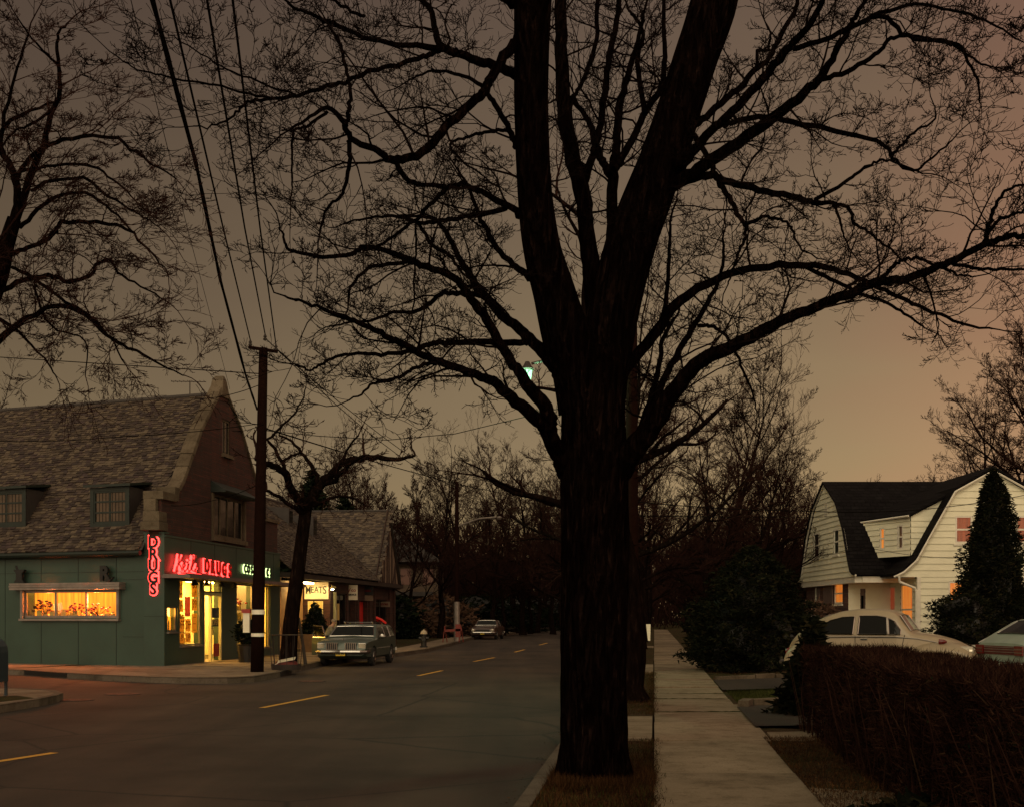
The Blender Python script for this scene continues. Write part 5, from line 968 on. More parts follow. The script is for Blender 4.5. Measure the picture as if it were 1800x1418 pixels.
LIMBS = [ # pixels (x,y,halfwidth), depth start, depth end, twig spacing, twig length, level
 ([(1052, 590, 20), (1042, 500, 17), (1031, 400, 14), (1021, 330, 15), (1001, 250, 13), (990, 170, 13), (986, 80, 11), (985, 0, 10), (983, -60, 9)], 12.1, 13.2),
 ([(1024, 335, 8), (1040, 280, 7), (1048, 254, 6.5), (1058, 197, 6), (1069, 113, 5.5), (1081, 56, 5), (1090, 0, 4.5), (1095, -50, 4)], 12.6, 13.6),
 ([(1080, 560, 12), (1077, 450, 10.5), (1076, 360, 9.5), (1078, 300, 9), (1084, 250, 7), (1087, 190, 7), (1097, 160, 6), (1110, 110, 5), (1121, 72, 4), (1132, 20, 3)], 12.2, 13.4),
 ([(1079, 300, 7), (1092, 280, 7), (1114, 240, 6.5), (1134, 197, 6), (1162, 152, 5.5), (1168, 100, 4.5), (1166, 40, 3.8), (1168, -20, 3)], 12.4, 13.5),
 ([(1072, 310, 7), (1062, 290, 7), (1052, 268, 6), (1041, 226, 5.5), (1024, 197, 4.5), (1005, 173, 4), (1012, 165, 3.5), (1030, 128, 4), (1048, 70, 4), (1051, 0, 4)], 12.5, 13.8),
 ([(1133, 200, 5), (1120, 110, 4.5), (1130, 60, 3.5), (1110, 25, 3)], 12.6, 13.6),
 ([(1190, 300, 9), (1207, 281, 9), (1250, 230, 8), (1288, 196, 8), (1340, 140, 8), (1390, 81, 7), (1417, 51, 6), (1444, 7, 5), (1460, -40, 4)], 12, 10.2),
 ([(1170, 335, 13), (1200, 315, 11), (1251, 281, 11), (1329, 230, 10), (1403, 173, 8.5), (1444, 135, 7), (1471, 88, 5.5), (1491, 51, 5), (1505, 24, 4), (1530, -10, 3)], 12, 10.6),
 ([(1440, 140, 5), (1490, 126, 4.5), (1539, 98, 4), (1566, 68, 3.6), (1596, 64, 3), (1640, 70, 3), (1674, 78, 3), (1708, 102, 2), (1735, 115, 1.5)], 10.9, 9.6),
 ([(1395, 86, 5), (1451, 68, 4.5), (1505, 44, 4.5), (1549, 29, 4), (1596, 64, 4), (1664, 75, 3.4), (1691, 86, 3), (1718, 142, 2.2), (1722, 180, 1.5)], 10.8, 9.4),
 ([(1500, 45, 4), (1560, 20, 3.5), (1620, 8, 3), (1680, 20, 2.4), (1740, 40, 2), (1790, 70, 1.5)], 10.4, 9.0),
 ([(1205, 235, 7), (1227, 217, 6.5), (1265, 183, 6), (1302, 152, 5.5), (1332, 119, 5), (1352, 102, 4.5), (1379, 51, 4.2), (1400, 14, 3.8), (1404, -30, 3)], 12.0, 12.6),
 ([(1332, 119, 3), (1331, 90, 3), (1349, 88, 2.6), (1355, 60, 2)], 12.3, 12.6),
 ([(1275, 222, 5), (1285, 215, 5), (1335, 206, 5), (1363, 208, 5), (1400, 216, 5), (1471, 230, 4.5), (1552, 254, 3.5), (1569, 278, 3), (1606, 301, 2.4), (1637, 278, 2), (1674, 247, 1.5)], 12.0, 11.2),
 ([(1566, 275, 3), (1585, 255, 2.4), (1606, 234, 2.2), (1643, 210, 1.8), (1642, 186, 1.2)], 11.3, 11.0),
 ([(1170, 325, 10), (1200, 318, 9), (1251, 308, 7), (1274, 318, 6.5), (1335, 334, 6), (1386, 344, 5.5), (1430, 356, 5), (1464, 357, 3.6), (1495, 369, 3), (1501, 393, 2.8), (1525, 406, 2.6), (1552, 430, 2.2), (1586, 457, 1.6)], 12.0, 10.8),
 ([(1430, 355, 4), (1484, 322, 3.2), (1515, 298, 2.8), (1542, 284, 2.4), (1570, 284, 2), (1620, 305, 1.4)], 11.2, 10.7),
 ([(1464, 358, 2.6), (1476, 385, 2.4), (1482, 412, 1.8), (1495, 440, 1.2)], 11.1, 11.0),
 ([(1205, 220, 4.5), (1219, 240, 5), (1239, 268, 5), (1258, 310, 5), (1270, 330, 5), (1289, 361, 4.6), (1309, 392, 4), (1342, 383, 3), (1373, 386, 2.6), (1393, 403, 2.2), (1403, 433, 1.8), (1440, 455, 1.2)], 11.6, 10.4),
 ([(1309, 392, 3.5), (1310, 415, 3.2), (1300, 440, 2.6), (1290, 470, 2), (1280, 500, 1.4)], 10.9, 10.7),
 ([(1085, 830, 26), (1104, 800, 21), (1140, 758, 19), (1172, 706, 16), (1204, 662, 14), (1236, 633, 13), (1288, 608, 11.5), (1340, 581, 10.5), (1390, 556, 9.5), (1440, 537, 9), (1496, 513, 8.5), (1548, 494, 8), (1580, 494, 7.5), (1640, 472, 7), (1672, 460, 6.5), (1732, 430, 6), (1768, 416, 5), (1810, 410, 4.5), (1880, 380, 4)], D0, 9.2),
 ([(1732, 428, 5), (1740, 390, 3.6), (1747, 368, 3.4), (1760, 345, 3), (1780, 330, 2.4), (1800, 326, 2), (1830, 350, 1.5)], 9.7, 9.0),
 ([(1735, 410, 3.5), (1760, 385, 3), (1790, 375, 2.4), (1820, 360, 2)], 9.7, 9.0),
 ([(1672, 462, 3.5), (1720, 472, 3), (1760, 473, 2.6), (1810, 476, 2)], 10, 9.5),
 ([(1548, 490, 4), (1572, 465, 3.6), (1590, 457, 3.2), (1612, 454, 3), (1648, 468, 2.6), (1690, 484, 2), (1716, 486, 1.4)], 10.5, 10.2),
 ([(1060, 700, 12), (1080, 670, 11), (1120, 624, 10), (1160, 576, 9.5), (1188, 536, 9), (1240, 500, 7.5), (1320, 472, 6.5), (1400, 466, 6), (1452, 470, 5), (1520, 494, 4), (1580, 522, 3.6), (1640, 548, 3), (1700, 572, 2.4), (1744, 578, 1.6)], 12.2, 13.6),
 ([(1408, 467, 4), (1460, 490, 3.6), (1512, 516, 3.2), (1560, 534, 2.8), (1596, 556, 2.4), (1624, 576, 1.6)], 13.0, 13.8),
 ([(1100, 800, 8), (1144, 720, 7), (1180, 640, 6), (1210, 590, 5.5), (1240, 540, 4.5), (1260, 500, 3.6), (1272, 460, 3), (1270, 420, 2)], 12.6, 13.4),
 ([(1160, 585, 5), (1172, 520, 4), (1176, 440, 3.2), (1178, 390, 2.2), (1190, 350, 1.5)], 12.5, 13.2),
 ([(1228, 572, 3.5), (1250, 574, 3.4), (1272, 586, 3), (1292, 616, 2.8), (1306, 650, 2.4), (1320, 680, 2), (1332, 725, 1.2)], 12.6, 11.8),
 ([(1110, 800, 7), (1130, 740, 6), (1155, 660, 5), (1165, 600, 4), (1185, 560, 3)], 12.8, 13.8),
 ([(1000, 830, 20), (986, 806, 17), (962, 757, 14), (945, 737, 12.5), (908, 705, 11), (867, 672, 9), (844, 661, 8), (808, 648, 7), (772, 637, 7), (739, 623, 6.5), (705, 603, 6), (678, 590, 5.5), (630, 566, 4.5), (590, 552, 3.6), (546, 535, 2.8), (500, 520, 1.8)], D0, 9.6),
 ([(972, 780, 13), (966, 750, 13), (963, 725, 12.5), (950, 701, 12), (928, 678, 11), (908, 647, 9), (884, 613, 8.5), (867, 583, 8), (844, 546, 7.5), (820, 515, 7), (803, 491, 6.5), (759, 471, 6), (728, 461, 5.5), (698, 447, 4.6), (640, 434, 4.2), (624, 444, 4), (579, 452, 3.6), (535, 447, 3.2), (508, 437, 2.8), (498, 417, 2.2), (491, 395, 1.5)], 11.5, 10.2),
 ([(730, 461, 4), (690, 464, 3.6), (650, 470, 3.2), (620, 500, 2.8), (612, 530, 2)], 10.8, 10.4),
 ([(990, 665, 16), (972, 637, 13), (942, 606, 10), (915, 579, 9), (884, 556, 8), (857, 525, 7.5), (837, 502, 7), (820, 474, 6), (803, 444, 5), (786, 414, 4.6), (776, 398, 4), (760, 383, 3.6), (735, 380, 3)], 12, 13.4),
 ([(929, 603, 6), (881, 603, 6), (830, 602, 5.6), (772, 603, 5), (752, 606, 4.6), (725, 617, 4.2), (671, 622, 3.6), (620, 622, 3), (590, 627, 2.8), (562, 642, 2.4), (546, 650, 2), (520, 640, 1.4)], 12, 12.8),
 ([(845, 519, 5), (810, 517, 4.6), (776, 518, 4.4), (756, 532, 4), (732, 547, 3.6), (691, 549, 3.2), (651, 563, 2.6), (600, 570, 1.6)], 13, 13.8),
 ([(935, 492, 7), (921, 478, 6.5), (901, 464, 5.5), (874, 437, 5), (854, 400, 4.5), (844, 383, 4), (824, 330, 3)], 11.8, 12.8),
 ([(912, 68, 10), (905, 78, 9.5), (881, 108, 9), (861, 142, 8.5), (848, 163, 8.5), (817, 193, 8), (780, 227, 8), (760, 254, 8), (729, 274, 7.5), (692, 281, 7.5), (665, 266, 6), (617, 242, 5.5), (604, 217, 5), (577, 190, 4), (545, 205, 3), (510, 228, 2)], 11.4, 9.6),
 ([(692, 281, 5), (719, 318, 4.6), (750, 326, 4), (790, 328, 3.6)], 10.3, 10.8),
 ([(614, 246, 4.4), (613, 288, 4), (609, 320, 3.5), (600, 345, 3), (575, 368, 2.5), (563, 406, 2)], 9.9, 10.2),
 ([(608, 222, 4), (613, 200, 3.6), (616, 170, 3.4), (611, 135, 3.2), (603, 100, 3), (597, 75, 2.8), (580, 51, 2)], 9.9, 10.4),
 ([(575, 195, 3), (540, 222, 2.6), (515, 235, 2.4), (515, 290, 2), (514, 330, 1.6)], 9.6, 9.4),
 ([(913, 136, 10), (905, 133, 9), (868, 115, 8.5), (827, 102, 7.5), (783, 88, 6.5), (732, 81, 5), (692, 78, 4.6), (648, 68, 4), (597, 47, 4), (577, 37, 3.6), (529, 20, 3), (506, 3, 2.4)], 11.6, 10.4),
 ([(800, 95, 7), (773, 78, 6), (766, 51, 5.5), (756, 17, 5), (739, 0, 4.4), (720, -30, 3)], 11.3, 11.8),
 ([(773, 90, 5), (749, 98, 4.6), (719, 110, 4.4), (665, 122, 4), (617, 139, 3.8), (563, 156, 3.6), (523, 169, 3.4), (465, 176, 3), (431, 183, 2.6), (411, 203, 2.2), (380, 220, 1.6), (340, 222, 1.2)], 11.2, 9.6),
 ([(480, 174, 2.4), (430, 163, 2.2), (380, 150, 2), (310, 138, 1.8), (265, 128, 1.6), (225, 114, 1.3), (190, 88, 1)], 9.9, 9.0),
 ([(520, 168, 2), (440, 140, 1.8), (390, 115, 1.5), (330, 80, 1.2), (295, 58, 1)], 10, 9.4),
 ([(912, 380, 7), (905, 369, 6), (868, 349, 5.5), (834, 332, 5), (804, 323, 4.6), (770, 345, 4), (745, 372, 3.6), (732, 385, 3.4), (700, 410, 3), (665, 433, 2.6), (640, 440, 2)], 11.7, 12.8),
 ([(890, 366, 5), (850, 376, 4.6), (810, 382, 4.2), (776, 389, 4), (740, 392, 3.6), (690, 380, 2.8), (640, 385, 2), (600, 395, 1.4)], 11.9, 13.0),
 ([(735, 392, 3), (760, 430, 3.4), (790, 450, 3), (812, 480, 2.4)], 12.6, 12.4), ([(731, 390, 2), (731, 430, 2), (729, 480, 1.8), (725, 560, 1.4)], 12.7, 12.4),
 ([(910, 262, 6), (902, 244, 5.5), (881, 203, 5), (862, 172, 4.6), (840, 145, 3.6), (800, 130, 3), (760, 125, 2.4), (720, 140, 1.6)], 11.6, 12.2),
 ([(895, 232, 3.4), (881, 229, 3.2), (848, 234, 3), (820, 243, 2.6), (790, 254, 2.4), (810, 280, 2), (850, 310, 1.5)], 11.8, 12.1),
 ([(772, 637, 3.5), (745, 640, 3.4), (720, 652, 3.2), (690, 668, 3), (660, 672, 2.6), (640, 690, 2), (610, 705, 1.3)], 10.2, 9.8),
 ([(905, 10, 8), (870, -10, 7), (830, -30, 6)], 11.4, 11), ([(640, 30, 3), (600, 10, 3), (560, -10, 2)], 11, 10.6),
]
for i, (px, d0, d1) in enumerate(LIMBS):
    path = smooth_path(pix_limb(px, d0, d1), 5, .006, R); pts = [p for p, r in path]; rad = [r for p, r in path]
    if rad[0] > .06: bark_tube(bt, path, 14, .06, R)
    else: bt.tube(pts, rad, 7, cap=False)
    big = px[0][2] > 9
    limb_twigs(bc, bc, pts, rad, R, .25, .85 if not big else .95, 3 if rad[-1] < .02 else 2, OT, .10 if not big else .3)
    grow(bc, bc, pts[-1], (pts[-1]-pts[-3]).normalized(), .6, rad[-1], 2, R, OT)
# upper forks of the two stems beyond the frame
for s in (S1, S2): limb_twigs(bc, bc, [p for p, r in s], [r for p, r in s], R, .5, .6, 2, OT, .5)
bt.build('trunk', 'bark_main', mt, smooth=True); bc.build('crown', 'twig', mt)
print('main twigs verts', len(bc.v))
# ---- left tree reaching in from outside the frame
lt = thing('street_tree', 'bare tree leaning in from beyond the left edge above the mailbox', 'tree', RT(-13.2, 19, .15), 'trees along the street'); bt, bc = MB(), MB(); dl_ = 19
base = lt.location; tr_ = [(V3(base), .3), (P(-110, 900, dl_), .22), (P(-60, 640, dl_), .16), (P(-5, 500, dl_), .125), (P(10, 435, dl_), .115), (P(25, 385, dl_), .10)]
pa = smooth_path(tr_, 5); bark_tube(bt, pa, 18, .06, R)
OL = dict(nc={3: 4.6, 2: 5.2, 1: 4.6}, ratio=.55, ang=36, wob=.14, up=-.01, rmin=.0036, f0=.15)
for px, d0, d1 in [
 ([(25, 395, 12), (30, 350, 9), (25, 305, 8), (12, 280, 7), (0, 255, 6), (5, 225, 5), (40, 200, 4), (95, 180, 2)], 19, 20),
 ([(25, 395, 10), (42, 347, 9), (62, 290, 8), (76, 258, 7), (85, 214, 6.5), (99, 180, 6), (106, 147, 5), (103, 113, 4.5), (100, 85, 4), (103, 56, 3), (120, 40, 2)], 19, 18),
 ([(30, 312, 5), (50, 280, 5), (76, 258, 5), (127, 243, 4.5), (197, 240, 4), (230, 262, 3.2), (270, 290, 2.4), (310, 315, 1.5)], 19, 17.5),
 ([(40, 302, 4), (80, 292, 3.6), (150, 290, 3.4), (190, 310, 2.8), (230, 345, 2)], 19, 19.6),
 ([(55, 336, 4), (90, 319, 4), (147, 315, 3.6), (190, 345, 3), (240, 375, 2), (280, 400, 1.4)], 19, 18.3),
 ([(35, 400, 5), (65, 370, 4.6), (96, 347, 4), (152, 341, 3.6), (195, 370, 2.8), (235, 410, 2)], 19, 18),
 ([(12, 455, 6), (30, 442, 5.5), (56, 435, 5), (85, 420, 5), (99, 406, 5), (110, 391, 5), (169, 392, 4.6), (214, 398, 3.6), (250, 430, 2.6), (290, 470, 1.6)], 19, 17.8),
 ([(-10, 520, 7), (28, 498, 6), (85, 485, 5.5), (121, 495, 5), (158, 485, 4.5), (169, 466, 4), (192, 456, 3.4), (215, 485, 2.8), (260, 510, 2), (300, 535, 1.3)], 19, 18.8),
 ([(-30, 625, 9), (0, 598, 8), (23, 576, 7), (56, 556, 6), (90, 540, 5.5), (127, 542, 5), (158, 559, 5), (181, 581, 4.4), (215, 608, 3.6), (250, 622, 3), (296, 649, 2), (325, 660, 1.4)], 18.6, 17),
 ([(20, 470, 4), (60, 490, 4), (107, 525, 3.6), (147, 548, 3), (190, 590, 2.2), (220, 640, 1.6)], 19, 18), ([(0, 560, 5), (45, 595, 3), (85, 640, 2), (100, 665, 1.4)], 18.8, 18),
 ([(-40, 560, 8), (-20, 470, 7), (-8, 380, 6), (-6, 300, 5), (10, 200, 4), (30, 120, 3), (50, 60, 2)], 18.6, 17), ([(60, 500, 3), (70, 540, 2.6), (100, 580, 2.2), (150, 600, 1.8), (150, 660, 1.2)], 18.5, 18.2),
 ([(103, 113, 3), (75, 90, 2.6), (50, 60, 2), (30, 30, 1.5)], 18, 17), ([(95, 190, 3), (55, 220, 3), (30, 230, 2.4), (0, 260, 2)], 18.3, 17.5)]:
    path = smooth_path(pix_limb(px, d0, d1, .78), 4, .01, R); pts = [p for p, r in path]; rad = [r for p, r in path]
    bt.tube(pts, rad, 8, cap=False); limb_twigs(bc, bc, pts, rad, R, .27, 1.0, 3, OL, .15); grow(bc, bc, pts[-1], (pts[-1]-pts[-3]).normalized(), 1.0, rad[-1], 2, R, OL)
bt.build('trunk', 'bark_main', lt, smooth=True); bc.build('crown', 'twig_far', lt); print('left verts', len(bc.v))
# ---- small pollarded tree by the butcher
st_ = thing('street_tree', 'small leaning street tree with knobby limbs before the MEATS shop', 'tree', G(505, 1168, .155), 'trees along the street'); bt, bc = MB(), MB(); ds_ = G(505, 1168, .155).y
OS = dict(nc={3: 3, 2: 3.6, 1: 3.2}, ratio=.5, ang=42, wob=.2, up=.06, rmin=.009, f0=.3)
bark_tube(bt, smooth_path(pix_limb([(504, 1174, 20), (506, 1160, 16), (513, 1080, 13), (524, 1000, 12), (533, 930, 11), (538, 893, 11)], ds_, ds_+.5), 6), 18, .08, R, .03)
for px, d1 in [([(538, 897, 9), (524, 878, 8), (509, 852, 7), (502, 833, 7), (486, 821, 6), (464, 812, 5), (450, 806, 4)], 36.5), ([(502, 835, 4), (496, 812, 3.5), (485, 790, 3), (472, 772, 2.6), (500, 745, 2.2), (525, 715, 1.6), (538, 680, 1)], 38.5),
 ([(538, 895, 10), (552, 868, 9), (567, 848, 8), (584, 831, 7), (603, 812, 6), (632, 806, 5.5), (663, 803, 5), (699, 807, 3.5), (730, 800, 2)], 39), ([(570, 850, 5), (590, 842, 5), (612, 818, 4), (640, 800, 2.6)], 37.5), ([(560, 860, 5), (557, 835, 4), (540, 808, 3.5), (519, 781, 2.6), (490, 765, 1.6)], 39.5),
 ([(538, 900, 5), (515, 890, 4), (490, 872, 3.4), (468, 862, 2.4)], 38), ([(545, 890, 4), (575, 880, 3), (605, 870, 2.4), (640, 885, 1.6)], 38), ([(600, 815, 3), (610, 790, 2), (630, 765, 1.6)], 38.5), ([(495, 812, 3), (510, 800, 2.4), (530, 795, 1.6)], 38)]:
    path = smooth_path(pix_limb(px, ds_+.4, d1), 4, .02, R); pts = [p for p, r in path]; rad = [r for p, r in path]; bt.tube(pts, rad, 8, cap=False); limb_twigs(bc, bc, pts, rad, R, .2, 1.0, 2, OS, .25); grow(bc, bc, pts[-1], V3((.1, 0, 1)), .9, rad[-1], 3, R, OS)
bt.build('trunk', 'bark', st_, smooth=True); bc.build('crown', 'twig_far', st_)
# ---- generic bare trees
def bare_tree(seed, H, trunk_h, r0, nl, spread, lvl, o, lean=.05):
    R = random.Random(seed); bt, bc = MB(), MB(); p = V3((0, 0, 0)); path = [(p.copy(), r0*1.35), (V3((0, 0, .4)), r0)]; x = y = 0
    for i in range(1, 6): x += R.gauss(0, lean); y += R.gauss(0, lean); path.append((V3((x, y, .4+(trunk_h-.4)*i/5)), r0*(1-.06*i)))
    top = path[-1][0]; ld = V3((R.gauss(0, .08), R.gauss(0, .08), 1)).normalized(); z = trunk_h; n = 6
    for i in range(n): top = top+ld*(H*.72-trunk_h)/n; ld = (ld+V3((R.gauss(0, .1), R.gauss(0, .1), .05))).normalized(); path.append((top, r0*.68*(1-.8*(i+1)/n)))
    sp_ = smooth_path(path, 3); bark_tube(bt, sp_, 14, .05, R, 0)
    for j in range(nl):
        f = (j+.5)/nl; zt = trunk_h*.75+(H*.72-trunk_h*.75)*f; q = min(sp_, key=lambda s: abs(s[0].z-zt)); az = j*2.4+R.uniform(-.4, .4); el = math.radians(20+45*f+R.uniform(-10, 12)); L = spread*(1.05-.45*f)*R.uniform(.8, 1.15)
        grow(bc, bt, q[0], V3((math.cos(az)*math.cos(el), math.sin(az)*math.cos(el), math.sin(el))), L, max(q[1]*.55, .05), lvl, R, o)
    grow(bc, bt, sp_[-1][0], ld, H*.3, sp_[-1][1], lvl-1, R, o); return bt, bc
OB = dict(nc={4: 6.5, 3: 6, 2: 5.4, 1: 4.2}, ratio=.51, ang=42, wob=.12, up=.06, rmin=.0075, f0=.2)
protos = []
SPEC = [(1, 17, 4.5, .30, 11, 6.0, 4, dict(OB), .05), (2, 19, 3.5, .32, 13, 6.2, 4, dict(OB, ang=34, up=.09), .08), (3, 12, 2.2, .2, 9, 4.6, 4, dict(OB, ang=30, up=.12, rmin=.009), .06), (4, 15, 3, .26, 12, 5.6, 4, dict(OB, ang=46, wob=.15), .1), (6, 16, 3.6, .40, 7, 2.9, 3, dict(OB, ang=40, wob=.16, rmin=.006, nc={3: 4, 2: 4, 1: 3}), .03)]
def place_tree(k, loc, s, rz, lab, group, bark='bark', tw='twig_far'):
    global protos
    if k not in [p[0] for p in protos]:
        bt, bc = bare_tree(*SPEC[k]); print('tree', k, len(bc.v)); t = thing('bare_tree', lab, 'tree', (0, 0, 0), group); a = bt.build('trunk', bark, t, smooth=True); c = bc.build('crown', tw, t); protos.append((k, t, a, c)); r = t
    else:
        _, t, a, c = [p for p in protos if p[0] == k][0]; r = t.copy(); C.objects.link(r)
        for ch in (a, c): q = ch.copy(); C.objects.link(q); q.parent = r
        r['label'] = lab; r['group'] = group
    r.location = loc; r.rotation_euler = (0, 0, rz); r.scale = (s, s, s); return r
def ordw(i): return ['first', 'second', 'third', 'fourth', 'fifth', 'sixth', 'seventh', 'eighth', 'ninth', 'tenth', 'eleventh', 'twelfth'][i]
R = random.Random(77)
for i, (T, y, k, s) in enumerate([(-.6, 22.9, 4, .72), (-.62, 34, 0, .72), (-.6, 45, 1, .68), (-.6, 58, 3, .85), (-.6, 74, 0, .85), (-.6, 92, 1, .8), (-.6, 116, 0, .9)]):
    t = place_tree(k, RT(T, y, .14), s, [1.1, 3.4, 4.0, 2.2, 5.5, .7, 2.8][i], 'bare street tree in the sidewalk row, '+ordw(i)+' one behind the giant maple', 'trees along the street')
    if i == 0: t.scale = (1.05, 1.05, .74)
# thick lower trunk of the second tree
q = RT(-.6, 22.9, .1); t = [o for o in C.objects if o.get('label', '').endswith('first one behind the giant maple')][0]
for i, (x, y, k, s) in enumerate([(905, 112, 1, 1.05), (958, 128, 0, 1.0), (868, 96, 3, .9), (775, 84, 3, .95), (722, 88, 2, 1.0)]):
    place_tree(k, P(x, 1095, y)*V3((1, 1, 0)).x if False else V3(((x-900)/F*y, y, .1)), s, R.uniform(0, 6), 'bare tree on the far side of the road, '+ordw(i)+' from the traffic signal leftward', 'trees across the road')
far = []
for i in range(26): y = R.uniform(92, 150); x = 560+17.5*i+R.uniform(-14, 14); far.append((x, y, R.choice([0, 1, 2, 3]), R.uniform(.72, 1.0)))
for i in range(20): y = R.uniform(70, 130); x = 1130+17*i+R.uniform(-12, 12); far.append((x, y, R.choice([0, 1, 2, 3]), R.uniform(.55, .8)))
far += [(1322, 58, 1, .62), (1240, 56, 0, .70), (1180, 62, 1, .85), (1275, 68, 1, .80), (1372, 72, 3, .85), (1420, 90, 1, .75), (1350, 90, 0, .9), (1400, 84, 2, .8), (1486, 80, 2, .88), (1775, 70, 1, 1.12), (1830, 62, 0, 1.15), (1725, 82, 0, 1.1), (1700, 92, 2, .98), (1745, 86, 3, 1.0), (1640, 110, 3, .8), (1600, 120, 2, .6)]
far += [(40, 72, 2, 1.15), (115, 78, 1, .88), (165, 74, 2, 1.15), (225, 76, 3, 1.0), (262, 82, 2, 1.1), (-30, 70, 0, .95), (640, 92, 1, .78), (690, 84, 2, .95), (600, 100, 0, .9), (510, 80, 2, .9), (470, 86, 3, .8), (820, 120, 1, 1.0), (990, 140, 0, 1.1), (1060, 135, 1, 1.0)]
def whereis(x, y):
    if x < 300: return 'behind the drugstore roof'
    if x < 700: return 'behind the row of shops'
    if x < 1000: return 'in the woods across the road'
    if x < 1440: return 'in the woods left of the white house'
    return 'behind the white house'
cnt = {}
for (x, y, k, s) in far:
    T_ = (x-900)/F*y-K*y
    if -1.5 < T_ < 2.2: x = 900+(2.9+.8*(x % 3)+K*y)*F/y
    wv = whereis(x, y); cnt[wv] = cnt.get(wv, 0)+1
    place_tree(k, V3(((x-900)/F*y, y, .1)), s, R.uniform(0, 6), ['slender', 'tall', 'twiggy', 'broad', 'stout'][k]+' bare tree '+wv+', '+('%d' % max(0, round(x/18)))+' percent across', 'bare trees '+wv)
# woods far beyond, one mass
bt, bc = MB(), MB(); Rm = random.Random(9)
for i in range(14000):
    y = Rm.uniform(135, 230); x = Rm.uniform(-.28, .36)*y; hh = Rm.uniform(4, 19)*y/190; p = V3((x, y, Rm.uniform(0, hh*.6))); pts = [p]; d = V3((Rm.gauss(0, .35), Rm.gauss(0, .2), 1)).normalized()
    for k in range(3): d = (d+V3((Rm.gauss(0, .25), 0, .1))).normalized(); pts.append(pts[-1]+d*hh*.17)
    tri_tube(bc, pts, [.08, .06, .045, .02])
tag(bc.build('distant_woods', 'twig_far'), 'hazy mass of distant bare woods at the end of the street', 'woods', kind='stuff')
# ---- foliage clumps
def leafmass(b, fn, n, size, R, droop=0, asp=.5):
    for _ in range(n):
        p, nrm = fn(); a = V3((R.gauss(0, 1), R.gauss(0, 1), R.gauss(0, .6)-droop)); a = (a+nrm*.8).normalized(); c = a.cross(V3((R.gauss(0, 1), R.gauss(0, 1), R.gauss(0, 1)))).normalized(); s = size*R.uniform(.5, 1.4)
        b.add([p-c*s*asp*.5, p+c*s*asp*.5, p+a*s+c*s*asp*.15, p+a*s*1.25-c*s*.1], [(0, 1, 2, 3)])
def evergreen(name, lab, cat, base, H, Rr, prof, n, size, seed, mat='ever_leaf', group=None, core=True, lump=.36, trunk=True):
    R = random.Random(seed); t = thing(name, lab, cat, base, group); base = V3(base)
    def rad(f, az): return Rr*prof(f)*(1+1.5*lump*mn.noise(V3((math.cos(az)*1.6+seed, math.sin(az)*1.6, f*5)))+lump*1.5*mn.noise(V3((math.cos(az)*4.5, math.sin(az)*4.5+seed, f*16))))
    def fn():
        while True:
            f = R.random()
            if R.random() < prof(f)+.08: break
        az = R.uniform(0, 6.283); rr = rad(f, az)*math.sqrt(R.uniform(.5, 1.08))*(1.0 if R.random() > .06 else R.uniform(1, 1.18)); return base+V3((math.cos(az)*rr, math.sin(az)*rr, f*H)), V3((math.cos(az), math.sin(az), .2))
    b = MB(); leafmass(b, fn, n, size, R, .1)
    b.build('foliage', mat, t)
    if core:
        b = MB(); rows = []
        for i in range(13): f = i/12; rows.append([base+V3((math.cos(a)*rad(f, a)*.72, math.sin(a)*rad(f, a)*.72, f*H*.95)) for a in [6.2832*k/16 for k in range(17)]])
        b.grid(rows); b.build('black_core', 'black', t)  # black inner shell, puts the shade between the leaves into colour
    if trunk: b = MB(); b.tube([base-V3((0, 0, .1)), base+V3((0, 0, H*.6))], [.12, .04], 8); b.build('stem', 'bark', t)
    return t
cone = lambda f: max(.02, (1-f)**.75*min(1, .55+f*4)); dome = lambda f: max(.03, math.sqrt(max(0, 1-(f*1.02)**2.6))*min(1, .8+f*1.2)); round_ = lambda f: max(.03, math.sqrt(max(0, 1-(2*f-1)**2)))
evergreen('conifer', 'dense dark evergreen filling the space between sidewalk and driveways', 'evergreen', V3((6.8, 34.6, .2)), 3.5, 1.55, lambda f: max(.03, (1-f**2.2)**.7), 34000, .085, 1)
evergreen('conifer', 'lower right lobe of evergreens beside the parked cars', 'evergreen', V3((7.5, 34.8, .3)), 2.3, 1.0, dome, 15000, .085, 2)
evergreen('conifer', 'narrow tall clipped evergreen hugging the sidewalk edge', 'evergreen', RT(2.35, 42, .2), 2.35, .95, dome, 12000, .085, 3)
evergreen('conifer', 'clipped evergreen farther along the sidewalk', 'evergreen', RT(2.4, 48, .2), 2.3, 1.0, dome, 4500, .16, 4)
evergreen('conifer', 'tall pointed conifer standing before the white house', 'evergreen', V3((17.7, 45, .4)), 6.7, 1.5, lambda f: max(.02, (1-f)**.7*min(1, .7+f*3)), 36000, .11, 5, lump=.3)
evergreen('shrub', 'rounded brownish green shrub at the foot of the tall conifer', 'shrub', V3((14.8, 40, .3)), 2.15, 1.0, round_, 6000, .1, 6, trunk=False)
evergreen('conifer', 'small sprig of evergreen next to the cream car bumper', 'evergreen', V3((4.72, 19.3, .2)), 1.5, .42, lambda f: max(.1, 1-f), 2600, .14, 7, core=False)
evergreen('conifer', 'dark evergreen spire rising behind the shop roof', 'evergreen', V3((-13.4, 82, .1)), 11.3, 2.2, cone, 7000, .4, 8, 'green_leaf'); evergreen('conifer', 'second shorter evergreen spire behind the shop roof', 'evergreen', V3((-11.4, 84, .1)), 9.6, 2.0, cone, 6000, .4, 9, 'green_leaf'); evergreen('conifer', 'stubby evergreen left of the spires behind the shops', 'evergreen', V3((-15.4, 80, .1)), 8.2, 1.6, cone, 4000, .4, 10, 'green_leaf')
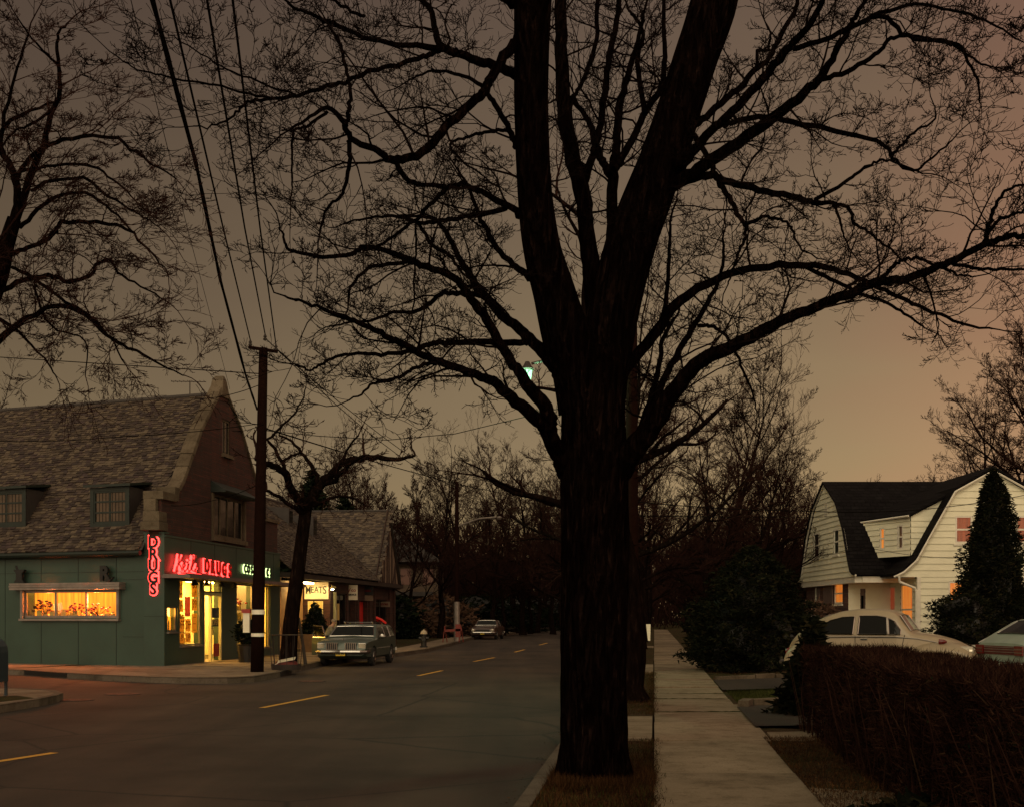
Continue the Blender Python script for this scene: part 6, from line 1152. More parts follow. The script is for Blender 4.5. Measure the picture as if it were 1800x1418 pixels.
evergreen('shrub', 'brown leafless shrub before the brick side of the house', 'shrub', V3((11.6, 48, .4)), 1.9, 1.1, round_, 3500, .14, 11, 'shrub_brown', core=False, trunk=False)
for i, (x, y, hh, rr, l) in enumerate([(722, 86, 2.2, 2.2, 'low brown bush beyond the hydrant'), (770, 92, 3.2, 2.8, 'brown bush behind the far light pole'), (835, 104, 3.4, 3.5, 'dark thicket behind the parked dark sedan'), (900, 120, 3.4, 4.2, 'dark thicket left of the traffic signal'), (960, 140, 4, 4.5, 'dark thicket at the far bend of the road'), (690, 82, 3.0, 1.6, 'dark bush against the end of the shop row')]):
    evergreen('shrub', l, 'shrub', V3(((x-900)/F*y, y, .1)), hh, rr, dome, 2600, .3, 20+i, 'shrub_brown' if i < 2 else 'green_leaf', trunk=False)
evergreen('shrub', 'bushy plant growing in the dark tub by the drugstore', 'plant', SHRUBTUB+V3((0, 0, .55)), .9, .4, round_, 1200, .1, 40, 'green_leaf', trunk=False)
evergreen('shrub', 'dark pointed evergreen shrub in the butcher planter', 'plant', V3(FW.pt(15.3, .8, .5)), 1.5, .55, cone, 2200, .12, 41, 'green_leaf', trunk=False)
evergreen('conifer', 'low juniper tuft at the bottom right corner of the sidewalk', 'evergreen', RT(2.05, 9.1, .12), .28, .4, dome, 900, .08, 42, 'ever_leaf', trunk=False, core=False)
# ---- privet hedge
R = random.Random(4); hd = thing('hedge', 'long clipped brown privet hedge in the right foreground', 'hedge', RT(2.6, 12, .15)); b = MB(); H0, H1, HT0, HT1 = 2.35, 17.0, 2.05, 3.25
def hp(T, y, z): return RT(T+.05*mn.noise(V3((y*1.7, z*2, 1))), y, z)
htop = lambda T, y: 1.19+.035*mn.noise(V3((T*2, y*1.3, 0)))-.0*y
for _ in range(150000):
    y = H1-(H1-3.0)*R.random()**.8; side = R.random()
    if side < .5: T = HT0+abs(R.gauss(0, .09)); z = R.uniform(.05, htop(T, y)); nn = V3((-1, 0, .25))
    elif side < .78: T = R.uniform(HT0, HT1); z = htop(T, y)-abs(R.gauss(0, .07)); nn = V3((0, 0, 1.2))
    elif side < .88: T = R.uniform(HT0, HT1); y = H1-abs(R.gauss(0, .08)); z = R.uniform(.05, htop(T, y)); nn = V3((0, 1, .2))
    elif side < .93: T = HT1-abs(R.gauss(0, .08)); z = R.uniform(.6, htop(T, y)); nn = V3((1, 0, .2))
    else: T = R.uniform(HT0, HT1); z = R.uniform(.6, 1.15); nn = V3((0, 0, 1))
    if z < .4 and R.random() < .6: continue
    if mn.noise(V3((y*2.1, z*2.6, T*2.0))) < -.22 and R.random() < .75: continue
    p = hp(T, y, z+.12); a = (V3((R.gauss(0, .6), R.gauss(0, .6), R.gauss(.45, .5)))+nn*.45).normalized(); L = R.uniform(.035, .10)*(1.6 if R.random() < .06 else 1); c = a.cross(V3((R.gauss(0, 1), R.gauss(0, 1), 0.2))).normalized()*R.uniform(.0025, .0065)
    b.add([p-c, p+c, p+a*L], [(0, 1, 2)])
for _ in range(260):
    y = R.uniform(3.5, H1-.05); T = HT0+R.uniform(-.02, .16) if R.random() < .7 else R.uniform(HT0, HT1); p = hp(T, y, .15); pts = [p]; dd = V3((R.gauss(0, .12), R.gauss(0, .2), 1))
    for k in range(4): pts.append(pts[-1]+dd*.27); dd = (dd+V3((R.gauss(0, .12), R.gauss(0, .2), 0))).normalized()
    tri_tube(b, pts, [.009, .008, .006, .004, .002])
b.build('twigs', 'hedge_twig', hd)
b = MB()
for _ in range(14000):
    y = H1-(H1-4.0)*R.random(); T = R.uniform(HT0, HT0+.25) if R.random() < .6 else R.uniform(HT0, HT1); z = R.uniform(.3, 1.17) if T < HT0+.26 else 1.16; p = hp(T, y, z+.12); a = V3((R.gauss(0, 1), R.gauss(0, 1), R.gauss(0, 1))).normalized()*.016; c = a.cross(V3((0, .3, 1))).normalized()*.01
    b.add([p-a, p+c, p+a, p-c], [(0, 1, 2, 3)])
b.build('leaves', 'green_leaf', hd)
b = MB(); b.grid([[RT(T, y, z) for T, z in ((HT0+.2, .1), (HT0+.17, 1.2), (HT1-.17, 1.2), (HT1-.17, .1))] for y in (3, 6, 9, 12, 15, H1-.2)]); b.face(*[RT(T, H1-.2, z) for T, z in ((HT0+.2, .1), (HT0+.17, 1.2), (HT1-.17, 1.2), (HT1-.17, .1))]); b.build('dark_core', 'black', hd)  # solid black core, the shade inside the hedge is its colour
b = MB(); R = random.Random(31)
for yj, wj in ((20.2, .08), (23.3, .03), (24.9, .05), (29, .05), (33.2, .09), (36.6, .05)):
    rows = [[], [], []]
    for k in range(25):
        T_ = -.02+1.44*k/24; w2 = wj*(.5+.6*R.random()); o_ = R.uniform(-.015, .015); rows[0].append(RT(T_, yj-w2/2+o_, .15)); rows[1].append(RT(T_, yj+o_, .163+R.uniform(-.006, .004))); rows[2].append(RT(T_, yj+w2/2+o_, .15))
    b.grid(rows)
struct('sidewalk_soil', b, 'lot_soil')
# ---- ground litter
def litter(name, n, fn, size, mat, lab, seed, up=.2):
    R = random.Random(seed); b = MB()
    for _ in range(n):
        p = fn(R); s = size*R.uniform(.5, 1.4); a = V3((R.gauss(0, 1), R.gauss(0, 1), R.gauss(0, up))).normalized()*s; c = V3((-a.y, a.x, R.gauss(0, up)*s)); b.add([p-a*.6, p+c*.35, p+a*.6, p-c*.35], [(0, 1, 2, 3)])
    return tag(b.build(name, mat), lab, 'leaf litter', kind='stuff')
def fv(R):
    y = 8.6+30*R.random()**2.2
    while 15.6 < y < 19.4 or 33.9 < y: y = 8.6+30*R.random()**2.2
    return RT((R.uniform(-1.02, -.02) if R.random() < .8 else min(.16, R.gauss(-.05, .06))), y, .165)
def fy(R): y = 9+6.8*R.random(); T = R.uniform(1.4, 2.5); return RT(T, y, hgt(T, y)+.02)
def fd(R): y = R.uniform(29.8, 38); T = R.uniform(1.45, 8); return RT(T, y, hgt(T, y)+.04)
litter('fallen_leaves', 5200, fv, .02, 'dead_leaf', 'brown leaf scraps strewn over the tree strip', 1); litter('fallen_leaves', 5200, fy, .022, 'dead_leaf', 'brown leaf scraps between the sidewalk and the hedge', 2); litter('fallen_leaves', 5000, fd, .035, 'dead_leaf', 'fallen leaves under the evergreens', 3)
def fk(R): y = 8.6+16*R.random(); return RT(-1.22-abs(R.gauss(0, .10)), y, .012)
litter('gutter_debris', 500, fk, .02, 'dead_leaf', 'bits of debris lying along the near gutter', 4)
def blades(name, n, fn, L, wd, mat, lab, seed):
    R = random.Random(seed); b = MB()
    for _ in range(n):
        p = fn(R); a = V3((R.gauss(0, .55), R.gauss(0, .55), 1)).normalized()*L*R.uniform(.4, 1.3); c = V3((R.gauss(0, 1), R.gauss(0, 1), 0)).normalized()*wd; b.add([p-c, p+c, p+a], [(0, 1, 2)])
    return tag(b.build(name, mat), lab, 'grass', kind='stuff')
tb_ = P(1048, 1372, D0)
def fb(R): a = R.uniform(0, 6.283); r = .36+abs(R.gauss(0, .28)); return V3((tb_.x+math.cos(a)*r, tb_.y+math.sin(a)*r, .14)) if abs(tb_.x+math.cos(a)*r-.1163*(tb_.y+math.sin(a)*r)+.5) < .5 else RT(R.uniform(-1.02, 0), R.uniform(9, 14), .14)
blades('grass', 13000, fb, .12, .003, 'dry_grass', 'dry tufts of grass around the foot of the giant maple', 5)
blades('grass', 26000, fv, .045, .0028, 'dry_grass', 'thin dry grass in the tree strip', 6); blades('grass', 6000, fv, .05, .003, 'green_grass', 'sparse green blades in the tree strip', 7)
blades('grass', 12000, fy, .045, .003, 'dry_grass', 'dry grass between the sidewalk and the hedge', 8)
def fg(R): y = R.uniform(21.7, 25.4); T = R.uniform(1.5, 4.8); return RT(T, y, hgt(T, y)+.01)
blades('grass', 16000, fg, .07, .005, 'green_grass', 'patch of green grass between the two driveways', 9)
# ================= VEHICLES
def interp(pts, x):
    if x <= pts[0][0]: return pts[0][1]
    for (a, b_), (c, d) in zip(pts[:-1], pts[1:]):
        if x <= c: return b_+(d-b_)*(x-a)/(c-a) if c > a else d
    return pts[-1][1]
class Car:
    def __init__(s, top, wl, belt, bot, tumble=.32): s.top = top; s.wl = wl; s.belt = belt; s.bot = bot; s.tb = tumble
    def half(s, x):
        zt = interp(s.top, x); w = interp(s.wl, x); zb = interp(s.bot, x); zs = min(interp(s.belt, x), zt-.045); y4 = w*.985-s.tb*max(0, zt-.06-zs); cr = .02
        return [(0, zb), (w*.86, zb), (w*.97, zb+.07), (w, zb+(zs-zb)*.5), (w*.985, zs), (y4, max(zs+.004, zt-.065)), (y4-.035, zt-.02), (y4-.10, zt-.002), (y4*.55, zt+cr*.7), (0, zt+cr)]
    def side(s, x, z, d=.006):
        h = s.half(x)
        for (y0, z0), (y1, z1) in zip(h[1:6], h[2:7]):
            if z0 <= z <= z1: return y0+(y1-y0)*(z-z0)/max(1e-6, z1-z0)+d
        return h[5][0]+d
    def body(s, xs, mat, parent, wheels, wr=.36, name='body'):
        b = MB(); n = None; o = 0
        for x in xs:
            h = s.half(x); ring = h+[(-y, z) for y, z in h[-2:0:-1]]; n = len(ring); b.v += [(x, y, z) for y, z in ring]
        for i in range(len(xs)-1):
            for k in range(n): b.f.append((i*n+k, i*n+(k+1) % n, (i+1)*n+(k+1) % n, (i+1)*n+k)); b.m.append(0)
        b.f.append(tuple(range(n))); b.f.append(tuple((len(xs)-1)*n+k for k in range(n-1, -1, -1))); b.m += [0, 0]
        ob = b.build(name, mat, parent, local=True, fixn=True)
        if wheels:
            c = MB()
            for wx, wz in wheels:
                for sy in (-1, 1):
                    yy = interp(s.wl, wx); c.lathe((wx, 0, wz), [(wr, sy*(yy-.30)), (wr, sy*(yy+.2))], 28, 'y')
            co_ = c.build('cut', mat, parent, local=True, fixn=True); md = ob.modifiers.new('b', 'BOOLEAN'); md.object = co_; md.operation = 'DIFFERENCE'; md.solver = 'EXACT'
            me = bpy.data.meshes.new_from_object(ob.evaluated_get(bpy.context.evaluated_depsgraph_get())); ob.modifiers.clear(); ob.data = me; bpy.data.objects.remove(co_)
        for p in ob.data.polygons: p.use_smooth = True
        ob.data.set_sharp_from_angle(angle=math.radians(32)); return ob
    def swin(s, poly, parent, name='side_window', sides=(-1, 1), trim=True, mat='car_glass', tw=.011):
        for sy in sides:
            # subdivide polygon outline, fan from centre
            out = []
            for (x0, z0), (x1, z1) in zip(poly, poly[1:]+poly[:1]):
                for k in range(4): f = k/4; out.append((x0+(x1-x0)*f, z0+(z1-z0)*f))
            cx, cz = sum(p[0] for p in out)/len(out), sum(p[1] for p in out)/len(out); b = MB()
            pts = [(x, sy*s.side(x, z, .008), z) for x, z in out]; mid = [(cx+(x-cx)*.5, sy*s.side(cx+(x-cx)*.5, cz+(z-cz)*.5, .008), cz+(z-cz)*.5) for x, z in out]; n = len(out)
            b.v = pts+mid+[(cx, sy*s.side(cx, cz, .008), cz)]
            for k in range(n): k2 = (k+1) % n; b.f += [(k, k2, n+k2, n+k), (n+k, n+k2, 2*n)]; b.m += [0, 0]
            w = b.build(name, mat, parent, local=True)
            if trim: b = MB(); b.tube([(x, y+sy*.004, z) for x, y, z in pts+[pts[0]]], tw, 4, cap=False); b.build('window_trim', 'chrome', w, local=True)
    def twin(s, x0, x1, parent, name, inset=.06, n=4, trim=True):
        b = MB(); rows = []
        for i in range(n+1):
            x = x0+(x1-x0)*i/n; h = s.half(x); y4 = h[7][0]-inset*.2; sl = (interp(s.top, x1)-interp(s.top, x0))/(x1-x0); ln_ = math.hypot(1, sl); ox, oz = -sl/ln_*.022, .022/ln_; rows.append([(x+ox, y4*k, interp(s.top, x)+.02*(1-abs(k))+oz) for k in (-1, -.6, -.2, .2, .6, 1)])
        b.grid(rows); w = b.build(name, 'car_glass', parent, local=True)
        if trim: e = [r[0] for r in rows]+rows[-1][1:]+[r[-1] for r in rows[::-1]][1:]+rows[0][::-1][1:]; b = MB(); b.tube(e, .012, 4, cap=False); b.build('window_trim', 'chrome', w, local=True)
    def sideline(s, pts, parent, name, mat, r, sides=(-1, 1)):
        for sy in sides: b = MB(); b.tube([(x, sy*s.side(x, z, .004), z) for x, z in pts], r, 5); b.build(name, mat, parent, local=True)
def wheel(parent, x, y, r=.32, w=.19, rim='chrome', rr=.6):
    sy = 1 if y > 0 else -1; b = MB(); b.lathe((x, y, r), [(r*.6, -w/2*1), (r*.93, -w/2), (r, -w*.3), (r, w*.3), (r*.93, w/2), (r*.6, w/2)], 28, 'y'); t = b.build('wheel', 'rubber', parent, local=True)
    b = MB(); b.lathe((x, y, r), [(r*rr, sy*w*.42), (r*rr*.95, sy*w*.54), (r*.3, sy*w*.46), (r*.22, sy*w*.56), (.01, sy*w*.58)], 20, 'y'); b.build('rim', rim, t, local=True); return t
def xs_of(c, extra=()): 
    a = sorted({p[0] for p in c.top} | {p[0] for p in c.wl} | set(extra)); out = []
    for x0, x1 in zip(a[:-1], a[1:]):
        n = max(1, int((x1-x0)/.12)); out += [x0+(x1-x0)*k/n for k in range(n)]
    return out+[a[-1]]
def bx(b, x0, x1, y0, y1, z0, z1): b.box(x0, x1, y0, y1, z0, z1)
def lbox(name, mat, parent, *a, bevel=0): b = MB(); b.box(*a); return b.build(name, mat, parent, local=True, bevel=bevel)
def sedan_common(c, t, fx, rx, wf, wr_, wy, plate=True):
    for x, y in ((wf, wy), (wf, -wy), (wr_, wy), (wr_, -wy)): wheel(t, x, y)
    for x, s_ in ((fx, 1), (rx, -1)):
        w = interp(c.wl, x)-.0; b = MB(); pts = [(x-s_*.32, -w-.05, .5), (x-s_*.05, -w+.0, .5), (x+s_*.07, -w+.16, .5), (x+s_*.1, 0, .5), (x+s_*.07, w-.16, .5), (x-s_*.05, w, .5), (x-s_*.32, w+.05, .5)]; b.tube(pts, .07, 8); o = b.build('bumper', 'chrome', t, local=True)
# ---- teal station wagon, kerb side door open
wtop = [(-2.42, .72), (-2.36, .95), (-2.1, 1.34), (-1.95, 1.385), (-.6, 1.42), (.25, 1.40), (.42, 1.35), (1.02, .97), (1.15, .945), (2.2, .86), (2.36, .78), (2.42, .62)]
wwl = [(-2.42, .84), (-2.2, .90), (-1.2, .925), (1.4, .925), (2.2, .89), (2.42, .83)]
cw_ = Car(wtop, wwl, [(-2.4, .93), (2.4, .86)], [(-2.42, .42), (-2.2, .27), (2.2, .25), (2.42, .38)], .36)
ang = math.atan2(-uF.y, -uF.x); fa = V3((-5.66, 42.3, 0)); wc_ = fa-(-uF)*1.45
t = thing('station_wagon', 'grey green station wagon parked at the far kerb with its kerb side door open', 'car', (wc_.x, wc_.y, 0), rotz=ang)
cw_.body(xs_of(cw_), 'paint_teal', t, [(1.45, .33), (-1.35, .33)], .37); sedan_common(cw_, t, 2.42, -2.42, 1.45, -1.35, .83)
cw_.twin(.98, .46, t, 'windshield'); cw_.twin(-2.32, -2.12, t, 'rear_window')
cw_.swin([(.62, .97), (.34, 1.31), (-.28, 1.335), (-.28, .97)], t, sides=(1,)); cw_.swin([(.62, .97), (.34, 1.31), (-.28, 1.335), (-.28, .97)], t, sides=(-1,), mat='black'); cw_.swin([(-.38, .97), (-.38, 1.335), (-1.15, 1.33), (-1.15, .97)], t); cw_.swin([(-1.25, .97), (-1.25, 1.325), (-1.9, 1.28), (-2.12, .98)], t)
cw_.sideline([(2.3, .62), (1.9, .62)], t, 'side_strip', 'chrome', .012); cw_.sideline([(1.05, .6), (-.95, .6)], t, 'side_strip', 'chrome', .012)
for y0, y1 in ((-.52, -.13), (.13, .52)):
    g_ = lbox('grille', 'black', t, 2.40, 2.435, y0, y1, .58, .80); b = MB()
    for k in range(6): yy = y0+.02+(y1-y0-.04)*k/5; b.box(2.43, 2.45, yy-.012, yy+.012, .585, .795)
    b.box(2.425, 2.455, y0-.015, y1+.015, .795, .815); b.box(2.425, 2.455, y0-.015, y1+.015, .565, .585); b.build('bars', 'grey_metal', g_, local=True)
for y in (-.71, .71):
    h_ = lbox('headlight', 'chrome', t, 2.33, 2.40, y-.13, y+.13, .6, .80, bevel=.01); lbox('lens', 'lens', h_, 2.40, 2.415, y-.11, y+.11, .625, .775)
lbox('license_plate', 'plate_yellow', t, 2.535, 2.545, -.16, .16, .37, .52)
b = MB()
for k, y in enumerate((-.12, -.07, -.02, .05, .1)): b.box(2.546, 2.549, y-.016, y+.016, .41, .48)
b.build('plate_marks', 'drum_blue', t, local=True); lbox('hood_ornament', 'chrome', t, 2.1, 2.2, -.012, .012, .9, .95)
for sy in (1,): b = MB(); b.tube([(.72, sy*.90, .93), (.74, sy*1.0, .99)], .015, 5); b.lathe((.70, sy*1.03, 1.0), [(.02, -.02), (.085, 0), (.085, .05), (.02, .07)], 10, 'x'); b.build('mirror', 'chrome', t, local=True)
b = MB()
for y in (-.5, .5): b.tube([(-1.75, y, 1.47), (.05, y, 1.5)], .014, 5); b.tube([(-1.6, y, 1.40), (-1.6, y, 1.48)], .012, 4); b.tube([(-.1, y, 1.40), (-.1, y, 1.5)], .012, 4)
for x in (-1.5, -.9, -.3): b.tube([(x, -.5, 1.48), (x, .5, 1.48)], .01, 4)
b.build('roof_rack', 'chrome', t, local=True)
lbox('tail_light', 'tail_red', t, -2.44, -2.4, .62, .86, .62, .82); lbox('tail_light', 'tail_red', t, -2.44, -2.4, -.86, -.62, .62, .82)
for y in (.3, -.3): lbox('signal_lamp', 'amber', t, 2.40, 2.43, y*2.6-.05 if y > 0 else y*2.6-.03, y*2.6+.03, .5, .56)
# open door: hinge at x=.85,y=-.93, swung 62 degrees
hx, hy, da = .82, -.93, math.radians(180+43); dx_, dy_ = math.cos(da), math.sin(da); nx_, ny_ = -dy_, dx_
def dp(a, z, o=0): return (hx+dx_*a+nx_*o, hy+dy_*a+ny_*o, z)
d_ob = MB(); d_ob.hexa([dp(0, .32, -.045), dp(1.08, .32, -.045), dp(1.08, .32, .045), dp(0, .32, .045)], [dp(0, .95, -.05), dp(1.08, .95, -.05), dp(1.08, .95, .05), dp(0, .95, .05)]); dd_ = d_ob.build('open_door', 'paint_teal', t, local=True, bevel=.02)
b = MB(); b.tube([dp(.1, .95), dp(.36, 1.36), dp(1.02, 1.38), dp(1.05, .95), dp(.1, .96)], .022, 6); b.build('window_frame', 'chrome', dd_, local=True); b = MB(); b.face(dp(.12, .95), dp(1.03, .95), dp(1.0, 1.36), dp(.37, 1.35)); b.build('pane', 'pane', dd_, local=True)
# ---- dark sedan facing the camera farther on
stop_ = [(-2.4, .72), (-2.36, .86), (-1.7, .93), (-1.5, .98), (-.85, 1.33), (-.6, 1.38), (.1, 1.39), (.3, 1.35), (.95, .96), (1.1, .93), (2.2, .84), (2.36, .76), (2.4, .62)]
swl = [(-2.4, .82), (-2.2, .88), (-1.2, .91), (1.4, .91), (2.2, .88), (2.4, .82)]
cs_ = Car(stop_, swl, [(-2.4, .9), (2.4, .84)], [(-2.4, .4), (-2.2, .26), (2.2, .25), (2.4, .36)], .42)
def sedan(name, lab, paint_, loc, rz):
    t = thing(name, lab, 'car', loc, rotz=rz); cs_.body(xs_of(cs_), paint_, t, [(1.4, .33), (-1.35, .33)], .37); sedan_common(cs_, t, 2.4, -2.4, 1.4, -1.35, .82)
    cs_.twin(.9, .34, t, 'windshield'); cs_.twin(-1.42, -.9, t, 'rear_window'); cs_.swin([(.55, .96), (.22, 1.29), (-.28, 1.305), (-.28, .96)], t); cs_.swin([(-.36, .96), (-.36, 1.305), (-.78, 1.27), (-1.15, .98)], t)
    lbox('grille', 'black', t, 2.38, 2.42, -.5, .5, .56, .74, bevel=.005)
    for y in (-.7, .7): b = MB(); b.lathe((2.36, y, .66), [(.1, 0), (.1, .05), (.06, .065)], 14, 'x'); b.build('headlight', 'lens', t, local=True)
    lbox('license_plate', 'plate_yellow', t, 2.52, 2.53, -.15, .15, .37, .5); lbox('tail_light', 'tail_red', t, -2.42, -2.38, .5, .8, .6, .74); lbox('tail_light', 'tail_red', t, -2.42, -2.38, -.8, -.5, .6, .74); return t
sedan('parked_sedan', 'small dark maroon sedan parked far up the road facing the camera', 'paint_maroon', (-1.75, 89, 0), math.atan2(-.99, -.14))
sedan('parked_sedan', 'dark grey sedan half hidden between the evergreens and the cream car', 'paint_grey', (8.75, 37.8, .36), math.radians(-82))
# ---- rounded cream car (two door, arched roof)
btop = [(-1.98, .56), (-1.93, .72), (-1.82, .88), (-1.62, 1.05), (-1.35, 1.21), (-1.05, 1.335), (-.7, 1.44), (-.3, 1.49), (.05, 1.495), (.28, 1.48), (.43, 1.44), (.52, 1.375), (.75, 1.04), (.83, 1.015), (1.0, 1.0), (1.25, .955), (1.55, .87), (1.78, .75), (1.92, .62), (1.98, .48)]
rm_ = lambda x: x if x > -.3 else -.3+(x+.3)*.87
btop = [(rm_(x), z) for x, z in btop]
bwl = [(-1.98, .28), (-1.9, .38), (-1.7, .50), (-1.4, .60), (-1.0, .67), (-.4, .70), (.5, .70), (.75, .65), (1.05, .56), (1.45, .43), (1.8, .33), (1.98, .24)]
bwl = [(rm_(x), z) for x, z in bwl]
cb = Car(btop, bwl, [(-2, .7), (-1.5, .92), (-1, .98), (.6, .98), (.8, .94), (1.9, .6)], [(-1.98, .42), (-1.7, .3), (1.6, .28), (1.88, .36)], .30)
B0 = V3((7.42, 24.9, .37)); t = thing('beetle_car', 'rounded cream two door car parked behind the hedge facing right', 'car', B0, rotz=math.radians(-27))
bd = cb.body(xs_of(cb), 'paint_cream', t, None); m_ = bd.modifiers.new('s', 'SUBSURF'); m_.levels = m_.render_levels = 1
cb.swin([(-.34, 1.0), (-.32, 1.345), (-.55, 1.335), (-.8, 1.27), (-1.0, 1.14), (-1.10, 1.04), (-1.04, 1.0)], t, tw=.013); cb.swin([(-.24, 1.0), (-.22, 1.36), (.12, 1.36), (.30, 1.33), (.33, 1.0)], t, tw=.013); cb.swin([(.36, 1.0), (.33, 1.32), (.46, 1.25), (.58, 1.08), (.58, 1.0)], t, tw=.013, name='vent_window')
cb.twin(.74, .53, t, 'windshield'); cb.twin(-1.17, -.91, t, 'rear_window', inset=1.2)
cb.sideline([(-1.3, .885), (-.9, .93), (-.3, .945), (.5, .945), (.9, .91), (1.25, .84), (1.5, .76)], t, 'belt_trim', 'chrome', .012)
cb.sideline([(-.29, .97), (-.29, .5), (-.29, .33)], t, 'door_seam', 'black', .006); cb.sideline([(.66, .99), (.62, .8), (.6, .4)], t, 'door_seam', 'black', .006)
def fender(xc, x0, x1, zt, yi, yo, sy):
    b = MB(); rows = []; n = 18
    for i in range(n+1):
        a = math.pi*i/n; ex = .78; cx = math.copysign(abs(math.cos(a))**ex, math.cos(a)); sz = math.sin(a)**.62
        x = xc+(cx*(x1-xc) if cx > 0 else cx*(xc-x0)); z = .36+(zt-.36)*sz; row = []
        for k in range(9): f = k/8; yy = yi+(yo-yi)*math.sin(f*math.pi/2); dz = (1-math.cos(f*math.pi/2))*.16*(sz+.25); row.append((x-(cx)*.05*f*f, sy*yy, max(.30, z-dz)))
        xi = xc+cx*.36; zi = .36+.37*math.sin(a)**.9-.02; row.append((xi if abs(cx*.4) < abs(x-xc) else x, sy*(yo-.02), min(zi, row[-1][2]-.01))); rows.append(row)
    b.grid(rows); o = b.build('fender', 'paint_cream', t, local=True, smooth=True, fixn=True); return o
for sy in (-1, 1):
    fender(1.25, .66, 2.0, .86, .30, .775, sy); fender(-1.08, -1.74, -.52, .86, .40, .775, sy); b = MB(); b.box(-.75, .75, sy*.62 if sy > 0 else -.76, .76 if sy > 0 else -.62, .28, .33); b.build('running_board', 'rubber', t, local=True)
    b = MB(); b.lathe((1.78, sy*.56, .68), [(.10, -.08), (.10, .08), (.09, .13), (.04, .155)], 16, 'x'); b.build('headlight', 'lens', t, local=True); b = MB(); b.lathe((1.38, sy*.60, .86), [(.05, -.09), (.045, .0), (.02, .06)], 8, 'x'); b.build('turn_signal', 'tail_red', t, local=True)
    b = MB(); b.lathe((-1.67, sy*.60, .62), [(.07, -.03), (.09, .02), (.09, .1)], 12, 'x'); b.build('tail_light', 'tail_red', t, local=True)
for x, y in ((1.25, .66), (1.25, -.66), (-1.08, .66), (-1.08, -.66)): wheel(t, x, y, .32, .15)
for x, s_ in ((2.06, 1), (-1.83, -1)): b = MB(); b.tube([(x-s_*.22, -.74, .42), (x-s_*.04, -.62, .42), (x, 0, .42), (x-s_*.04, .62, .42), (x-s_*.22, .74, .42)], .05, 8); b.tube([(x, -.42, .36), (x+s_*.02, -.42, .52)], .035, 6); b.tube([(x, .42, .36), (x+s_*.02, .42, .52)], .035, 6); b.build('bumper', 'chrome', t, local=True)
b = MB(); b.tube([(-.18, -.715, .90), (-.05, -.72, .90)], .014, 5); b.build('door_handle', 'chrome', t, local=True)
# ---- pale green hatchback at the right edge
htop = [(-2.02, .70), (-2.0, .90), (-1.92, .95), (-1.30, 1.33), (-1.15, 1.37), (.1, 1.39), (.3, 1.35), (.95, .97), (1.1, .94), (1.95, .85), (2.05, .66)]
hwl = [(-2.02, .80), (-1.8, .87), (1.4, .88), (1.9, .85), (2.05, .8)]
ch_ = Car(htop, hwl, [(-2.0, .93), (2.0, .85)], [(-2.02, .4), (-1.8, .28), (1.9, .27), (2.05, .38)], .34)
t = thing('hatchback_car', 'pale mint hatchback seen from its sloping tail at the right edge', 'car', (11.3, 23.7, .30), rotz=math.radians(10))
ch_.body(xs_of(ch_), 'paint_mint', t, [(1.25, .33), (-1.25, .33)], .38); sedan_common(ch_, t, 2.05, -2.02, 1.25, -1.25, .79)
ch_.twin(-1.72, -1.33, t, 'rear_window', inset=.9); ch_.twin(.9, .34, t, 'windshield'); ch_.swin([(.55, .97), (.2, 1.3), (-.5, 1.31), (-.5, .97)], t); ch_.swin([(-.6, .97), (-.6, 1.31), (-1.0, 1.29), (-1.35, 1.0)], t)
g_ = lbox('tail_panel', 'dark_red', t, -2.035, -2.02, -.74, .74, .70, .86); b = MB(); [b.box(-2.045, -2.034, -.5, .5, z, z+.012) for z in (.74, .79, .83)]; b.build('louvre', 'grey_metal', g_, local=True)
for y in (-.66, .66): q_ = lbox('tail_light', 'tail_red', t, -2.06, -2.03, y-.13, y+.13, .69, .87, bevel=.005); b = MB(); [b.box(-2.068, -2.058, y-.12, y+.12, z, z+.01) for z in (.74, .80)]; b.build('light_trim', 'chrome', q_, local=True)
ch_.sideline([(-1.98, .90), (-1.55, 1.12), (-1.22, 1.31)], t, 'pillar_trim', 'chrome', .016); ch_.sideline([(-1.9, .66), (-1.72, .84), (-1.5, .88), (-.9, .88), (1.8, .8)], t, 'side_stripe', 'white_paint', .018)
# ================= PERSON at the open door
def skinned(name, pts, edges, rads, mat, parent, lvl=2):
    me = bpy.data.meshes.new(name); me.from_pydata(pts, edges, []); ob = bpy.data.objects.new(name, me); C.objects.link(ob); ob.modifiers.new('k', 'SKIN'); sv = me.skin_vertices[0].data
    for i, r in enumerate(rads): sv[i].radius = (r, r) if not hasattr(r, '__len__') else r
    sv[0].use_root = True; m = ob.modifiers.new('s', 'SUBSURF'); m.levels = m.render_levels = lvl
    me2 = bpy.data.meshes.new_from_object(ob.evaluated_get(bpy.context.evaluated_depsgraph_get())); bpy.data.objects.remove(ob); me2.materials.clear(); me2.materials.append(MATS[mat])
    for p in me2.polygons: p.use_smooth = True
    o = bpy.data.objects.new(name, me2); C.objects.link(o); o.parent = parent; return o
pl_c = V3((-6.62, 43.9, .155)); t = thing('person', 'person in a pale coat and dark trousers stooping behind the open wagon door', 'person', pl_c, rotz=math.radians(5))
t.scale = (.93, .93, .87)
J = [(0, 0, .92), (.05, 0, 1.08), (.12, 0, 1.25), (.17, 0, 1.36), (.21, 0, 1.43), (.25, 0, 1.52), (.26, 0, 1.60), (.14, .155, 1.33), (.22, .2, 1.08), (.42, .2, .98), (.49, .19, .97), (.14, -.155, 1.33), (.2, -.21, 1.08), (.38, -.22, .95), (.45, -.21, .94), (0, .09, .88), (.05, .1, .5), (-.02, .11, .1), (.12, .12, .04), (0, -.09, .88), (-.02, -.1, .5), (-.1, -.11, .1), (.04, -.12, .04)]
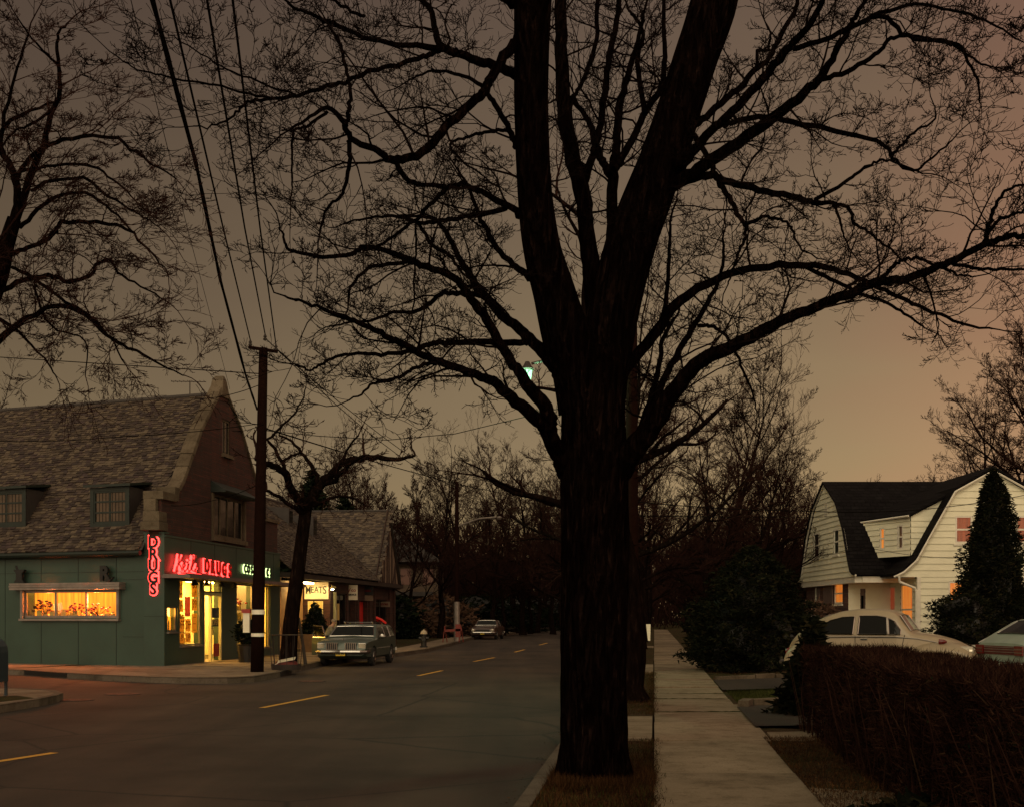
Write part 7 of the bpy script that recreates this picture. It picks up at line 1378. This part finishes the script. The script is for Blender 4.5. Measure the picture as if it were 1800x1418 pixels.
E = [(0, 1), (1, 2), (2, 3), (3, 4), (4, 5), (5, 6), (3, 7), (7, 8), (8, 9), (9, 10), (3, 11), (11, 12), (12, 13), (13, 14), (0, 15), (15, 16), (16, 17), (17, 18), (0, 19), (19, 20), (20, 21), (21, 22)]
Rr = [.13, .125, .135, .10, .055, .085, .07, .06, .042, .032, .036, .06, .042, .032, .036, .085, .055, .04, .04, .085, .055, .04, .04]
for (h0, y) in ((10, .19), (14, -.21)):
    for k in range(5):
        a = (k-2)*.2; n0 = len(J); bx_, by_, bz_ = J[h0]; L_ = (.05, .085, .09, .085, .07)[k] if k else .06; dy = (k-2)*.016; J.append((bx_+L_*.55, by_+dy*1.2, bz_-.01)); J.append((bx_+L_, by_+dy*1.5, bz_-.035)); E += [(h0, n0), (n0, n0+1)]; Rr += [.009, .008]
skinned('body', J, E, Rr, 'skin', t)
skinned('coat', [J[0][:2]+(.80,), J[0], J[1], J[2], J[3], J[7], J[8], J[9], J[11], J[12], J[13]], [(0, 1), (1, 2), (2, 3), (3, 4), (4, 5), (5, 6), (6, 7), (4, 8), (8, 9), (9, 10)], [.17, .165, .15, .15, .10, .068, .055, .045, .068, .055, .045], 'coat_pale', t)
skinned('trousers', [J[0], J[15], J[16], J[17], J[19], J[20], J[21]], [(0, 1), (1, 2), (2, 3), (0, 4), (4, 5), (5, 6)], [.15, .10, .07, .055, .10, .07, .055], 'trousers', t)
skinned('shoes', [J[17], J[18]], [(0, 1)], [.05, .045], 'rubber', t, 1); skinned('shoes', [J[21], J[22]], [(0, 1)], [.05, .045], 'rubber', t, 1)
b = MB(); b.lathe((.235, 0, 1.54), [(.088, 0), (.1, .04), (.085, .09), (.04, .125)], 14); b.build('hair', 'hair_grey', t, local=True, smooth=True)
b = MB(); b.tube([(.33, 0, 1.56), (.35, 0, 1.535)], .012, 5); b.build('nose', 'skin', t, local=True); b = MB(); b.lathe((.325, .032, 1.575), [(.008, -.002), (.008, .002)], 8, 'x'); b.lathe((.325, -.032, 1.575), [(.008, -.002), (.008, .002)], 8, 'x'); b.build('eyes', 'black', t, local=True)
# pale object standing among the row trees
q = RT(.02, 33.2, .16); t = tag((lambda b: (b.hexa([(q.x-.19, q.y, 1.05), (q.x-.13, q.y, 1.05), (q.x-.13, q.y+.03, 1.05), (q.x-.19, q.y+.03, 1.05)], [(q.x-.24, q.y, 1.5), (q.x-.12, q.y, 1.5), (q.x-.12, q.y+.03, 1.5), (q.x-.24, q.y+.03, 1.5)]), b.build('tree_notice', 'white_sign'))[1])(MB()), 'narrow white notice fixed to a tree trunk by the sidewalk', 'notice')
# pale house with porch columns far on the left
hh = thing('distant_house', 'dim pale house with porch columns behind the bushes beyond the shops', 'building', (-9.0, 98, .2)); b = MB(); b.box(-14, -6.0, 99, 107, .1, 6.0); b.build('wall', 'curtain_dim', hh); b = MB(); b.prism([(-14.6, 98, 6), (-5.5, 98, 6), (-10, 98, 9.0)], (0, 10, 0)); b.build('roof', 'slate_dark', hh)
for x in (-9.4, -8.1, -6.8): b = MB(); b.lathe((x, 97.4, .2), [(.17, 0), (.15, 3.0), (.2, 3.05)], 10); b.build('column', 'curtain', hh)
b = MB(); b.box(-10, -6.2, 97.2, 99, 3.25, 3.6); b.build('porch_roof', 'slate_dark', hh)
for x, z in ((-9, 4.2), (-7.2, 4.2), (-8.9, 1.2)): b = MB(); b.box(x, x+.8, 98.95, 99, z, z+1.3); b.build('window', 'lit_dim', hh)
